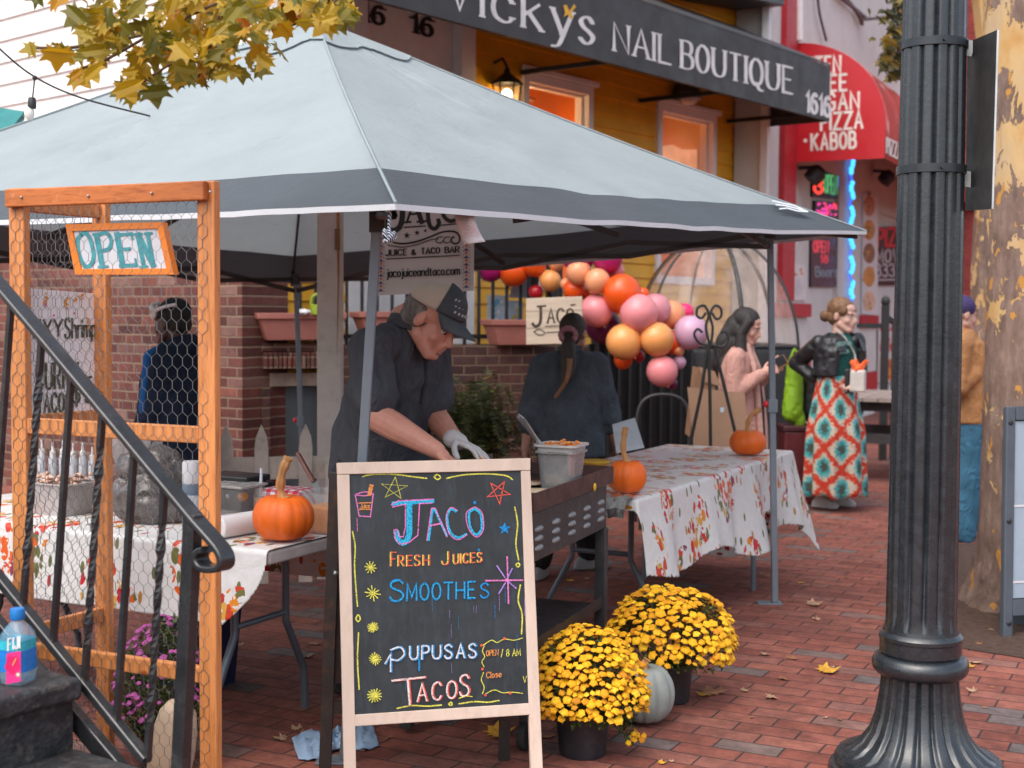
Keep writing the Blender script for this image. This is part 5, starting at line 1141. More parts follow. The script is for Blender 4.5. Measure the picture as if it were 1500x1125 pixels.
# cap
def capshell(y0, y1, n=26, mrad=1.0):
    rows = []
    for j in range(13):
        b = math.pi/2*j/12; row = []
        for k in range(n+1):
            a = y0+(y1-y0)*k/n; zb = .046+.012*math.sin(a)
            row.append(hd.at(.0845*mrad*math.cos(a)*math.cos(b)**.8, -.010+.106*mrad*math.sin(a)*math.cos(b)**.8, zb+(.092)*mrad*math.sin(b)))
        rows.append(row)
    return MB().grid(rows)
m_tan = M('cap_mesh_tan', (.58, .47, .38), .8, var=.08, bump=.4, bscale=420); m_gr = M('cap_grey', (.055, .065, .075), .75, var=.12)
cp_ = capshell(math.pi*.86, math.pi*2.14).build('cap_back', m_tan, man, smooth=True, solid=.003)
cf_ = capshell(math.pi*.13, math.pi*.87, 20, 1.012).build('cap_front', m_gr, man, smooth=True, solid=.003)
rows = []
for j in range(9):
    t = j/8; rows.append([hd.at((.080+.004*t)*math.cos(a)*(1-.16*t*t), -.004+.096*math.sin(a)+.090*t*math.sin(a)**.7, .052-.020*t-.030*t*(math.cos(a)**2)+.004) for a in [math.pi*(.13+.74*k/18) for k in range(19)]])
MB().grid(rows).build('cap_brim', M('cap_brim', (.07, .08, .09), .75), man, smooth=True, solid=.004)
mb = MB(); hd.ell(mb, (0, -.034, .016), (.0815, .088, .076)); hd.ell(mb, (0, -.06, -.03), (.066, .052, .05))
hd.ell(mb, (0, -.04, -.01), (.076, .07, .055))
blob(mb, 'hair', M('hair_grey', (.17, .15, .135), .8, var=.5, scale=60, st=(1, 1, .3), bump=.5, bscale=200), man, .006, 1, .003, 60)
lg = MB()
for zz, ys in ((.118, .058), (.100, .074), (.082, .086)):
    for i in range(5):
        a = math.pi*(.30+.07*i); lg.box(hd.at(.088*math.cos(a)*.92, ys*1.0*math.sin(a)+.012, zz), (.011, .004, .010 if zz != .1 else .005), hd.R)
lg.build('cap_lettering', M('cap_print', (.5, .5, .5), .7), cf_)
gl_ = MB(); gd_ = (P(700, 660, 5.28)-wf); hand(gl_, wf, gd_, (-.2, -.2, -1), 1.13, -1, .3); chain(gl_, [wf-gd_.normalized()*.02, wf+gd_.normalized()*.02], [.039, .034])
blob(gl_, 'glove', M('latex_glove', (.62, .58, .56), .45, var=.08, bump=.1), man, .0042, 1)
gt_ = MB(); dn = gd_.normalized(); lat = dn.cross(V((-.2, -.2, -1))).normalized()
for x in (-.034, -.011, .012, .034): gt_.sph(wf+dn*(.172-abs(x)*.3)+lat*x+V((0, 0, -.030)), (.0145, .0145, .012), 10, 8)
gt_.build('sauce', M('sauce_orange', (.70, .26, .02), .4), man, smooth=True)

# ---- woman with ponytail, seen from behind
dw = thing('person', 'woman with long ponytail in dark slate sweater standing with her back to us', 'person', (.36, 8.1, 0))
f = V((.10, .99, 0)).normalized(); r = V((f.y, -f.x, 0)); Yw = 8.1
pel = P(836, 668, Yw); wai = P(834, 622, Yw); che = P(834, 560, Yw); upc = P(835, 532, Yw); nek = P(835, 512, Yw+.02)
sr_ = P(873, 535, Yw); sl_ = P(795, 538, Yw); er = P(890, 608, Yw-.02); el = P(778, 608, Yw-.02); wr_ = P(903, 655, Yw+.06); wl = P(769, 658, Yw-.02)
hd = Head(P(840, 489, Yw+.03), (.42, .88, -.18), (0, 0, 1), .97)
sk2 = skin('skin_olive', (.42, .2, .135)); mb = MB(); hd.flesh(mb)
chain(mb, [upc, nek, hd.at(0, -.02, -.05)], [.06, .05, .048]); chain(mb, [sr_, er, wr_], [.045, .038, .025]); chain(mb, [sl_, el, wl], [.045, .038, .025])
hand(mb, wr_, (.05, .1, -1), (-1, 0, 0), .9, 1, .4); hand(mb, wl, (0, .1, -1), (1, 0, 0), .9, -1, .45)
hips = [pel+r*.08, pel-r*.08]; feet = [G(862, 834), G(789, 848)]; chain(mb, [che, wai, pel], [.09, .09, .1])
for h_, ft in zip(hips, feet): chain(mb, [h_, h_.lerp(ft, .5), ft+V((0, 0, .1))], [.06, .045, .035])
blob(mb, 'body', sk2, dw, .007, 2); hd.face(dw, (.03, .02, .015), (.03, .02, .015), (.4, .16, .14), '_dw')
sw = MB(); loft(sw, [(pel+V((0, 0, .0)), .205, .14, r, f), (wai, .205, .14, r, f), (che, .195, .125, r, f), (upc+V((0, 0, -.02)), .185, .10, r, f), (upc.lerp(nek, .75), .085, .07, r, f)])
chain(sw, [upc+r*.06, sr_, er, er.lerp(wr_, .25)], [.075, .08, .082, .07]); chain(sw, [upc-r*.06, sl_, el, el.lerp(wl, .25)], [.075, .08, .082, .07])
blob(sw, 'sweater', fabric('sweater_slate', (.065, .078, .095), .3), dw, .010, 4, .009, 7, (1.6, 1.6, .7))
cw = MB(); chain(cw, [nek+r*.05-f*.03, nek-f*.06, nek-r*.05-f*.03], [.028, .03, .028]); blob(cw, 'cowl_neck', fabric('sweater_slate', (.065, .078, .095)), dw, .008, 3)
lg = MB()
for h_, ft in zip(hips, feet): chain(lg, [h_, h_.lerp(ft, .5), ft+V((0, 0, .12))], [.115, .09, .075])
blob(lg, 'trousers', fabric('trousers_black', (.014, .014, .016)), dw, .010, 3, .005, 6)
for q_, d_ in ((feet[0], ((.9, .3), .95)), (feet[1], ((.3, .9), .95))): blob(shoe(MB(), q_, *(d_ if isinstance(d_[0], tuple) or isinstance(d_[0], Vector) else (d_,))), 'shoe', M('shoe_grey', (.36, .36, .38), .6), dw, .007, 2)
hr = MB(); hd.ell(hr, (0, -.022, .04), (.081, .092, .088)); hd.ell(hr, (0, -.045, -.01), (.07, .062, .075))
tail = catmull([P(832, 492, Yw-.10), P(833, 510, Yw-.14), P(833, 535, Yw-.15), P(828, 558, Yw-.17), P(812, 582, Yw-.17)], 5); N = len(tail)
hr.tube(tail, [.03+.016*math.sin(math.pi*min(1, i/N*1.2))-.034*max(0, i/N-.6)/.4 for i in range(N)], 10)
m_hair = M('hair_brown', (.028, .016, .011), .6, var=.5, scale=30, st=(3, 3, .3), bump=.5, bscale=120, bdist=.006); blob(hr, 'hair', m_hair, dw, .007, 2, .003, 26, (2, 2, .35))
ht = MB(); ht.tube([p+V((.002, -.036, 0)) for p in tail[8:]], [.020*(1-.6*i/(N-8)) for i in range(N-8)], 8); ht.build('hair_ends', M('hair_tips', (.22, .09, .03), .5, var=.4, scale=30, st=(3, 3, .3)), dw, smooth=True)
sc_ = MB(); cen = P(832, 491, Yw-.115)
for i in range(14):
    a = 2*math.pi*i/14; sc_.sph(cen+V((.042*math.cos(a), -.01+.012*math.sin(a*3), .04*math.sin(a))), .018, 8, 6)
sc_.build('scrunchie', fabric('scrunchie_pink', (.38, .17, .2)), dw, smooth=True)

# ---- woman in pink coat
pw_ = thing('person', 'dark haired woman in long pale pink coat looking down at her phone', 'person', (1.6, 9.5, 0))
f = V((.93, -.36, 0)); r = V((f.y, -f.x, 0)); Yw = 9.5
pel = P(1088, 640, Yw); wai = P(1087, 596, Yw); che = P(1083, 546, Yw); upc = P(1083, 520, Yw); nek = P(1086, 503, Yw)
sn = P(1077, 526, Yw-.17); sf = P(1093, 526, Yw+.17); en = P(1076, 576, Yw-.2); ef = P(1100, 572, Yw+.1); wn = P(1117, 546, Yw-.2); wf = P(1126, 542, Yw-.02)
hd = Head(P(1093, 479, Yw), (.86, -.38, -.30), (0, 0, 1), 1.0)
sk3 = skin('skin_fair', (.56, .30, .235)); mb = MB(); hd.flesh(mb)
chain(mb, [upc, nek, hd.at(0, -.02, -.05)], [.06, .05, .048]); chain(mb, [sn, en, wn], [.045, .036, .025]); chain(mb, [sf, ef, wf], [.045, .036, .025])
hand(mb, wn, (.8, .1, .25), (.1, .9, -.3), .9, 1, .8); hand(mb, wf, (.7, -.4, .2), (0, -.8, .4), .9, -1, .8)
hips = [pel+r*.08, pel-r*.08]; feet = [V((hips[0].x, hips[0].y, 0)), V((hips[1].x+.05, hips[1].y, 0))]; chain(mb, [che, wai, pel], [.09, .09, .1])
for h_, ft in zip(hips, feet): chain(mb, [h_, h_.lerp(ft, .5), ft+V((0, 0, .1))], [.06, .045, .035])
blob(mb, 'body', sk3, pw_, .0065, 2); hd.face(pw_, (.03, .02, .015), (.15, .09, .07), (.5, .14, .14), '_pw')
ct = MB(); zb = V((0, 0, -.45))
loft(ct, [(pel+zb-f*.02, .20, .165, r, f), (pel-f*.02, .195, .155, r, f), (wai-f*.02, .185, .135, r, f), (che-f*.01, .185, .125, r, f), (upc+V((0, 0, -.02)), .165, .095, r, f), (upc.lerp(nek, .7), .08, .065, r, f)])
chain(ct, [upc+r*.06, sn, en, wn.lerp(en, .12)], [.062, .066, .062, .046]); chain(ct, [upc-r*.06, sf, ef, wf.lerp(ef, .12)], [.062, .066, .06, .045])
blob(ct, 'coat', fabric('coat_pink', (.50, .27, .225), .12), pw_, .010, 4, .007, 7, (1.4, 1.4, .7))
tp = MB(); loft(tp, [(pel+V((0, 0, -.2))+f*.075-r*.03, .075, .085, r, f), (wai+f*.07-r*.02, .075, .08, r, f), (che+f*.06-r*.01, .07, .078, r, f), (upc+f*.04, .05, .055, r, f)])
for s_ in (1, -1): MB().tube(catmull([nek+r*s_*.05+f*.04, upc+f*.085+r*s_*.05, che+f*.125+r*s_*.07, wai+f*.130+r*s_*.08, pel+f*.14+r*s_*.085, pel+f*.15+r*s_*.09+V((0, 0, -.42))], 4), [.028]*3+[.022]*18, 8).build('lapel', fabric('coat_pink_light', (.56, .33, .28), .12), pw_, smooth=True)
blob(tp, 'top', fabric('top_black', (.012, .013, .02)), pw_, .009, 3)
lg = MB()
for h_, ft in zip(hips, feet): chain(lg, [h_, h_.lerp(ft, .5), ft+V((0, 0, .08))], [.11, .085, .07])
blob(lg, 'jeans', fabric('jeans_blue', (.03, .14, .28)), pw_, .010, 3, .005, 6)
for q_, d_ in ((feet[0], (f, .9)), (feet[1], (f, .9))): blob(shoe(MB(), q_, *(d_ if isinstance(d_[0], tuple) or isinstance(d_[0], Vector) else (d_,))), 'shoe', M('shoe_black', (.02, .02, .02), .5), pw_, .008, 2)
hr = MB(); hd.ell(hr, (0, -.018, .052), (.083, .100, .084)); hd.ell(hr, (0, -.055, -.04), (.082, .062, .11)); hd.ell(hr, (0, -.05, -.16), (.09, .07, .13)); hd.ell(hr, (.01, -.045, -.28), (.085, .06, .12))
for sx_, dx in ((1, .02), (-1, .045)):
    chain(hr, [hd.at(sx_*.072, .025, .045), hd.at(sx_*.08, .0, -.05), hd.at(sx_*.085, .02+dx, -.17), hd.at(sx_*.08, .05+dx, -.30), hd.at(sx_*.07, .05+dx, -.40)], [.030, .036, .046, .042, .016])
chain(hr, [hd.at(0, -.08, 0), hd.at(.02, -.10, -.14), hd.at(.02, -.09, -.30), hd.at(.03, -.08, -.38)], [.065, .07, .06, .02])
blob(hr, 'hair', M('hair_black', (.012, .008, .007), .6, var=.5, scale=30, st=(3, 3, .3), bump=.5, bscale=120, bdist=.006), pw_, .007, 3, .004, 24, (2, 2, .3))
ph = thing('phone', 'phone in brown case held by the woman in the pink coat', 'phone', P(1137, 535, Yw-.12)); c = P(1138, 534, Yw-.12)
MB().box(c, (.075, .012, .15), Matrix.Rotation(1.05, 3, 'Y')).build('case', M('phone_case', (.25, .12, .03), .5), ph, bevel=.005); MB().box(c+V((-.006, -.004, .008)), (.066, .010, .138), Matrix.Rotation(1.05, 3, 'Y')).build('screen', M('phone_screen', (.02, .02, .025), .1), ph, bevel=.003)

# ---- woman in patterned skirt
sk_w = thing('person', 'smiling woman in black leather jacket and long red and teal patterned skirt', 'person', (2.55, 10.8, 0))
f = V((.55, -.83, 0)).normalized(); r = V((f.y, -f.x, 0)); Yw = 10.8
pel = P(1226, 580, Yw); wai = P(1224, 550, Yw); che = P(1228, 514, Yw); upc = P(1229, 496, Yw); nek = P(1230, 483, Yw)
sr_ = P(1200, 503, Yw-.02); sl_ = P(1255, 499, Yw+.02); er = P(1166, 532, Yw+.16); wr_ = P(1196, 556, Yw+.04); el = P(1260, 546, Yw+.05); wl = P(1254, 560, Yw-.20)
hd = Head(P(1234, 463, Yw), (.72, -.68, -.08), (0, 0, 1), 1.12)
mb = MB(); hd.flesh(mb); chain(mb, [upc, nek, hd.at(0, -.02, -.05)], [.065, .052, .05]); chain(mb, [sr_, er, wr_], [.045, .038, .026]); chain(mb, [sl_, el, wl], [.045, .038, .026])
hand(mb, wr_, (.8, -.5, -.1), (.3, .6, -.4), .95, 1, .4); hand(mb, wl, (-.6, -.5, -.1), (.1, .4, -1), .95, -1, .7)
hips = [pel+r*.08, pel-r*.08]; feet = [G(1204, 744), G(1226, 742)]; chain(mb, [che, wai, pel], [.095, .09, .1])
for h_, ft in zip(hips, feet): chain(mb, [h_, h_.lerp(ft, .5), ft+V((0, 0, .1))], [.06, .045, .034])
blob(mb, 'body', skin('skin_light', (.55, .33, .26)), sk_w, .0065, 2); hd.face(sk_w, (.05, .05, .05), (.34, .19, .13), (.5, .16, .16), '_sw')
te = MB(); loft(te, [(wai+V((0, 0, -.05)), .15, .115, r, f), (che, .155, .13, r, f), (upc+V((0, 0, -.01)), .14, .10, r, f), (upc.lerp(nek, .6), .075, .065, r, f)]); blob(te, 'tee', fabric('tee_green', (.012, .095, .085)), sk_w, .009, 3, .006, 8)
jk = MB()
def jring(c, a, b, a0=.66, n=26):                # open front: an arc that leaves the chest free
    o_ = []
    for k in range(n+1):
        t = math.pi*(.5+a0*.5)+(2*math.pi-a0*math.pi)*k/n; o_.append(V(c)+r*a*math.cos(t)+f*b*math.sin(t))
    return o_
rows = [jring(wai+V((0, 0, .0)), .20, .165, .42), jring(che, .205, .165, .40), jring(upc+V((0, 0, .0)), .185, .13, .42), jring(upc.lerp(nek, .65), .095, .085, .5)]
rin = [[q_.lerp(c_, .10) for q_ in row] for row, c_ in zip(rows, (wai, che, upc, nek))]
for i in range(3):
    for k in range(26):
        a_, b_, c_, d_ = rows[i][k], rows[i][k+1], rows[i+1][k+1], rows[i+1][k]; e_, f_, g_, h_ = rin[i][k], rin[i][k+1], rin[i+1][k+1], rin[i+1][k]
        jk.add([a_, b_, c_, d_, e_, f_, g_, h_], [(0, 1, 2, 3), (7, 6, 5, 4), (0, 4, 5, 1), (1, 5, 6, 2), (2, 6, 7, 3), (3, 7, 4, 0)])
chain(jk, [sr_-r*.03, sr_, er, wr_.lerp(er, .1)], [.06, .066, .06, .045]); chain(jk, [sl_+r*.03, sl_, el, wl.lerp(el, .1)], [.06, .066, .056, .042])
blob(jk, 'jacket', M('leather_black', (.014, .015, .018), .35, var=.3, bump=.3, bscale=40), sk_w, .009, 2, .008, 10)
for s_ in (1, -1): MB().prism([upc.lerp(nek, .7)+r*s_*.07+f*.06, upc+r*s_*.075+f*.125, che+r*s_*.09+f*.160, che+r*s_*.155+f*.145, upc+r*s_*.15+f*.105], f*.012).build('lapel', M('leather_black', (.014, .015, .018), .35), sk_w, bevel=.004)
m_ik, n, b = newmat('skirt_ikat'); t = nd(n, 'ShaderNodeTexCoord'); wn_ = noise_(n, t.outputs['UV'], 14, 3, .6, out=1); va = nd(n, 'ShaderNodeVectorMath', operation='MULTIPLY_ADD'); n.links.new(wn_, va.inputs[0]); va.inputs[1].default_value = (.34, .30, 0); n.links.new(t.outputs['UV'], va.inputs[2])
sp_ = nd(n, 'ShaderNodeSeparateXYZ'); n.links.new(va.outputs[0], sp_.inputs[0])
fu = math_(n, 'ABSOLUTE', math_(n, 'SUBTRACT', math_(n, 'FRACT', sp_.outputs[0]), .5)); fv = math_(n, 'ABSOLUTE', math_(n, 'SUBTRACT', math_(n, 'FRACT', sp_.outputs[1]), .5))
dd_ = math_(n, 'ADD', fu, fv); far_ = math_(n, 'GREATER_THAN', dd_, .5)
flip = lambda q_: math_(n, 'ABSOLUTE', math_(n, 'SUBTRACT', q_, math_(n, 'MULTIPLY', far_, .5)))
fu = flip(fu); fv = flip(fv); dd_ = math_(n, 'ADD', fu, fv); el_ = math_(n, 'SQRT', math_(n, 'ADD', math_(n, 'POWER', math_(n, 'MULTIPLY', fu, 1.35), 2), math_(n, 'POWER', fv, 2)))
c = ramp(n, el_, [(0, (.04, .06, .05)), (.13, (.06, .08, .065)), (.16, (.03, .30, .32)), (.24, (.10, .38, .38)), (.30, (.52, .46, .36)), (.5, (.45, .36, .28))]); cr = ramp(n, dd_, [(.37, (0, 0, 0)), (.43, (1, 1, 1))]); c = mixc(n, cr, c, (.50, .035, .012)); n.links.new(c, b.inputs['Base Color']); b.inputs['Roughness'].default_value = .85
skb = MB(); skb.uv = []; rows = []; NS = 96
for j in range(25):
    t_ = j/24; c_ = wai.lerp(V((pel.x, pel.y, .12)), t_); a_ = .155+.065*min(1, t_*2.2)+.03*t_; bb_ = .125+.07*min(1, t_*2.2)+.03*t_; row = []
    for k in range(NS+1):
        a = 2*math.pi*k/NS; fo = 1+.115*t_**.7*math.sin(9*a+1.2*math.sin(2*a))+.04*t_*math.sin(17*a+2); row.append(c_+r*a_*fo*math.cos(a)+f*bb_*fo*math.sin(a)+V((0, 0, .012*math.sin(5*a)*t_))); skb.uv.append((k/NS*5.0, t_*3.1))
    rows.append(row)
skb.grid(rows); skb.build('skirt', m_ik, sk_w, smooth=True, ang=180, solid=.003)
for q_, d_ in ((feet[0], ((.5, -.5), .95)), (feet[1], ((.85, -.3), .95))): blob(shoe(MB(), q_, *(d_ if isinstance(d_[0], tuple) or isinstance(d_[0], Vector) else (d_,))), 'shoe', M('shoe_white', (.62, .60, .58), .6), sk_w, .007, 2)
hr = MB(); hd.ell(hr, (0, -.020, .054), (.081, .097, .080)); hd.ell(hr, (0, -.05, -.005), (.074, .06, .07)); hd.ell(hr, (.02, -.125, -.01), (.042, .036, .042))
for sx_ in (-1, 1): hd.ell(hr, (sx_*.062, .026, .045), (.022, .045, .042))
blob(hr, 'hair', M('hair_blonde', (.17, .085, .038), .65, var=.4, scale=30, bump=.4, bscale=120), sk_w, .0065, 2, .003, 30)
ink = Ink(Plane(che+f*.150, f), .0); k_ = [(1224, 507), (1248, 504)]
ink.text('VIRGINIA', (1224, 508), (1247, 505), 6, 6, 1.3, 0, 2.2); ink.text('Tech', (1229, 519), (1243, 517), 6, 6, 1.2, 0, 2.2)
ink.build('tee_print', M('tee_print', (.22, .38, .34), .8), sk_w)
bg_ = thing('crossbody_bag', 'white and black crossbody bag with orange scarf carried by the skirt woman', 'bag', P(1253, 575, Yw-.3))
bx = P(1256, 558, Yw-.28); Rb = Matrix.Rotation(-.5, 3, 'Z'); MB().box(bx+V((.0, -.02, 0)), (.115, .07, .17), Rb).build('bag', M('bag_white', (.58, .54, .5), .5), bg_, bevel=.015); MB().box(bx+Rb@V((-.075, .0, -.005)), (.035, .075, .19), Rb).build('side_panel', M('bag_black', (.02, .02, .022), .4), bg_, bevel=.01)
MB().tube(catmull([bx+Rb@V((-.05, 0, .08)), che+f*.158-r*.02+V((0, 0, -.04)), upc+f*.115+r*.05, upc+r*.085+f*.04+V((0, 0, .07))]), .009, 6).build('strap', M('bag_strap', (.35, .33, .3), .6), bg_, smooth=True)
sc_ = MB()
for i in range(12): cap(sc_, bx+V((random.gauss(-.0, .02), random.gauss(0, .015), .085)), bx+V((random.gauss(0, .045), random.gauss(0, .02), .135+random.random()*.03)), .018, .008)
blob(sc_, 'scarf', M('scarf_orange', (.8, .12, .02), .7), bg_, .006, 2)

# ---- person in navy hoodie behind the screen
hp = thing('person', 'person in navy hooded jacket with white goggles pushed up, behind the wire screen', 'person', (-1.75, 7.0, 0))
f = V((-.82, .57, 0)); r = V((f.y, -f.x, 0)); Yw = 7.0
pel = P(258, 668, Yw); wai = P(256, 615, Yw); che = P(258, 560, Yw); upc = P(261, 522, Yw); nek = P(260, 503, Yw)
sn = P(236, 535, Yw-.12); sf = P(284, 530, Yw+.14); en = P(226, 600, Yw-.14); ef = P(290, 605, Yw+.16); wn = P(206, 635, Yw-.1); wf = P(262, 640, Yw+.3)
hd = Head(P(252, 472, Yw), (-.88, .40, -.1), (0, 0, 1), 1.0); sk5 = skin('skin_dark', (.085, .043, .032)); mb = MB(); hd.flesh(mb)
chain(mb, [upc, nek, hd.at(0, -.02, -.05)], [.06, .055, .052]); chain(mb, [sn, en, wn], [.045, .038, .026]); chain(mb, [sf, ef, wf], [.045, .038, .026]); hand(mb, wn, (-.8, .4, -.2), (0, .5, -1), .95, -1, .5); hand(mb, wf, (-.8, .4, -.2), (0, -.5, -1), .95, 1, .5)
hips = [pel+r*.09, pel-r*.09]; feet = [V((h_.x, h_.y, 0)) for h_ in hips]; chain(mb, [che, wai, pel], [.1, .1, .11])
for h_, ft in zip(hips, feet): chain(mb, [h_, h_.lerp(ft, .5), ft+V((0, 0, .1))], [.06, .045, .035])
blob(mb, 'body', sk5, hp, .0065, 2); hd.face(hp, (.02, .015, .01), (.01, .008, .006), (.16, .06, .05), '_hp')
jk = MB(); loft(jk, [(pel+V((0, 0, -.08)), .20, .155, r, f), (wai, .20, .155, r, f), (che, .20, .145, r, f), (upc+V((0, 0, -.02)), .185, .11, r, f), (upc.lerp(nek, .7), .09, .08, r, f)])
chain(jk, [upc+r*.06, sf if (sf-upc).dot(r) > 0 else sn, ef if (sf-upc).dot(r) > 0 else en], [.08, .085, .075]); chain(jk, [upc-r*.06, sn if (sf-upc).dot(r) > 0 else sf, en if (sf-upc).dot(r) > 0 else ef], [.08, .085, .075]); chain(jk, [en, wn.lerp(en, .1)], [.075, .055]); chain(jk, [ef, wf.lerp(ef, .1)], [.075, .055]); chain(jk, [nek+r*.06-f*.03, nek-f*.09, nek-r*.06-f*.03], [.04, .055, .04])
blob(jk, 'jacket', fabric('hoodie_navy', (.008, .016, .038), .35), hp, .010, 3, .008, 7)
st_m = MB(); chain(st_m, [upc.lerp(nek, .3)+V((-.07, -.10, .02)), sn+V((-.05, -.055, .05)), en+V((-.045, -.05, .0))], [.022, .026, .022]); blob(st_m, 'sleeve_stripe', fabric('stripe_blue', (.01, .10, .30)), hp, .009, 2)
lg = MB()
for h_, ft in zip(hips, feet): chain(lg, [h_, h_.lerp(ft, .5), ft+V((0, 0, .08))], [.115, .09, .075])
blob(lg, 'trousers', fabric('trousers_black', (.014, .014, .016)), hp, .010, 3)
for ft in feet: blob(shoe(MB(), ft, f), 'shoe', M('shoe_black', (.02, .02, .02), .5), hp, .008, 2)
hr = MB(); hd.ell(hr, (0, -.022, .04), (.080, .092, .085)); hd.ell(hr, (0, -.05, -.01), (.07, .055, .06)); blob(hr, 'hair', M('hair_jet', (.008, .006, .006), .7, bump=.6, bscale=90), hp, .0065, 2, .003, 40)
gg = MB(); w_ = [(.062*math.cos(a), .055, .062+.032*math.sin(a)) for a in [2*math.pi*k/16 for k in range(17)]]
gg.tube(catmull([hd.at(-.083, .035, .06), hd.at(-.05, .082, .085), hd.at(0, .09, .105), hd.at(.05, .082, .085), hd.at(.083, .035, .06), hd.at(.07, .055, .03), hd.at(.03, .095, .045), hd.at(0, .1, .062), hd.at(-.03, .095, .045), hd.at(-.07, .055, .03), hd.at(-.083, .035, .06)], 5), .0115, 8)
gg.tube(catmull([hd.at(-.083, .035, .06), hd.at(-.09, -.03, .075), hd.at(-.07, -.09, .08)], 4), .009, 7); gg.build('goggles', M('goggle_white', (.85, .85, .88), .4), hp, smooth=True)

# ---- person in tan jacket by the tree
tp_ = thing('person', 'person in tan jacket, wide blue jeans and purple beanie behind the lamp post', 'person', (3.06, 9.4, 0))
f = V((.9, .43, 0)); r = V((f.y, -f.x, 0)); Yw = 9.4
pel = P(1408, 612, Yw); wai = P(1408, 580, Yw); che = P(1407, 525, Yw); upc = P(1406, 498, Yw); nek = P(1407, 484, Yw)
sn = P(1404, 508, Yw-.19); sf = P(1410, 508, Yw+.19); en = P(1402, 566, Yw-.22); ef = P(1420, 560, Yw+.2); wn = P(1430, 545, Yw-.18); wf = P(1436, 545, Yw+.1)
hd = Head(P(1409, 462, Yw), (.92, .2, -.1), (0, 0, 1), 1.02); mb = MB(); hd.flesh(mb)
chain(mb, [upc, nek, hd.at(0, -.02, -.05)], [.06, .055, .052]); chain(mb, [sn, en, wn], [.045, .038, .026]); chain(mb, [sf, ef, wf], [.045, .038, .026]); hand(mb, wn, (.8, .2, .1), (0, .9, -.3), .95, 1, .6); hand(mb, wf, (.8, -.2, .1), (0, -.9, -.3), .95, -1, .6)
hips = [pel+r*.09, pel-r*.09]; feet = [G(1404, 792), G(1424, 776)]; chain(mb, [che, wai, pel], [.1, .1, .11])
for h_, ft in zip(hips, feet): chain(mb, [h_, h_.lerp(ft, .5), ft+V((0, 0, .1))], [.06, .045, .035])
blob(mb, 'body', skin('skin_pale', (.5, .28, .22)), tp_, .0065, 2); hd.face(tp_, (.03, .03, .03), (.1, .06, .04), (.42, .17, .15), '_tp')
jk = MB(); loft(jk, [(pel+V((0, 0, -.03)), .215, .165, r, f), (wai, .215, .165, r, f), (che, .21, .15, r, f), (upc+V((0, 0, -.02)), .19, .115, r, f), (upc.lerp(nek, .7), .09, .08, r, f)])
chain(jk, [upc+r*.06, sn, en, wn.lerp(en, .1)], [.08, .085, .078, .055]); chain(jk, [upc-r*.06, sf, ef, wf.lerp(ef, .1)], [.08, .085, .078, .055]); blob(jk, 'jacket', fabric('jacket_tan', (.40, .19, .075), .15), tp_, .010, 3, .009, 7)
lg = MB()
for h_, ft in zip(hips, feet): chain(lg, [h_, h_.lerp(ft, .5), ft+V((0, 0, .06))], [.125, .115, .115])
blob(lg, 'jeans', fabric('jeans_bright', (.04, .135, .215), .25), tp_, .010, 3, .007, 6)
for ft in feet: blob(shoe(MB(), ft, f), 'shoe', M('shoe_black', (.02, .02, .02), .5), tp_, .008, 2)
hr = MB(); hd.ell(hr, (0, -.012, .055), (.085, .1, .082)); blob(hr, 'beanie', fabric('beanie_purple', (.06, .045, .14)), tp_, .0065, 2, .003, 50)
# ================================================================ WIRE SCREEN
def cedar(name, col, st):
    m = M(name, col, .5, var=.2, scale=5, st=st); n = m.node_tree; b = n.nodes['Principled BSDF']; src = b.inputs['Base Color'].links[0].from_socket
    g = noise_(n, coords(n, 'Object', tuple(q*4.5 for q in st)), 5, 6, .7, 0, .6); c = mixc(n, 1.0, src, ramp(n, g, [(.32, (.66, .56, .48)), (.5, (1, 1, 1)), (.7, (1.08, 1.1, 1.15))]), 'MULTIPLY')
    v = nd(n, 'ShaderNodeTexVoronoi'); v.inputs['Scale'].default_value = 2.6; n.links.new(coords(n, 'Object'), v.inputs[0])
    k = ramp(n, math_(n, 'ADD', v.outputs['Distance'], math_(n, 'MULTIPLY', noise_(n, coords(n, 'Object'), 40, 3), .03)), [(.045, (.30, .14, .07)), (.06, (.75, .6, .5)), (.075, (.42, .25, .15)), (.095, (1, 1, 1))]); c = mixc(n, 1.0, c, k, 'MULTIPLY')
    sc = ramp(n, noise_(n, coords(n, 'Object'), 16, 8, .8), [(.60, (0, 0, 0)), (.72, (.5, .5, .5))]); c = mixc(n, sc, c, (.72, .45, .28))
    n.links.new(c, b.inputs['Base Color']); bump_(n, b, g, .25, .003); return m
m_ow = cedar('orange_cedar', (.66, .25, .075), (4, 4, .35)); m_ow2 = cedar('orange_cedar_dark', (.52, .15, .03), (.6, .6, 4))
fr_, fl_, bk_ = G(307, 1226), G(32, 1172), G(151, 1123)
fr_ = P(307, 640, 4.0); fr_.z = 0; fl_ = P(32, 640, 4.31); fl_.z = 0; bk_ = P(151, 640, 4.62); bk_.z = 0
ws = thing('wire_screen', 'orange stained wooden folding screen frame covered with chicken wire', 'screen', fr_.lerp(fl_, .5))
d1 = (fr_-fl_).normalized(); n1 = V((d1.y, -d1.x, 0)); n1 = n1 if n1.y < 0 else -n1; d2 = (bk_-fl_).normalized(); n2 = V((d2.y, -d2.x, 0)); n2 = n2 if n2.x > 0 else -n2
def post(p, d, h, nm='post', w_=.062, th_=.03): return MB().beam(p, p+V((0, 0, h)), w_, th_, d.cross(V((0, 0, 1)))).build(nm, m_ow, ws, bevel=.004)
post(fr_, d1, 1.912); post(fl_, d1, 1.915); post(bk_, d1, 1.90, w_=.058)
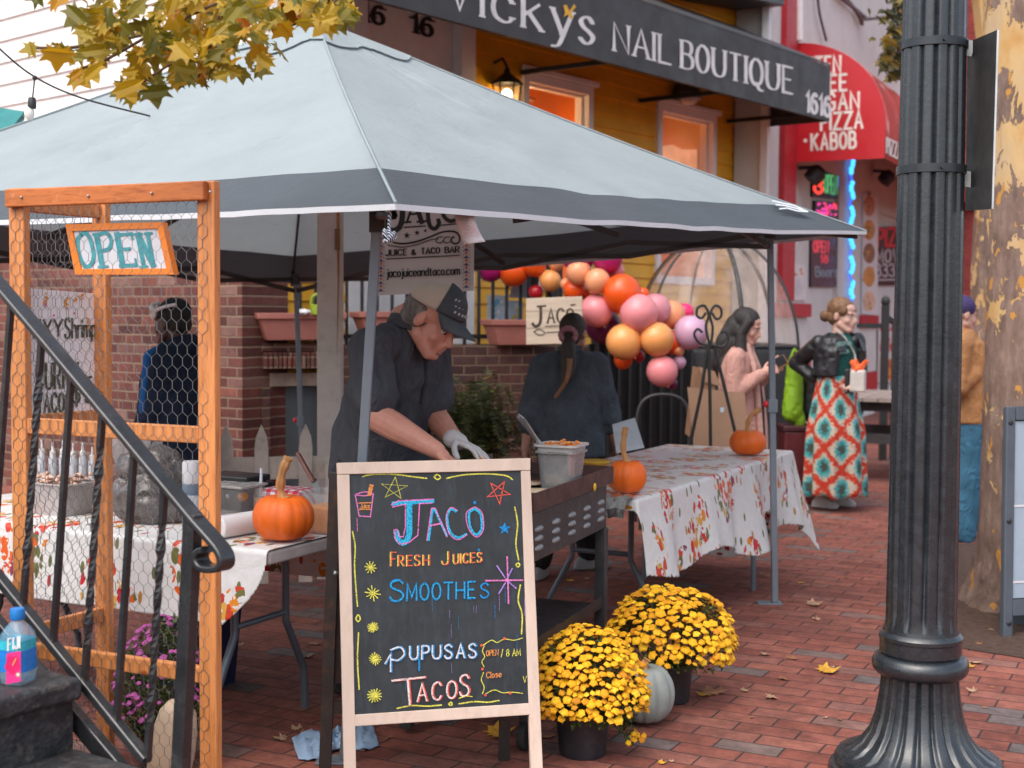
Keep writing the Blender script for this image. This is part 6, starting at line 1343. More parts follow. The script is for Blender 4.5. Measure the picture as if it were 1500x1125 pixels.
def rail(a, b, z, h, d_off, nm='rail', mat_=m_ow, th_=.024): return MB().beam(V(a)+V((0, 0, z))+d_off, V(b)+V((0, 0, z))+d_off, th_, h, (0, 0, 1)).build(nm, mat_, ws, bevel=.004)
rail(fl_-d1*.022, fr_+d1*.012, 1.882, .056, n1*.028, 'top_rail', m_ow2)
rail(fl_+d1*.032, fr_-d1*.032, 1.170, .05, V((0, 0, 0)), 'middle_rail'); rail(fl_+d1*.032, fr_-d1*.032, .455, .05, V((0, 0, 0)), 'bottom_rail')
rail(fl_+d2*.02, bk_-d2*.017, 1.868, .05, V((0, 0, 0)), 'side_top_rail'); rail(fl_+d2*.02, bk_-d2*.017, 1.175, .05, V((0, 0, 0)), 'side_middle_rail'); rail(fl_+d2*.02, bk_-d2*.017, .50, .05, V((0, 0, 0)), 'side_bottom_rail')
for px, py in ((31, 289), (129, 287), (222, 283), (308, 281)): MB().sph(Plane(fl_+n1*.043, n1).at(px, py), .0045, 8, 6).build('screw', M('screw_steel', (.5, .5, .5), .3, .8), ws)
m_wire = M('galvanised_wire', (.20, .20, .205), .45, .6, var=.1)
def wire_panel(a, d, n_, x0, x1, z0, z1, off, nm, cw=.037, r=.00075):
    mb = MB(); s_ = cw/math.sqrt(3); done = set()
    hx = cw; hz = s_*1.62; seg = s_*.95
    def wob(x, z): return a+d*x+V((0, 0, z))+n_*(off+.004*nz((x*4, z*4, off*50)))+d*.003*nz((x*9, z*9, 3))
    row = 0; z = z0
    while z < z1:
        xo = hx/2 if row % 2 else 0; x = x0+xo
        while x < x1:
            # vertical twist then two diagonals
            p = wob(x, z); q_ = wob(x, min(z+seg, z1)); mb.tube([p, q_], r*1.45, 4, cap=False)
            for sx in (-1, 1):
                e = (x+sx*hx/2, z+hz)
                if x0-.001 <= e[0] <= x1+.001 and e[1] <= z1: mb.tube([q_, wob(*e)], r, 4, cap=False)
            x += hx
        z += hz; row += 1
    return mb.build(nm, m_wire, ws)
L1 = (fr_-fl_).length; L2 = (bk_-fl_).length
wire_panel(fl_, d1, n1, -.02, L1+.02, .06, 1.90, .0165, 'chicken_wire'); wire_panel(fl_, d2, n2, 0, L2+.02, .06, 1.89, .017, 'chicken_wire')
spl = Plane(fl_+n1*.0, n1); ofs = -.022
os_ = thing('open_sign', 'tilted orange framed sign with teal letters OPEN hung on the wire screen', 'sign', spl.at(170, 402, ofs))
m_of = M('sign_orange', (.80, .22, .015), .45, var=.12)
oq = [(91, 328), (233, 325), (250, 402), (105, 402)]; iq = [(101, 338), (226, 334), (239, 393), (114, 394)]
MB().prism([spl.at(*p, ofs) for p in oq], -n1*.016).build('board', m_of, os_)
MB().prism([spl.at(*p, ofs+.0003) for p in iq], n1*.002).build('panel', M('sign_board', (.66, .67, .72), .6, var=.1, dirt=(.4, .42, .46)), os_)
for i in range(4):
    MB().prism([spl.at(*p, ofs+.0005) for p in (oq[i], oq[(i+1) % 4], iq[(i+1) % 4], iq[i])], n1*.008).build('frame', m_of, os_)
ink = Ink(Plane(fl_, n1), ofs+.004)
lean = -.22; k = dict(lean=lean)
ink.stroke(catmull([V(p) for p in ((113, 343), (107, 352), (110, 374), (119, 390), (128, 386), (131, 372), (126, 350), (119, 341), (113, 343))], 5), 6.0)
ink.stroke([(135, 343), (144, 391)], 8); ink.stroke(catmull([V(p) for p in ((136, 344), (150, 341), (157, 352), (153, 364), (141, 367))], 5), 5.5); ink.stroke([(138, 391), (152, 390)], 3.5); ink.stroke([(130, 343), (140, 342)], 3.5)
ink.stroke([(165, 342), (174, 390)], 8); ink.stroke([(163, 344), (187, 342)], 5); ink.stroke([(170, 365), (184, 364)], 5); ink.stroke([(170, 389), (194, 388)], 5.5); ink.stroke([(186, 341), (188, 350)], 3); ink.stroke([(192, 379), (195, 389)], 3)
ink.stroke([(195, 342), (205, 390)], 6); ink.stroke([(196, 343), (219, 389)], 8.5); ink.stroke([(210, 341), (219, 389)], 6); ink.stroke([(190, 343), (202, 342)], 3.5); ink.stroke([(206, 342), (217, 341)], 3.5); ink.stroke([(199, 391), (210, 390)], 3.5)
ink.build('lettering', M('sign_teal', (.05, .30, .34), .6, var=.3, scale=40), os_)
# menu board on the side panel
mpl = Plane(fl_, n2); mo = -.02
ms = thing('menu_board', 'white hand painted shrimp taco menu board inside the wire screen', 'menu board', mpl.at(98, 605, mo))
MB().prism([mpl.at(*p, mo) for p in ((46, 422), (147, 430), (146, 601), (44, 608))], -n2*.008).build('board', M('menu_white', (.92, .92, .95), .6, var=.06), ms)
ink = Ink(mpl, mo+.002)
ink.text('SEXY', (40, 494), (97, 492), 24, 24, 3.4, 0, 2); ink.text('Shrimp', (101, 496), (146, 492), 30, 22, 3.0, 0, 1.8)
ink.text('CURRY', (60, 571), (120, 567), 38, 36, 3.8, 0, 2.4); ink.text('TACOS', (60, 605), (110, 602), 28, 26, 3.6, 0, 2.2); ink.text('$5', (112, 594), (140, 588), 34, 36, 3.8, 0, 3)
for x, y in ((71, 444), (102, 447), (125, 436), (134, 470), (134, 480), (118, 440), (74, 438), (103, 440)):
    for _ in range(4): ink.dot(x+random.gauss(0, 1.5), y+random.gauss(0, 3), random.uniform(1.2, 2.2), 1, n=7)
for x, y in ((72, 446), (84, 462), (114, 459)): ink.dot(x, y, 1.8, 2, n=7)
ink.build('lettering', [M('paint_olive', (.075, .085, .05), .7), M('paint_orange', (.75, .3, .05), .6), M('paint_pink', (.7, .12, .4), .6)], ms)

# ================================================================ STEPS AND HANDRAIL
sd = V((.82, -.57, 0)).normalized(); sn_ = V((-.57, -.82, 0)).normalized(); S0 = V((-1.37, 3.65, 0)); rpl = Plane(S0, sn_)
m_ir = M('painted_iron', (.016, .017, .019), .28, var=.3, bump=.25, bscale=45, bdist=.003, dirt=(.10, .10, .10), dirtamt=.35, coat=.2)
m_stone = M('painted_stone', (.022, .022, .024), .55, var=.5, scale=12, bump=.8, bscale=30, bdist=.012, dirt=(.16, .13, .11), dirtamt=.7)
stp = thing('stone_steps', 'worn black painted stone steps at the lower left corner', 'steps', S0+sd*.1+sn_*.5)
Rs = Matrix((sd, -sn_, V((0, 0, 1)))).transposed()
def sbox(mb, s0, s1, t0, t1, z0, z1): return mb.box(S0+sd*((s0+s1)/2)+sn_*((t0+t1)/2)+V((0, 0, (z0+z1)/2)), (s1-s0, t1-t0, z1-z0), Rs)
for s1, z in ((.375, .605), (.655, .42), (.94, .235), (-.035, .79), (-.315, .975)):
    t = sbox(MB(), -1.6 if z > .6 else s1-.31, s1, .03, 1.2, z-.055, z).build('tread', m_stone, stp, bevel=.012, seg=3)
    sbox(MB(), -1.58 if z > .6 else s1-.30, s1-.03, .04, 1.19, 0 if z < .61 else z-.184, z-.056).build('riser', m_stone, stp)
hr_ = thing('hand_railing', 'black iron stair railing with scroll end in front of the wire screen', 'railing', rpl.at(290, 1120))
def strip(pts, wd, tk, nm, parent=hr_, sm=True):
    p3 = [rpl.at(*p) for p in pts]; mb = MB(); rows = []
    for i, p in enumerate(p3):
        t = (p3[min(i+1, len(p3)-1)]-p3[max(i-1, 0)]).normalized(); nn = t.cross(sn_).normalized()
        rows.append([p+sn_*wd/2+nn*tk/2, p-sn_*wd/2+nn*tk/2, p-sn_*wd/2-nn*tk/2, p+sn_*wd/2-nn*tk/2])
    mb.grid(rows, wrap=True); mb.poly(rows[0]); mb.poly(rows[-1][::-1]); return mb.build(nm, m_ir, parent, smooth=True, ang=45, bevel=.004)
strip([(-330, 23), (-90, 312), (0, 418), (70, 500), (150, 596), (230, 692), (290, 764)]+[tuple(p[:2]) for p in catmull([V(p) for p in ((290, 764), (308, 784), (324, 803), (331, 818), (328, 830), (314, 833), (300, 830), (293, 819), (296, 808), (306, 804))], 5)][1:], .048, .016, 'handrail')
strip([(-330, 440), (-60, 774), (0, 848), (110, 984), (215, 1114)], .03, .024, 'lower_rail'); strip([(-330, 516), (-60, 850), (0, 922), (140, 1086), (230, 1192)], .03, .05, 'stringer')
for i, x in enumerate((-44, 2, 47, 91, 137, 184, 229, -88, -133, -178, -222, -266, -310)):
    yt = 418+(x+11-0)*1.2; xt = x+13-(yt-600)*.01; xb = x-13; yb = 848+xb*1.237
    a = rpl.at(xt, yt+8); b_ = rpl.at(xb, yb)
    mb = MB(); N = 40
    if i % 2: mb.beam(a, b_, .0145, .0145, sn_)
    else:
        rows = []
        for j in range(N+1):
            t = j/N; p = a.lerp(b_, t); tw = math.pi/4+math.pi*4*max(0, min(1, (t-.12)/.76)); rr = .0105*(1+.25*math.exp(-((t-.22)/.02)**2)+.25*math.exp(-((t-.78)/.02)**2))
            rows.append([p+sd*rr*math.cos(tw+q_*math.pi/2)+sn_*rr*math.sin(tw+q_*math.pi/2) for q_ in range(4)])
        mb.grid(rows, wrap=True)
    mb.build('baluster', m_ir, hr_)
a = rpl.at(283, 752); b_ = rpl.at(262, 1180); MB().beam(a, b_, .04, .03, sn_).build('newel', m_ir, hr_, bevel=.003)
# bottle
bt = P(27, 1010, 3.36); bt.z = .606; bo = thing('water_bottle', 'square blue labelled water bottle standing on the black stone step', 'bottle', bt)
Rb = Matrix.Rotation(-.25, 3, 'Z'); bh_ = .187
def sq(hw, z, e=.4): return [bt+Rb@V((hw*math.copysign(abs(math.cos(a))**e, math.cos(a)), hw*math.copysign(abs(math.sin(a))**e, math.sin(a)), z)) for a in [2*math.pi*(k_+.5)/32 for k_ in range(32)]]
mb = MB(); prof = [(.028, 0, .5), (.034, .005, .45), (.0355, .02, .4), (.0355, .115, .4), (.034, .125, .45), (.026, .142, .7), (.017, .153, 1), (.0145, .158, 1), (.0145, .166, 1)]
mb.grid([sq(*p) for p in prof], wrap=True); mb.poly(sq(*prof[0])); mg = newmat('bottle_plastic')[0]; bs = mg.node_tree.nodes['Principled BSDF']; bs.inputs['Base Color'].default_value = (.30, .58, .78, 1); bs.inputs['Roughness'].default_value = .08; bs.inputs['Alpha'].default_value = .28; bs.inputs['Coat Weight'].default_value = .6
mb.build('bottle', mg, bo, smooth=True, ang=60)
mb = MB(); mb.grid([sq(.0362, .034, .4), sq(.0362, .088, .4)], wrap=True); mb.build('label', M('label_blue', (.01, .20, .62), .3, var=.25, scale=12), bo, smooth=True, ang=60)
mb = MB(); mb.grid([sq(.0361, .0885, .4), sq(.0361, .112, .4)], wrap=True); mb.build('label_top', M('label_aqua', (.03, .42, .52), .3, var=.3, scale=20), bo, smooth=True, ang=60)
MB().lathe([(.0165, .159), (.018, .162), (.018, .180), (.0165, bh_), (0, bh_)], 28, bt, None, 0, lambda a, i, z: 1+.02*math.cos(24*a)).build('cap', M('cap_blue', (.01, .19, .55), .35), bo, smooth=True, ang=40)
fn = Rb@V((0, -1, 0)); lpl = Plane(bt+fn*.0365, fn); ink = Ink(lpl, .0008)
ink.text('FIJI', (12, 953), (29, 949), 17, 17, 2.6, 0, 2.6, .5, .6)
ink.fill([(10, 957), (31, 953), (31, 998), (9, 1002)], 1)
for i in range(5):
    a = 2*math.pi*i/5+.3; ink.dot(19+6.5*math.cos(a), 974+8*math.sin(a), 5.5, 2, 6.5)
ink.stroke([(19, 974), (24, 964)], 1.4, 3); ink.dot(27, 988, 3.4, 4); ink.dot(27, 988, 2, 0)
ink.build('print', [M('print_white', (.75, .75, .75), .4), M('print_magenta', (.72, .03, .22), .4), M('print_red', (.65, .01, .12), .4), M('print_gold', (.7, .4, .05), .4), M('print_olive', (.3, .32, .12), .4)], bo)

# ================================================================ LAMP POST
lc = V((1.352, 4.45, 0)); lp = thing('street_lamp_post', 'dark fluted cast iron street lamp post in the right foreground', 'lamp post', lc)
m_lp = M('lamp_paint', (.010, .0145, .019), .27, var=.3, scale=9, bump=.25, bscale=55, bdist=.003, dirt=(.05, .06, .07), dirtamt=.35, spec=.7)
def flute(n_, dep, pw=1.0): return lambda a, i, z: 1-dep*(max(0, math.cos(a*n_)))**pw
N_ = 14
pr = [(.1165, .51), (.1140, .53), (.1130, .56), (.1115, .9), (.108, 1.4), (.104, 2.0), (.099, 2.6), (.096, 3.2), (.094, 4.0)]
MB().lathe(pr, N_*12, lc, None, 0, lambda a, i, z: 1-(.115*min(1, max(0, (i-.5)/1.5)))*max(0, math.cos(a*N_))**2.2).build('shaft', m_lp, lp, smooth=True, ang=70)
MB().lathe([(.126, .425), (.131, .432), (.131, .472), (.134, .476), (.134, .487), (.129, .494), (.121, .500), (.119, .512), (.05, .514)], 64, lc).build('collar', m_lp, lp, smooth=True, ang=35)
MB().lathe([(.127, .358)]+[(.128+.027*math.cos(t), .390+.033*math.sin(t)) for t in [-math.pi/2+math.pi*k_/12 for k_ in range(13)]]+[(.127, .424)], 64, lc).build('ring', m_lp, lp, smooth=True, ang=50)
fl = [(.124, .357), (.126, .33), (.131, .28), (.142, .22), (.160, .165), (.188, .125), (.222, .098), (.245, .088), (.25, .080)][::-1]
MB().lathe(fl, 20*12, lc, None, 0, lambda a, i, z: 1-.085*min(1, i/1.5)*max(0, math.cos(a*20))**1.8).build('flared_base', m_lp, lp, smooth=True, ang=70)
MB().lathe([(.29, 0), (.29, .03), (.283, .045), (.27, .052), (.272, .066), (.262, .082), (.245, .088), (.2, .089)], 96, lc).build('plinth', m_lp, lp, smooth=True, ang=35)
MB().lathe([(.16, 4.0), (.16, 4.1), (.1, 4.16), (.14, 4.25), (.24, 4.6), (.22, 4.75), (.1, 4.95), (0, 5.0)], 24, lc).build('lantern_head', M('lamp_globe', (.6, .58, .5), .4), lp, smooth=True)
m_band = M('band_steel', (.03, .035, .04), .3, .4)
for z_, rr in ((2.405, .1035), (2.005, .107)):
    MB().lathe([(rr, -.014), (rr+.003, -.013), (rr+.003, .013), (rr, .014)], 48, lc+V((0, 0, z_))).tube([lc+V((.0, -rr, z_)), lc+V((.0, -rr-.014, z_))], .005, 8).build('band', m_band, lp, smooth=True, ang=35)
sp_ = [P(1417, 62, 4.5), P(1460, 44, 4.30), P(1452, 306, 4.30), P(1414, 309, 4.5)]
so_ = thing('street_sign', 'grey metal sign plate seen almost edge on, strapped to the lamp post', 'sign', sp_[3]); nn = (sp_[1]-sp_[0]).cross(sp_[3]-sp_[0]).normalized()
MB().prism(sp_, nn*.003).build('plate', M('sign_metal', (.085, .088, .09), .45, .6, var=.25), so_)
MB().prism([sp_[1]+V((.001, -.002, 0)), sp_[1]+V((.006, -.004, 0)), sp_[2]+V((.006, -.004, 0)), sp_[2]+V((.001, -.002, 0))], V((0, .012, 0))).build('edge', M('sign_edge', (.45, .46, .46), .4, .6), so_)
for y_ in (70, 262): MB().beam(P(1412, y_, 4.48), P(1426, y_+2, 4.47), .02, .05).build('bracket', M('bracket_steel', (.35, .35, .34), .4, .6), so_)

# ================================================================ TREES
m_bark, n, b = newmat('sycamore_bark'); vec = coords(n, 'Object', (1, 1, .62))
base = ramp(n, noise_(n, vec, 9, 7, .7), [(.3, (.13, .082, .062)), (.55, (.25, .165, .13)), (.75, (.34, .25, .205))])
n1_ = noise_(n, vec, 6.4, 6, .66, 0, .35); sepz = nd(n, 'ShaderNodeSeparateXYZ'); n.links.new(coords(n, 'Object'), sepz.inputs[0])
hz_ = math_(n, 'MULTIPLY', math_(n, 'SUBTRACT', sepz.outputs[2], 1.25), .085)
pt1 = ramp(n, math_(n, 'ADD', n1_, hz_), [(.60, (0, 0, 0)), (.61, (1, 1, 1))]); pt2 = ramp(n, noise_(n, vec, 10, 4, .55, 0, .2), [(.62, (0, 0, 0)), (.63, (1, 1, 1))])
base = mixc(n, 1.0, base, ramp(n, noise_(n, coords(n, 'Object', (1, 1, .12)), 22, 5, .7), [(.3, (.62,)*3), (.7, (1.15,)*3)]), 'MULTIPLY')
base = mixc(n, pt2, base, (.50, .24, .05)); c = mixc(n, pt1, base, ramp(n, noise_(n, vec, 4, 4), [(.35, (.52, .27, .075)), (.5, (.55, .36, .16)), (.7, (.50, .36, .22))]))
n.links.new(c, b.inputs['Base Color']); b.inputs['Roughness'].default_value = .85
low = ramp(n, sepz.outputs[2], [(.0, (1, 1, 1)), (.55, (.12, .12, .12))])
bump_(n, b, math_(n, 'ADD', math_(n, 'MULTIPLY', noise_(n, coords(n, 'Object', (1, 1, .4)), 30, 7, .75), low), math_(n, 'MULTIPLY', pt1, -.12)), 1.0, .03)
tc = P(1512, 461, 7.3); tc.z = 0; st_ = thing('sycamore_tree', 'thick sycamore trunk with flaking tan and yellow bark at the right edge', 'tree', tc)
rows = []; NA = 150
for i in range(230):
    z = 5.5*(i/229)**1.35; zz = z; r_ = .225+.020*max(0, z-1.4)+.13*math.exp(-z/.11)+.03*math.exp(-z/.5); cx = tc+V((-.012*z*.6, 0, z)); row = []
    for k_ in range(NA):
        a = 2*math.pi*k_/NA; q_ = r_*(1+.05*nz((math.cos(a)*1.5, math.sin(a)*1.5, z*.9))+.16*math.exp(-z/.16)*math.sin(a*5+1.3)*.5+.10*math.exp(-z/.3)*nz((math.cos(a)*5, math.sin(a)*5, z*14))+.018*(1 if nz((math.cos(a)*2.2+7, math.sin(a)*2.2, z*2.1)) > .12 else 0)+.012*nz((math.cos(a)*9, math.sin(a)*9, z*5)))
        row.append(cx+V((q_*math.cos(a), q_*math.sin(a), -.02)))
    rows.append(row)
mb = MB(); mb.grid(rows, wrap=True)
lim = []
for i in range(7):
    a = i*.9+.4; p0 = tc+V((0, 0, 4.6+.15*i)); p1_ = p0+V((math.cos(a)*1.0, math.sin(a)*1.0, 1.0)); p2_ = p0+V((math.cos(a)*2.2, math.sin(a)*2.2, 1.9)); lim.append((p1_, p2_)); mb.tube(catmull([p0, p1_, p2_], 5), [.12-.008*k_ for k_ in range(11)], 9)
mb.build('trunk', m_bark, st_, smooth=True, ang=80)
def leafmat(name, stops, tl_=.3):
    m, n, b = newmat(name); g = nd(n, 'ShaderNodeNewGeometry'); c = ramp(n, g.outputs['Random Per Island'], stops); n.links.new(c, b.inputs['Base Color']); b.inputs['Roughness'].default_value = .5
    t = nd(n, 'ShaderNodeBsdfTranslucent'); mx = nd(n, 'ShaderNodeMixShader', i_0=tl_); n.links.new(c, t.inputs[0]); n.links.new(b.outputs[0], mx.inputs[1]); n.links.new(t.outputs[0], mx.inputs[2]); n.links.new(mx.outputs[0], n.nodes['Material Output'].inputs[0]); return m
MAPLE = [(0, 0), (.10, .16), (.42, .02), (.34, .20), (.62, .30), (.44, .42), (.60, .66), (.34, .58), (.22, .62), (.14, .78), (0, 1.0)]
MAPLE = MAPLE+[(-x, y) for x, y in MAPLE[-2:0:-1]]
_mt = tessellate_polygon([[V((x, y, 0)) for x, y in MAPLE]])
def leaf(mb, p, d, up, s, curl=.25):
    x, y, z = frame(d, up)
    mb.add([p+(x*u+y*v+z*(-curl*(u*u)-curl*.5*v*v+.04*math.sin(v*7+u*5)))*s for u, v in MAPLE], [tuple(t) for t in _mt])
lf = MB(); rr_ = random.Random(5)
for i in range(900):
    a = rr_.choice(lim); p = a[0].lerp(a[1], rr_.uniform(.3, 1.15))+V((rr_.gauss(0, .6), rr_.gauss(0, .6), rr_.gauss(0, .45))); 
    if p.z < 5.2: continue
    leaf(lf, p, V((rr_.gauss(0, 1), rr_.gauss(0, 1), -.6)), V((rr_.gauss(0, .4), rr_.gauss(0, .4), 1)), rr_.uniform(.12, .2))
lf.build('crown', leafmat('sycamore_leaf', [(0, (.05, .07, .015)), (.6, (.14, .13, .02)), (1, (.35, .2, .02))]), st_)
# hanging spray of the street tree farther on
ft = thing('street_tree', 'green leafy spray of a farther street tree behind the lamp post top', 'tree', V((4.3, 12.5, 0)))
mb = MB(); mb.tube(catmull([V((4.3, 12.5, 0)), V((4.32, 12.5, 2)), V((4.25, 12.5, 4.4)), P(1350, -60, 12.3), P(1325, 20, 12.2), P(1316, 70, 12.2)], 5), [.14]*6+[.12]*5+[.09]*5+[.05]*5+[.02]*5, 8); mb.build('trunk', m_bark, ft, smooth=True)
lf = MB()
for i in range(170):
    t = rr_.random(); p = P(1322+rr_.gauss(0, 13)-6*t, -40+145*t**.8+rr_.gauss(0, 7), 12.2+rr_.gauss(0, .25)); leaf(lf, p, V((rr_.gauss(0, 1), rr_.gauss(0, 1), -.8)), V((rr_.gauss(0, .6), -.6, .7)), rr_.uniform(.07, .12))
lf.build('foliage', leafmat('street_leaf', [(0, (.02, .03, .012)), (.5, (.05, .055, .015)), (.8, (.12, .10, .02)), (1, (.3, .2, .03))]), ft)
# yellow maple branch over the canopy
YB = 3.6
mbh = thing('maple_branch', 'yellow autumn maple branch hanging in front of the canopy at top left', 'tree branch', P(250, 60, YB))
lf = MB(); tw = MB(); ells = [(235, 30, 130, 48, 150), (330, 45, 80, 60, 90), (255, 88, 70, 34, 56), (140, 62, 44, 22, 16), (70, 68, 26, 8, 6), (165, 28, 60, 22, 20), (470, 6, 60, 22, 46), (205, 118, 34, 16, 12), (425, 22, 24, 14, 10), (130, 95, 30, 14, 8), (300, 90, 34, 28, 22), (360, 20, 60, 24, 40), (250, -30, 220, 40, 50)]
for cx, cy, rx, ry, k_ in ells:
    for _ in range(int(k_*.62)):
        a = rr_.uniform(0, 6.283); q_ = math.sqrt(rr_.random()); p = P(cx+rx*q_*math.cos(a), cy+ry*q_*math.sin(a), YB+rr_.gauss(0, .16))
        leaf(lf, p, V((rr_.gauss(0, .8), rr_.gauss(-.2, .5), rr_.gauss(-.7, .5))), V((rr_.gauss(0, .5), -1+rr_.gauss(0, .5), rr_.gauss(.5, .5))), rr_.choice((.03, .042, .055, .062, .074)) if cy > 0 else .07)
for pts in (((1500, -900), (900, -340), (520, -60)), ((520, -60), (330, 0), (230, 45), (120, 68), (50, 70)), ((330, 0), (300, 60), (240, 100), (200, 125)), ((520, -60), (500, -10), (470, 20)), ((230, 45), (160, 85), (120, 100))):
    tw.tube(catmull([P(x, y, YB+.01) for x, y in pts], 5), .004, 6)
tw.build('twigs', M('twig', (.10, .06, .03), .8), mbh); lf.build('leaves', leafmat('maple_leaf', [(0, (.11, .11, .008)), (.3, (.22, .18, .010)), (.6, (.36, .25, .010)), (.85, (.50, .31, .012)), (.96, (.52, .25, .010)), (1, (.5, .10, .012))], .45), mbh)

# ================================================================ STRING LIGHT, TEAL TENT
cd_ = thing('string_light', 'black cord with one hanging socket and bulb crossing the top left corner', 'string light', P(45, 155, 5.8))
MB().tube(catmull([P(-700, -420, 6.6), P(-300, -150, 6.0), P(-40, 30, 5.8), P(0, 72, 5.8), P(50, 112, 5.85), P(118, 143, 5.9), P(220, 170, 6.0)], 6), .0045, 6).tube([P(51, 113, 5.85), P(47, 150, 5.85)], .0035, 6).sph(P(51, 114, 5.85), .011, 8, 6).build('cord', m_black, cd_)
MB().lathe([(.012, .035), (.016, .03), (.018, 0), (.016, -.012)], 12, P(47, 155, 5.85)).build('socket', m_black, cd_, smooth=True); MB().sph(P(43, 166, 5.85), (.022, .022, .03), 12, 8).build('bulb', M('bulb_clear', (.8, .75, .7), .15), cd_, smooth=True)
tt = thing('teal_canopy', 'teal fabric canopy corner showing above the tent at the left edge', 'canopy', P(-60, 185, 8.5))
c_ = [P(36, 163, 8.5), P(-120, 140, 9.2), P(-160, 240, 8.0), P(10, 196, 8.0)]
MB().prism(c_, V((0, 0, -.05))).build('roof', M('teal_fabric', (.005, .16, .16), .7), tt)
for q_ in ((-150, 8.3), (-120, 9.0)): MB().beam(V((P(q_[0], 461, q_[1]).x, q_[1], 0)), P(q_[0], 190, q_[1]), .04, .04, (1, 0, 0)).build('leg', m_leg2, tt)
# ================================================================ BALLOONS
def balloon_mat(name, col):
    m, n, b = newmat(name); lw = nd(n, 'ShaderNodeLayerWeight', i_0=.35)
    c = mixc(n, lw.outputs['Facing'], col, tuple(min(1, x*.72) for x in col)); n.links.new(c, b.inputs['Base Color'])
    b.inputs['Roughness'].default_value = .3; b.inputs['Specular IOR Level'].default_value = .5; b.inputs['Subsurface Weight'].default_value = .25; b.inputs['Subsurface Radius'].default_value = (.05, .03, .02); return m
BM = {k_: balloon_mat('balloon_'+k_.replace(' ', '_'), v_) for k_, v_ in {'magenta': (.40, .012, .14), 'peach': (.80, .33, .16), 'orange': (.85, .10, .008), 'pink': (.80, .27, .29), 'mauve': (.66, .27, .31), 'apricot': (.85, .36, .11), 'plum': (.13, .008, .06), 'hot pink': (.85, .03, .16), 'lilac': (.60, .36, .50), 'crimson': (.45, .01, .02)}.items()}
BL = [(890, 379, 21, 'magenta', 'magenta balloon at the very top right of the garland', 0), (847, 376, 23, 'magenta', 'magenta balloon at the top of the garland touching the canopy edge', .05), (848, 399, 18, 'peach', 'peach balloon under the topmost magenta balloons', 0), (875, 412, 18, 'peach', 'small peach balloon left above the big orange balloon', -.1),
 (911, 430, 27, 'orange', 'big bright orange balloon in the middle of the garland', -.12), (874, 455, 23, 'pink', 'pink balloon right of the wooden sign', -.05), (884, 478, 25, 'plum', 'dark plum balloon under the pink one beside the wooden sign', .12), (842, 424, 16, 'orange', 'orange balloon behind the upper corner of the wooden sign', .1), (829, 416, 9, 'peach', 'tiny peach balloon by the railing post', .15),
 (936, 459, 27, 'pink', 'large pink balloon below the big orange one', -.2), (960, 453, 22, 'mauve', 'mauve balloon behind the large pink one', .0), (983, 461, 20, 'peach', 'peach balloon at the right of the mauve one', .08), (942, 430, 9, 'orange', 'little orange balloon tucked right of the big orange one', .05), (1003, 458, 14, 'hot pink', 'hot pink balloon seen against the clear pod', .3),
 (914, 501, 25, 'apricot', 'apricot balloon at the left of the lower pair', -.2), (962, 497, 24, 'apricot', 'apricot balloon at the right of the lower pair', -.22), (985, 502, 17, 'orange', 'orange red balloon behind the right apricot one', .02), (1012, 487, 24, 'lilac', 'pearly lilac balloon at the right end of the garland', -.05), (970, 544, 22, 'pink', 'lowest pink balloon hanging over the iron gate', -.2), (994, 513, 9, 'peach', 'tiny peach balloon under the lilac one', -.02),
 (995, 531, 10, 'lilac', 'tiny lilac balloon beside the lowest pink one', 0), (984, 562, 9, 'plum', 'tiny plum balloon below the lowest pink one', .05), (913, 527, 14, 'orange', 'orange balloon peeping out under the left apricot one', .1), (902, 397, 13, 'pink', 'small pink balloon between magenta and orange ones', .1), (936, 522, 9, 'crimson', 'tiny crimson balloon between the two apricot ones', .1), (860, 428, 12, 'orange', 'orange balloon behind the pink and peach ones', .15),
 (719, 393, 19, 'magenta', 'magenta balloon at the far left behind the railing', .75), (752, 398, 21, 'orange', 'orange balloon behind the railing next to the magenta one', .75), (781, 388, 17, 'orange', 'orange balloon behind the railing near the thick post', .72), (768, 382, 15, 'orange', 'orange balloon half hidden between two others behind the railing', .85), (785, 428, 11, 'crimson', 'crimson balloon low behind the railing by the post', .75), (806, 411, 15, 'apricot', 'apricot balloon between the thick railing posts', .7), (815, 385, 12, 'peach', 'peach balloon high between the thick railing posts', .7)]
_bm = {}
for px, py, r_, ck, lab, dy in BL:
    Y = 10.45+dy; c = P(px, py, Y); rr = r_*Y/F_PX*(1.06 if r_ > 14 else 1)
    mb = MB(); R_ = Matrix.Rotation(random.uniform(-.6, .6), 3, 'Y')@Matrix.Rotation(random.uniform(-.5, .5), 3, 'X')
    prof = [(0, -1.16), (.035, -1.14), (.05, -1.10), (.02, -1.07), (.12, -1.0)]+[(math.cos(b_)*(1-.06*max(0, -math.sin(b_))), math.sin(b_)*(1.0 if b_ > 0 else 1.03)) for b_ in [-1.38+2.95*k_/20 for k_ in range(21)]]
    prof[-1] = (0, 1.0); mb.lathe([(x*rr, z*rr) for x, z in prof], 26, c, R_); o = mb.build('balloon', BM[ck], smooth=True, ang=80); tag(o, lab, 'balloon', 'balloons of the garland above the gate')
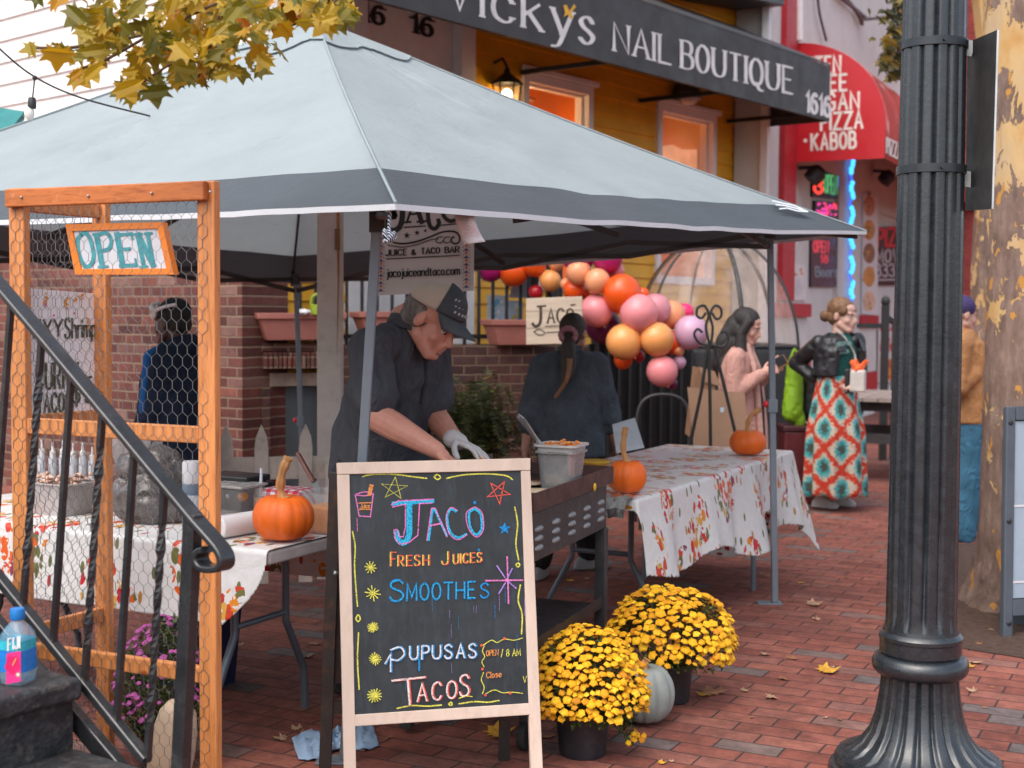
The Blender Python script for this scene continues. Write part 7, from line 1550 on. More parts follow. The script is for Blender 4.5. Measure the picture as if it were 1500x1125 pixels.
# ================================================================ POD TENT
pc = P(1046, 461, 12.4); pc.z = 0
pod = thing('pod_tent', 'clear dome shaped pop up pod with black lower walls and black ribs', 'pod tent', pc)
PR = [(.76, .0), (.76, .5), (.74, 1.0), (.72, 1.27), (.69, 1.5), (.61, 1.75), (.50, 1.95), (.34, 2.12), (.17, 2.21), (.0, 2.235)]
def podp(a, r_, z): e = .62; return pc+V((r_*math.copysign(abs(math.cos(a))**e, math.cos(a)), r_*math.copysign(abs(math.sin(a))**e, math.sin(a)), z))
def podg(pr, n_=48): return [[podp(2*math.pi*k_/n_+.35, r_, z) for k_ in range(n_)] for r_, z in pr]
fine = [tuple(p[:2]) for p in catmull([V(q_) for q_ in PR], 4)]
lo_ = [q_ for q_ in fine if q_[1] <= 1.275]; hi_ = [q_ for q_ in fine if q_[1] >= 1.265]
MB().grid(podg(lo_), wrap=True).build('lower_wall', M('pod_black', (.014, .014, .015), .6), pod, smooth=True, solid=.004)
m_clr, n, b = newmat('pod_clear'); b.inputs['Base Color'].default_value = (.75, .62, .56, 1); b.inputs['Roughness'].default_value = .12; n.links.new(ramp(n, noise_(n, coords(n, 'Object', (3, 3, .5)), 3, 4), [(.35, (.10,)*3), (.7, (.30,)*3)]), b.inputs['Alpha'])
MB().grid(podg(hi_), wrap=True).build('clear_dome', m_clr, pod, smooth=True)
for k_ in range(6): MB().tube([podp(2*math.pi*(k_*8)/48+.6, r_+.006, z) for r_, z in fine], .012 if k_ % 2 else .019, 6).build('rib', m_black, pod, smooth=True)
MB().tube([podp(2*math.pi*k_/48+.35, .722, 1.27) for k_ in range(49)], .014, 6).build('band', m_black, pod, smooth=True)
# ================================================================ STALL FURNITURE BEHIND
m_pic = M('picket_white', (.66, .56, .48), .7, var=.15, scale=8, bump=.2, bscale=50, dirt=(.25, .18, .13), dirtamt=.5)
fa = P(300, 461, 7.2); fb_ = P(482, 461, 7.35); fa.z = fb_.z = 0; fdir = (fb_-fa).normalized()
pf = thing('picket_fence', 'low cream picket fence behind the left food table', 'fence', fa.lerp(fb_, .5))
for px in (331, 383, 448):
    c = P(px, 461, 7.2+.15*(px-300)/182); c.z = 0; w_ = .036; h_ = P(px, 622, 7.25).z
    MB().prism([c-fdir*w_+V((0, 0, .08)), c+fdir*w_+V((0, 0, .08)), c+fdir*w_+V((0, 0, h_-.13)), c+fdir*w_*.8+V((0, 0, h_-.07)), c+V((0, 0, h_)), c-fdir*w_*.8+V((0, 0, h_-.07)), c-fdir*w_+V((0, 0, h_-.13))], V((0, -.018, 0))).build('picket', m_pic, pf, bevel=.003)
for z_ in (.25, .70): MB().beam(fa+V((0, .012, z_)), fb_+V((0, .012, z_)), .022, .12).build('rail', m_pic, pf)
MB().beam(P(489, 461, 7.3)*1.0-V((0, 0, CAM_H)) if False else V((P(489, 461, 7.3).x, 7.3, 0)), V((P(489, 461, 7.3).x, 7.3, .73)), .08, .08, (1, 0, 0)).build('end_post', m_pic, pf, bevel=.004)
wp = V((P(484, 461, 7.85).x, 7.85, 0)); o = MB().beam(wp, wp+V((0, 0, 2.2)), .135, .135, (1, 0, 0)); th = thing('timber_post', 'tall square cream timber post with a rust streak behind the cook', 'post', wp)
o.build('post', M('post_cream', (.68, .62, .57), .7, var=.1, scale=5, bump=.15, dirt=(.3, .22, .16), dirtamt=.35), th, bevel=.004)
MB().prism([wp+V((.045, -.0685, z)) for z in (1.25, 1.25)]+[wp+V((.060, -.0685, 1.75)), wp+V((.062, -.0685, 2.15)), wp+V((.042, -.0685, 2.15)), wp+V((.050, -.0685, 1.7))][0:4], V((0, -.0015, 0))).build('rust_streak', M('rust_streak', (.42, .20, .08), .8, var=.4), th)
MB().box(wp+V((.05, -.075, 1.95)), (.03, .012, .12)).build('hook', M('rusty_steel', (.25, .13, .06), .6, .4), th, bevel=.003)
# wooden name board
jp = Plane(P(811, 470, 10.15), (.05, -1, .06)); jb = thing('wooden_sign', 'small whitewashed wooden sign with burnt lettering behind the ponytail woman', 'sign', jp.at(811, 505))
MB().prism([jp.at(*q_) for q_ in ((771, 437), (853, 434), (853, 503), (771, 505))], -jp.n*.03).build('board', M('sign_pine', (.55, .44, .33), .7, var=.15, scale=5, st=(.4, 1, 4)), jb, bevel=.004)
ink = Ink(jp, .003)
ink.stroke(catmull([V(q_) for q_ in ((792, 450), (792, 466), (790, 475), (784, 478), (780, 474))], 5), 4.2); ink.stroke([(787, 449), (799, 448)], 2.6)
ink.text('ACO', (802, 473), (840, 472), 21, 20, 3.0, 0, 2.4, .5, .6); ink.stroke([(798, 478), (842, 476)], 1.2); ink.stroke([(836, 447), (842, 446)], 2)
ink.stroke(catmull([V(q_) for q_ in ((782, 486), (790, 482), (798, 488), (790, 491), (782, 486))], 5), 1.4); ink.stroke([(800, 487), (842, 485)], 1.3)
for y_ in (456, 481): ink.stroke([(771, y_), (853, y_-2)], .6, 1)
ink.build('lettering', [M('burnt_brown', (.045, .025, .018), .8), M('plank_gap', (.25, .17, .11), .8)], jb)
# posters and paper behind the railing
pp = Plane(P(735, 450, 11.55), (.1, -1, 0))
def pposter(pts, lab, cols, nm='poster'):
    th = thing(nm, lab, 'poster', pp.at(*pts[0])); MB().prism([pp.at(*q_) for q_ in pts], -pp.n*.008).build('sheet', M('poster_base_%d' % len(lab), cols[0], .6, var=.1), th); ink = Ink(pp, .003)
    xs = [p[0] for p in pts]; ys = [p[1] for p in pts]
    for _ in range(22): ink.dot(random.uniform(min(xs)+5, max(xs)-5), random.uniform(min(ys)+5, max(ys)-5), random.uniform(1, 4), random.randrange(3), n=8)
    ink.build('print', [M('pr_blue', (.10, .35, .55), .6), M('pr_white', (.6, .62, .66), .6), M('pr_gold', (.6, .42, .05), .6)], th)
pposter([(714, 432), (743, 433), (743, 500), (714, 500)], 'blue and yellow photo poster on the left behind the porch railing', ((.42, .50, .58),)); pposter([(745, 440), (766, 441), (766, 500), (745, 500)], 'narrow blue picture poster on the right behind the porch railing', ((.38, .48, .58),))
pl_ = thing('paper_sheet', 'pale grey folded paper leaning behind the railing under the orange balloons', 'paper', P(770, 435, 11.45)); MB().prism([P(*q_, 11.45) for q_ in ((745, 436), (757, 395), (790, 410), (772, 437))], V((0, .01, 0))).build('sheet', M('paper_pale', (.42, .45, .52), .6), pl_)
wc = P(468, 452, 10.25); gc_ = thing('watering_can', 'lime green watering can standing on the planter left of the white post', 'watering can', wc)
MB().lathe([(.06, -.05), (.075, -.045), (.075, .02), (.06, .03), (0, .03)], 18, wc).build('body', M('lime_plastic', (.22, .30, .015), .4), gc_, smooth=True); MB().tube(catmull([wc+V((-.06, 0, .0)), wc+V((-.055, 0, .08)), wc+V((0, 0, .11)), wc+V((.05, 0, .08)), wc+V((.055, 0, .0))], 6), .013, 8).build('handle', M('lime_plastic', (.22, .30, .015), .4), gc_, smooth=True)
tq = P(444, 457, 10.15); tag(MB().sph(tq, (.06, .04, .02), 12, 8, fn=lambda p, a, b: p*(1+.25*math.sin(a*5))).build('tissue', M('tissue_white', (.65, .65, .68), .8), smooth=True), 'white crumpled tissue lying on the left terracotta planter', 'tissue')
# bush
bs_ = thing('fern_bush', 'tall feathery green fern bush against the porch wall beside the cook', 'bush', V((-.28, 9.1, 0)))
lf = MB(); rb_ = random.Random(9)
for i in range(210):
    a = rb_.uniform(0, 6.283); q_ = rb_.uniform(.05, .42); b0_ = V((-.27+.35*q_*math.cos(a), 9.1+.3*q_*math.sin(a), .25+rb_.uniform(0, .35))); up_ = rb_.uniform(.25, .62); out = V((math.cos(a), math.sin(a)*.6, 0))*rb_.uniform(.12, .40)
    pts = catmull([b0_, b0_+out*.35+V((0, 0, up_*.75)), b0_+out*.9+V((0, 0, up_*.95)), b0_+out*1.25+V((0, 0, up_*.72))], 7); N = len(pts)
    lf.tube(pts, .002, 3)
    for j in range(3, N):
        t_ = (pts[j]-pts[j-1]).normalized(); s_ = t_.cross(V((0, 0, 1))); s_ = s_.normalized() if s_.length > .01 else V((1, 0, 0)); L_ = .055*math.sin(math.pi*(j/N)**.8)+.012
        for sg_ in (-1, 1):
            e = pts[j]+s_*sg_*L_+t_*L_*.35+V((0, 0, rb_.uniform(-.012, .012))); lf.add([pts[j]-t_*.006, pts[j]+t_*.006, e], [(0, 1, 2)])
lf.build('foliage', leafmat('fern_leaf', [(0, (.035, .05, .016)), (.6, (.10, .12, .04)), (.93, (.17, .18, .055)), (1, (.38, .34, .04))], .25), bs_)
MB().lathe([(.13, 0), (.17, .28), (.18, .30), (.15, .29), (0, .27)], 24, V((-.28, 9.1, 0))).build('pot', M('nursery_pot', (.012, .013, .018), .38), bs_, smooth=True, ang=40)
# iron easel and cardboard
m_wi = m_black; ez = thing('iron_easel', 'black scrolled iron easel standing behind the long table', 'easel', P(1040, 640, 8.7))
for pts in (((1037, 505), (1028, 570), (1010, 655)), ((1038, 505), (1040, 580), (1041, 660)), ((1046, 505), (1062, 570), (1082, 655))): MB().tube([P(x, y, 8.7+.0006*abs(x-1040)) for x, y in pts]+[V((P(pts[-1][0]+(pts[-1][0]-pts[0][0])*.4, 700, 8.75).x, 8.75+.1*(pts[-1][0] == 1041), 0))], .011, 6).build('leg', m_wi, ez)
mb = MB()
for pts in (((1041, 510), (1034, 480), (1038, 462), (1032, 448), (1022, 451), (1021, 462), (1028, 466), (1034, 458)), ((1041, 510), (1044, 480), (1040, 462), (1047, 448), (1056, 452), (1056, 464), (1049, 467), (1043, 458)), ((1038, 506), (1024, 502), (1017, 490), (1022, 482), (1029, 487)), ((1044, 506), (1058, 508), (1067, 498), (1063, 486), (1055, 488))): mb.tube(catmull([P(x, y, 8.7) for x, y in pts], 6), .0085, 6)
mb.build('scrollwork', m_wi, ez, smooth=True)
m_card = M('cardboard', (.34, .20, .125), .85, var=.08); cdp = Plane(P(1055, 620, 8.95), (0, -1, .12))
cb_ = thing('cardboard_sheet', 'flat brown cardboard sheet leaning behind the iron easel', 'cardboard', cdp.at(1055, 660)); MB().prism([cdp.at(*q_) for q_ in ((1007, 567), (1091, 576), (1096, 690), (1020, 690))], -cdp.n*.012).build('sheet', m_card, cb_); MB().prism([cdp.at(*q_, .002) for q_ in ((1055, 597), (1061, 597), (1060, 604), (1055, 604))], cdp.n*.001).build('sticker', M('sticker_blue', (.5, .6, .7), .5), cb_)
cx_ = thing('cardboard_box', 'bent brown cardboard box top behind the cardboard sheet', 'cardboard', P(1035, 570, 9.1)); MB().prism([P(*q_, 9.1) for q_ in ((1010, 640), (1022, 538), (1046, 545), (1050, 640))], V((0, .25, 0))).build('box', M('cardboard_dark', (.26, .135, .07), .85), cx_); MB().prism([P(*q_, 9.09) for q_ in ((1023, 537), (1047, 544), (1056, 566), (1032, 560))], V((0, .006, 0))).build('flap', m_card, cx_)
# black chair by the gate
ch = thing('metal_chair', 'black metal chair in front of the iron gate below the balloons', 'chair', P(975, 640, 9.9)); cz = V((P(978, 461, 9.9).x, 9.9, 0))
MB().box(cz+V((0, 0, .46)), (.40, .40, .03)).build('seat', m_black, ch, bevel=.01); MB().tube(catmull([cz+V((-.19, .19, .46)), cz+V((-.19, .21, .8)), cz+V((-.1, .22, .93)), cz+V((.1, .22, .93)), cz+V((.19, .21, .8)), cz+V((.19, .19, .46))], 6), .014, 8).build('backrest', m_black, ch, smooth=True)
for sx_ in (-1, 1):
    for sy_ in (-1, 1): MB().tube([cz+V((.18*sx_, .18*sy_, .45)), cz+V((.2*sx_, .2*sy_, 0))], .013, 8).build('leg', m_black, ch)
MB().box(cz+V((0, -.02, .49)), (.34, .32, .03)).build('cushion', M('cushion_red', (.25, .01, .02), .7), ch, bevel=.012)
# white sheet and small things on the long table
wsb = thing('white_card', 'white card propped on the long table beside the ponytail woman', 'card', P(925, 660, 7.2)); MB().prism([P(*q_, Y_) for q_, Y_ in (((903, 664), 7.15), ((897, 622), 7.3), ((930, 612), 7.35), ((944, 656), 7.15))], V((.0, .01, 0))).build('card', M('card_white', (.52, .53, .55), .6), wsb)
tag(MB().lathe([(.06, 0), (.085, .02), (.08, .024), (.0, .02)], 20, G(872, 681, ZT2+.003)).build('paper_plate', M('plate_yellow', (.72, .38, .03), .5, var=.3), smooth=True), 'yellow food tray on the long table behind the tall stemmed pumpkin', 'food tray')
foil = MB(); rows = []
fo = O2+V((0, 0, ZT2+.006))-A_*.04
for i in range(15): rows.append([fo-B_*(.30*i/14-.0)+A_*(.16*j/9-.10)+V((0, 0, .006+.011*nz((i*.9, j*.9, 3))-(.08*((3-j)/3)**1.5 if j < 3 else 0)+.004*((i*7+j*3) % 3))) for j in range(10)])
tag(foil.grid(rows).build('aluminium_foil', M('foil', (.6, .58, .56), .22, .95, var=.1), solid=.0006), 'crumpled aluminium foil sheet at the griddle end of the long table', 'foil')
# ================================================================ ON THE LEFT TABLE
T1 = lambda px, py, dz=.003: G(px, py, ZT1+dz)
m_clear = newmat('clear_plastic')[0]; b = m_clear.node_tree.nodes['Principled BSDF']; b.inputs['Base Color'].default_value = (.55, .53, .52, 1); b.inputs['Roughness'].default_value = .18; b.inputs['Alpha'].default_value = .28
RA = Matrix((B_, A_, V((0, 0, 1)))).transposed()
c = T1(92, 752); th = thing('food_tub', 'grey plastic tub heaped with food on the left table behind the screen', 'tub', c)
rows = [[c+RA@V((x*w_, y*w_*.8, z)) for x, y in ((-1, -1), (1, -1), (1, 1), (-1, 1))] for w_, z in ((.085, 0), (.1, .115), (.108, .118), (.108, .125), (.098, .125))]
MB().grid(rows, wrap=True).poly(rows[0]).build('tub', M('tub_grey', (.36, .33, .32), .45), th, bevel=.008)
mb = MB()
for i in range(70): mb.sph(c+RA@V((random.uniform(-.085, .085), random.uniform(-.07, .07), .12+random.uniform(-.01, .035))), (random.uniform(.008, .018), .01, .008), 7, 5, Matrix.Rotation(random.random()*3, 3, 'Z'))
mb.build('food', M('slaw', (.62, .40, .30), .7, var=.5, scale=40), th, smooth=True)
for i, (px, h_) in enumerate(((62, .25), (78, .24), (93, .25), (108, .235), (122, .24), (136, .22))):
    c = T1(px, 731); th = thing('squeeze_bottle', 'slim white squeeze bottle in the row behind the food tub', 'bottle', c, 0, 'squeeze bottles behind the tub')
    MB().lathe([(.016, 0), (.018, .004), (.018, h_*.7), (.012, h_*.76), (.008, h_*.78)], 14, c).build('body', M('bottle_milky', (.42, .43, .46), .4, var=.2), th, smooth=True); MB().lathe([(.013, h_*.765), (.013, h_*.83), (.006, h_*.86), (.004, h_), (0, h_)], 12, c).build('nozzle', M('nozzle_white', (.6, .58, .56), .4), th, smooth=True)
c = T1(222, 764); th = thing('plastic_bag', 'lumpy grey plastic bag full of buns on the left table behind the screen', 'bag', c)
mb = MB()
for p_, r_ in (((0, 0, .09), .12), ((.08, .02, .08), .1), ((-.07, .02, .1), .1), ((.02, .05, .2), .11), ((-.06, .03, .22), .085), ((.08, .05, .19), .08)): mb.sph(c+V(p_)*.9, r_*.9, 14, 10)
o = blob(mb, 'bag', M('bag_film', (.10, .085, .08), .16, var=.5, scale=9, spec=.8, alpha=.82, bump=.6, bscale=22, bdist=.02), th, .009, 3, .020, 14)
mb = MB()
for i in range(5):
    a = i*1.3; mb.grid([[c+V((-.07+.05*math.cos(a)+.045*u*math.cos(a), .04+.03*math.sin(a), .22+.10*u+.02*math.sin(v*3+a)))+V((0, 0, 0))+V((.03*v, 0, .02*v)) for v in (-1, 0, 1)] for u in (0, .5, 1)])
mb.build('gathered_neck', M('bag_film_light', (.35, .33, .33), .2, alpha=.6), th, smooth=True)
c = T1(281, 772); th = thing('spray_bottle', 'blue grey bottle with large white cap beside the screen post', 'bottle', c)
MB().lathe([(.033, 0), (.035, .005), (.035, .155), (.033, .16)], 20, c).build('body', M('bottle_slate', (.09, .13, .18), .4), th, smooth=True, ang=40); MB().lathe([(.032, .1605), (.034, .165), (.034, .235), (.03, .243), (0, .244)], 20, c).build('cap', M('cap_white', (.6, .6, .62), .45), th, smooth=True, ang=40)
MB().lathe([(.0358, .05), (.0358, .12)], 20, c).build('label', M('label_white', (.45, .48, .52), .5, var=.3, scale=50), th, smooth=True)
c = T1(345, 751); th = thing('deli_container', 'clear lidded plastic container on the left table beside the pumpkin', 'container', c)
rows = [[c+RA@V((x*w_, y*w_*.9, z)) for x, y in ((-1, -1), (1, -1), (1, 1), (-1, 1))] for w_, z in ((.078, 0), (.088, .105))]
MB().grid(rows, wrap=True).poly(rows[0]).build('tub', m_clear, th, bevel=.01); MB().box(c+V((0, 0, .111)), (.19, .17, .011), RA).build('lid', M('lid_clear', (.5, .47, .45), .25, alpha=.8), th, bevel=.004)
MB().sph(c+RA@V((.075, -.05, .075)), (.02, .012, .016), 10, 8, fn=lambda p, a, b: p*(1+.3*math.sin(4*a))).build('garnish', M('garnish', (.4, .14, .01), .6), th)
a_, b_ = T1(318, 790), T1(380, 781); a_ = a_+V((0, 0, .04)); b_ = b_+V((0, .03, .04)); tag(MB().tube([a_, b_], .040, 24).build('paper_roll', M('paper_towel', (.68, .67, .68), .8, var=.03), smooth=True, bevel=.006), 'white paper towel roll lying on the floral table left of the pumpkin', 'paper roll')
c = T1(381, 751); th = thing('juice_jar', 'small jar of orange juice behind the pumpkin on the left table', 'jar', c); MB().lathe([(.024, 0), (.026, .005), (.026, .075), (.022, .085), (.022, .10)], 18, c).build('glass', glass('jar_glass', (.8, .75, .7), .3), th, smooth=True); MB().lathe([(.0, .003), (.024, .004), (.024, .06), (0, .06)], 18, c).build('juice', M('orange_juice', (.75, .28, .01), .3), th, smooth=True)
MB().tube([c+V((0, 0, .03)), P(383, 686, c.y+.02)], .006, 8).build('straw', M('straw_white', (.6, .62, .68), .3), th)
c = T1(480, 780); th = thing('juice_tub', 'clear tub of orange sauce on the left table behind the chalkboard', 'container', c)
rows = [[c+RA@V((x*w_, y*w_, z)) for x, y in ((-1, -1), (1, -1), (1, 1), (-1, 1))] for w_, z in ((.058, 0), (.066, .15), (.07, .152))]
MB().grid(rows, wrap=True).poly(rows[0]).build('tub', m_clear, th, bevel=.008); MB().box(c+V((0, 0, .052)), (.108, .108, .098), RA).build('sauce', M('sauce_amber', (.62, .22, .008), .3), th, bevel=.01)
a_, b_ = P(436, 664, 5.15), P(460, 707, 5.08); th = thing('kitchen_knife', 'kitchen knife with riveted wooden handle leaning in the sauce tub', 'knife', b_); MB().beam(a_, b_, .016, .026, (0, 1, 0)).build('handle', M('knife_wood', (.16, .05, .035), .5, var=.3), th, bevel=.005); MB().prism([b_+V((-.01, 0, .004)), b_+V((.014, 0, .008)), c+V((.0, .0, .06)), c+V((-.03, 0, .05))], V((0, .002, 0))).build('blade', M('knife_steel', (.5, .5, .5), .25, .9), th)
for t_ in (.2, .5, .8): MB().sph(a_.lerp(b_, t_)+V((0, -.009, 0)), .0032, 8, 6).build('rivet', M('rivet_brass', (.6, .42, .15), .3, .9), th)
m_ging, n, b = newmat('gingham'); sp_ = nd(n, 'ShaderNodeSeparateXYZ'); n.links.new(coords(n, 'Object', (1, 1, 1), (0, 0, math.radians(27))), sp_.inputs[0])
ch_ = lambda o_: math_(n, 'GREATER_THAN', math_(n, 'FRACT', math_(n, 'MULTIPLY', o_, 24.0)), .5)
sx2 = ch_(math_(n, 'ADD', sp_.outputs[0], 10.0)); sy2 = ch_(math_(n, 'ADD', math_(n, 'ADD', sp_.outputs[1], sp_.outputs[2]), 10.0)); c_ = ramp(n, math_(n, 'MULTIPLY', math_(n, 'ADD', sx2, sy2), .5), [(0, (.66, .66, .7)), (.3, (.52, .16, .2)), (.8, (.48, .01, .04))], 'CONSTANT'); n.links.new(c_, b.inputs['Base Color']); b.inputs['Roughness'].default_value = .8
c = P(424, 716, 5.36); c.z = ZT1; tag(MB().box(c+V((0, 0, .05)), (.20, .14, .10), RA).build('gingham_cloth', m_ging, bevel=.02), 'red and white gingham cloth bundle behind the left pumpkin', 'cloth')
c = P(348, 712, 5.48); c.z = ZT1; th = thing('cash_box', 'black cash box with silver lock at the back of the left table', 'cash box', c); MB().box(c+V((0, 0, .055)), (.24, .16, .11), RA).build('body', M('cash_black', (.012, .012, .013), .35), th, bevel=.006); MB().box(c+V((-.01, .01, .125)), (.235, .155, .026), RA).build('lid', M('cash_black', (.012, .012, .013), .35), th, bevel=.006)
q_ = RA@V((.02, -.0825, .06)); MB().sph(c+q_, .011, 10, 8).build('lock', M('lock_steel', (.6, .6, .62), .25, .9), th, smooth=True); MB().box(c+RA@V((-.08, -.0815, .085)), (.035, .004, .006), RA).build('handle', M('lock_steel', (.6, .6, .62), .25, .9), th)
# bin below
c = G(280, 1012); c.y += .12; th = thing('storage_bin', 'dark blue plastic storage bin under the left table', 'bin', c)
rows = [[c+RA@V((x*w_, y*w_*.7, z)) for x, y in ((-1, -1), (1, -1), (1, 1), (-1, 1))] for w_, z in ((.125, 0), (.15, .33), (.165, .335), (.165, .36))]
MB().grid(rows, wrap=True).poly(rows[0]).poly(rows[-1]).build('bin', M('bin_navy', (.006, .022, .09), .45), th, bevel=.01)
# cloth on the bricks
rows = []
for i in range(26):
    row = []
    for j in range(14):
        u, v_ = i/25, j/13; px = 432+118*u+10*(v_-.5); py = 1100-22*u+ (34-10*abs(u-.5))*(v_-.5)*(1.0+.3*math.sin(u*9)); p = G(px, py); row.append(p+V((0, 0, .006+.075*abs(nz((u*8, v_*5, 2)))**1.0*(.3+math.sin(math.pi*min(1, max(0, u)))*math.sin(math.pi*v_)))))
    rows.append(row)
tag(MB().grid(rows).build('blue_cloth', M('cloth_blue', (.28, .40, .56), .9, var=.12, bump=.3, bscale=180), smooth=True, solid=.004), 'crumpled light blue cloth on the bricks beside the chalkboard', 'cloth')
# ================================================================ STREET SIDE
mt = M('weathered_table', (.30, .24, .215), .75, var=.2, scale=4); md = M('table_dark', (.045, .04, .042), .6)
c = V((P(1300, 461, 13.2).x, 13.2, 0)); pt = thing('picnic_table', 'weathered grey wooden picnic table behind the woman in the skirt', 'picnic table', c); Rp = Matrix.Rotation(math.radians(64), 3, 'Z')
for k_ in range(5): MB().box(c+Rp@V((0, -.28+.14*k_, .77)), (1.5, .13, .035), Rp).build('top_board', mt, pt)
for s_ in (-1, 1):
    MB().box(c+Rp@V((0, .58*s_, .46)), (1.5, .24, .035), Rp).build('bench', mt, pt)
    MB().box(c+Rp@V((.55*s_, 0, .70)), (.06, .66, .09), Rp).build('top_brace', md, pt); MB().box(c+Rp@V((.55*s_, 0, .40)), (.06, 1.36, .09), Rp).build('bench_brace', md, pt)
    for q_ in (-1, 1): MB().beam(c+Rp@V((.50*s_, .55*q_, 0)), c+Rp@V((.50*s_, .28*q_, .75)), .05, .1, Rp@V((1, 0, 0))).build('leg', md, pt)
rp = thing('stair_rail', 'black iron stair rail post with finial in front of the pizza posters', 'railing', P(1297, 570, 14.6)); c = V((P(1297, 461, 14.6).x, 14.6, 0)); zt_ = P(1297, 447, 14.6).z
MB().beam(c, c+V((0, 0, zt_)), .07, .07, (1, 0, 0)).sph(c+V((0, 0, zt_+.04)), (.05, .05, .06), 10, 8).build('post', m_black, rp)
MB().beam(c+V((-.3, 0, zt_-.22)), c+V((0, 0, zt_-.22)), .05, .05).beam(c+V((0, 0, zt_-.12)), c+V((.5, .2, zt_-.42)), .05, .05).build('rail', m_black, rp)
for k_ in range(4): MB().beam(c+V((.1+.1*k_, .04+.04*k_, 0)), c+V((.1+.1*k_, .04+.04*k_, zt_-.2-.06*k_)), .025, .025, (1, 0, 0)).build('bar', m_black, rp)
# things between pod and skirt woman
c = P(1160, 600, 11.2); c = V((c.x, 11.2, 0)); th = thing('red_cooler', 'dark red box on the pavement between the pod and the skirt woman', 'cooler', c); MB().box(c+V((.08, 0, .30)), (.34, .3, .6)).build('body', M('cooler_red', (.10, .008, .012), .5), th, bevel=.02); MB().box(c+V((.08, 0, .62)), (.36, .32, .05)).build('lid', M('cooler_dark', (.05, .006, .01), .5), th, bevel=.012)
c2 = c+V((.06, -.02, .645)); th = thing('lime_bag', 'lime green drawstring bag standing on the dark red box', 'bag', c2); mb = MB(); chain(mb, [c2+V((-.06, 0, .1)), c2+V((-.05, 0, .3)), c2+V((-.05, 0, .50))], [.085, .075, .06]); chain(mb, [c2+V((-.02, 0, .08)), c2+V((.0, 0, .02))], [.06, .05]); blob(mb, 'bag', M('lime_fabric', (.22, .42, .01), .6, var=.15), th, .010, 3, .008, 12); MB().tube(catmull([c2+V((-.08, 0, .55)), c2+V((-.05, 0, .62)), c2+V((-.02, 0, .55))], 5), .01, 6).build('cord', M('lime_fabric', (.22, .42, .01), .6), th)
th = thing('black_backpack', 'black backpack behind the lime green bag', 'backpack', c2+V((.14, .1, 0))); mb = MB(); chain(mb, [c2+V((.15, .1, .14)), c2+V((.15, .1, .34))], [.14, .12]); blob(mb, 'pack', M('pack_black', (.014, .014, .016), .6), th, .012, 3, .008, 10); MB().tube(catmull([c2+V((.10, -.02, .44)), c2+V((.14, -.05, .52)), c2+V((.18, -.02, .44))], 5), .012, 6).build('handle', M('pack_black', (.014, .014, .016), .6), th)
# plastic sandwich board at the right edge
m_pb = M('grey_plastic', (.065, .08, .10), .45, var=.12); a0 = G(1470, 934); a1 = a0+V((.62, .16, 0)); up_ = V((.035, .16, 1.10)); pbd = thing('plastic_sign_board', 'grey plastic framed sandwich board cut off by the right edge', 'sign board', a0.lerp(a1, .5))
e_ = (a1-a0); nf = e_.cross(up_).normalized(); nf = nf if nf.y < 0 else -nf
def pq(u, v_, o_=0): return a0+e_*u+up_*v_+nf*o_
for nm, q_ in (('side_frame', ((0, 0), (.08, 0), (.10, 1), (.02, 1))), ('side_frame', ((.92, 0), (1, 0), (.98, 1), (.90, 1))), ('top_frame', ((.102, .94), (.898, .94), (.898, 1.0), (.102, 1.0))), ('bottom_frame', ((.082, .09), (.918, .09), (.918, .16), (.082, .16)))): MB().prism([pq(u, v_) for u, v_ in q_], -nf*.035).build(nm, m_pb, pbd, bevel=.006)
MB().prism([pq(u, v_, -.012) for u, v_ in ((.085, .165), (.915, .165), (.895, .935), (.105, .935))], -nf*.006).build('panel', M('panel_pale_blue', (.30, .37, .44), .35, var=.1, scale=2), pbd)
for v_ in (.23, .56): MB().prism([pq(.09, v_, -.010), pq(.91, v_, -.010), pq(.91, v_+.008, -.010), pq(.09, v_+.008, -.010)], nf*.001).build('stripe', m_wht2, pbd)
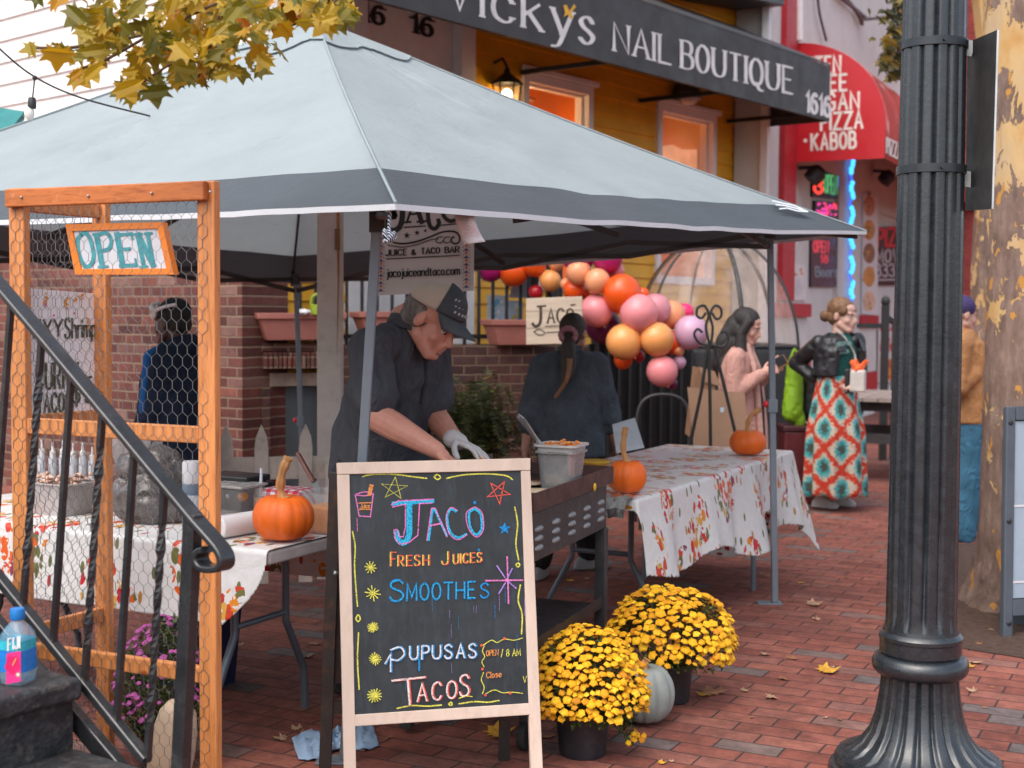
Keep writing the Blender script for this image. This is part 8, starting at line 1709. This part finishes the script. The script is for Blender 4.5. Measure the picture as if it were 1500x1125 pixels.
for u, v_ in ((.045, .06), (.05, .93), (.04, .5)): MB().sph(pq(u, v_, .002), (.014, .006, .014), 10, 8).build('rivet', M('rivet_dark', (.02, .022, .026), .5), pbd, smooth=True)
MB().prism([pq(u, v_, -.22+.18*v_) for u, v_ in ((0.22, 0), (.98, 0), (.96, .98), (.12, .98))], -nf*.03).build('rear_panel', m_pb, pbd)
# fallen leaves
lm_ = leafmat('fallen_leaf', [(0, (.22, .09, .03)), (.4, (.40, .20, .10)), (.7, (.50, .24, .05)), (1, (.42, .12, .04))], .1)
def fallen(p, s, label, mat_, group=None, az=None):
    mb = MB(); leaf(mb, V((0, 0, .0)), V((1, 0, 0)), V((0, 0, 1)), s, -.35); zmin = min(v.z for v in mb.v)
    a = az if az is not None else rr_.uniform(0, 6.28); R_ = Matrix.Rotation(a, 3, 'Z')
    mb.v = [p+R_@V((v.x, v.y, v.z-zmin+.003)) for v in mb.v]; o = mb.build('fallen_leaf', mat_); tag(o, label, 'leaf', group); return o
LMAT = [M('leaf_tan', (.42, .25, .15), .8, var=.3, scale=30), M('leaf_brown', (.28, .12, .05), .8, var=.3, scale=30), M('leaf_gold', (.62, .32, .03), .7, var=.25, scale=30)]
fallen(G(1198, 985), .11, 'bright yellow maple leaf on the bricks left of the lamp post base', LMAT[2], None, .2); fallen(G(712, 1079), .12, 'yellow maple leaf on the bricks between the chalkboard legs', LMAT[2], None, .4)
fallen(G(1182, 887), .10, 'orange tan leaf on the bricks right of the canopy leg', LMAT[0]); fallen(G(1046, 880), .08, 'golden leaf on the bricks behind the far yellow mum', LMAT[2]); fallen(G(1052, 1020), .10, 'curled brown leaf on the bricks right of the far mum pot', LMAT[1])
for i in range(95):
    px, py = rr_.uniform(790, 1500), rr_.uniform(760, 1120)
    if i > 70: px, py = rr_.uniform(330, 900), rr_.uniform(850, 1110)
    p = G(px, py)
    if (V((p.x, p.y))-V((1.326, 4.45))).length < .42 or (V((p.x, p.y))-V((2.75, 7.3))).length < .6: continue
    fallen(p, rr_.uniform(.02, .06), 'small dry fallen leaf lying on the red brick pavement', rr_.choice(LMAT[:2]+LMAT), 'small leaves scattered over the bricks')
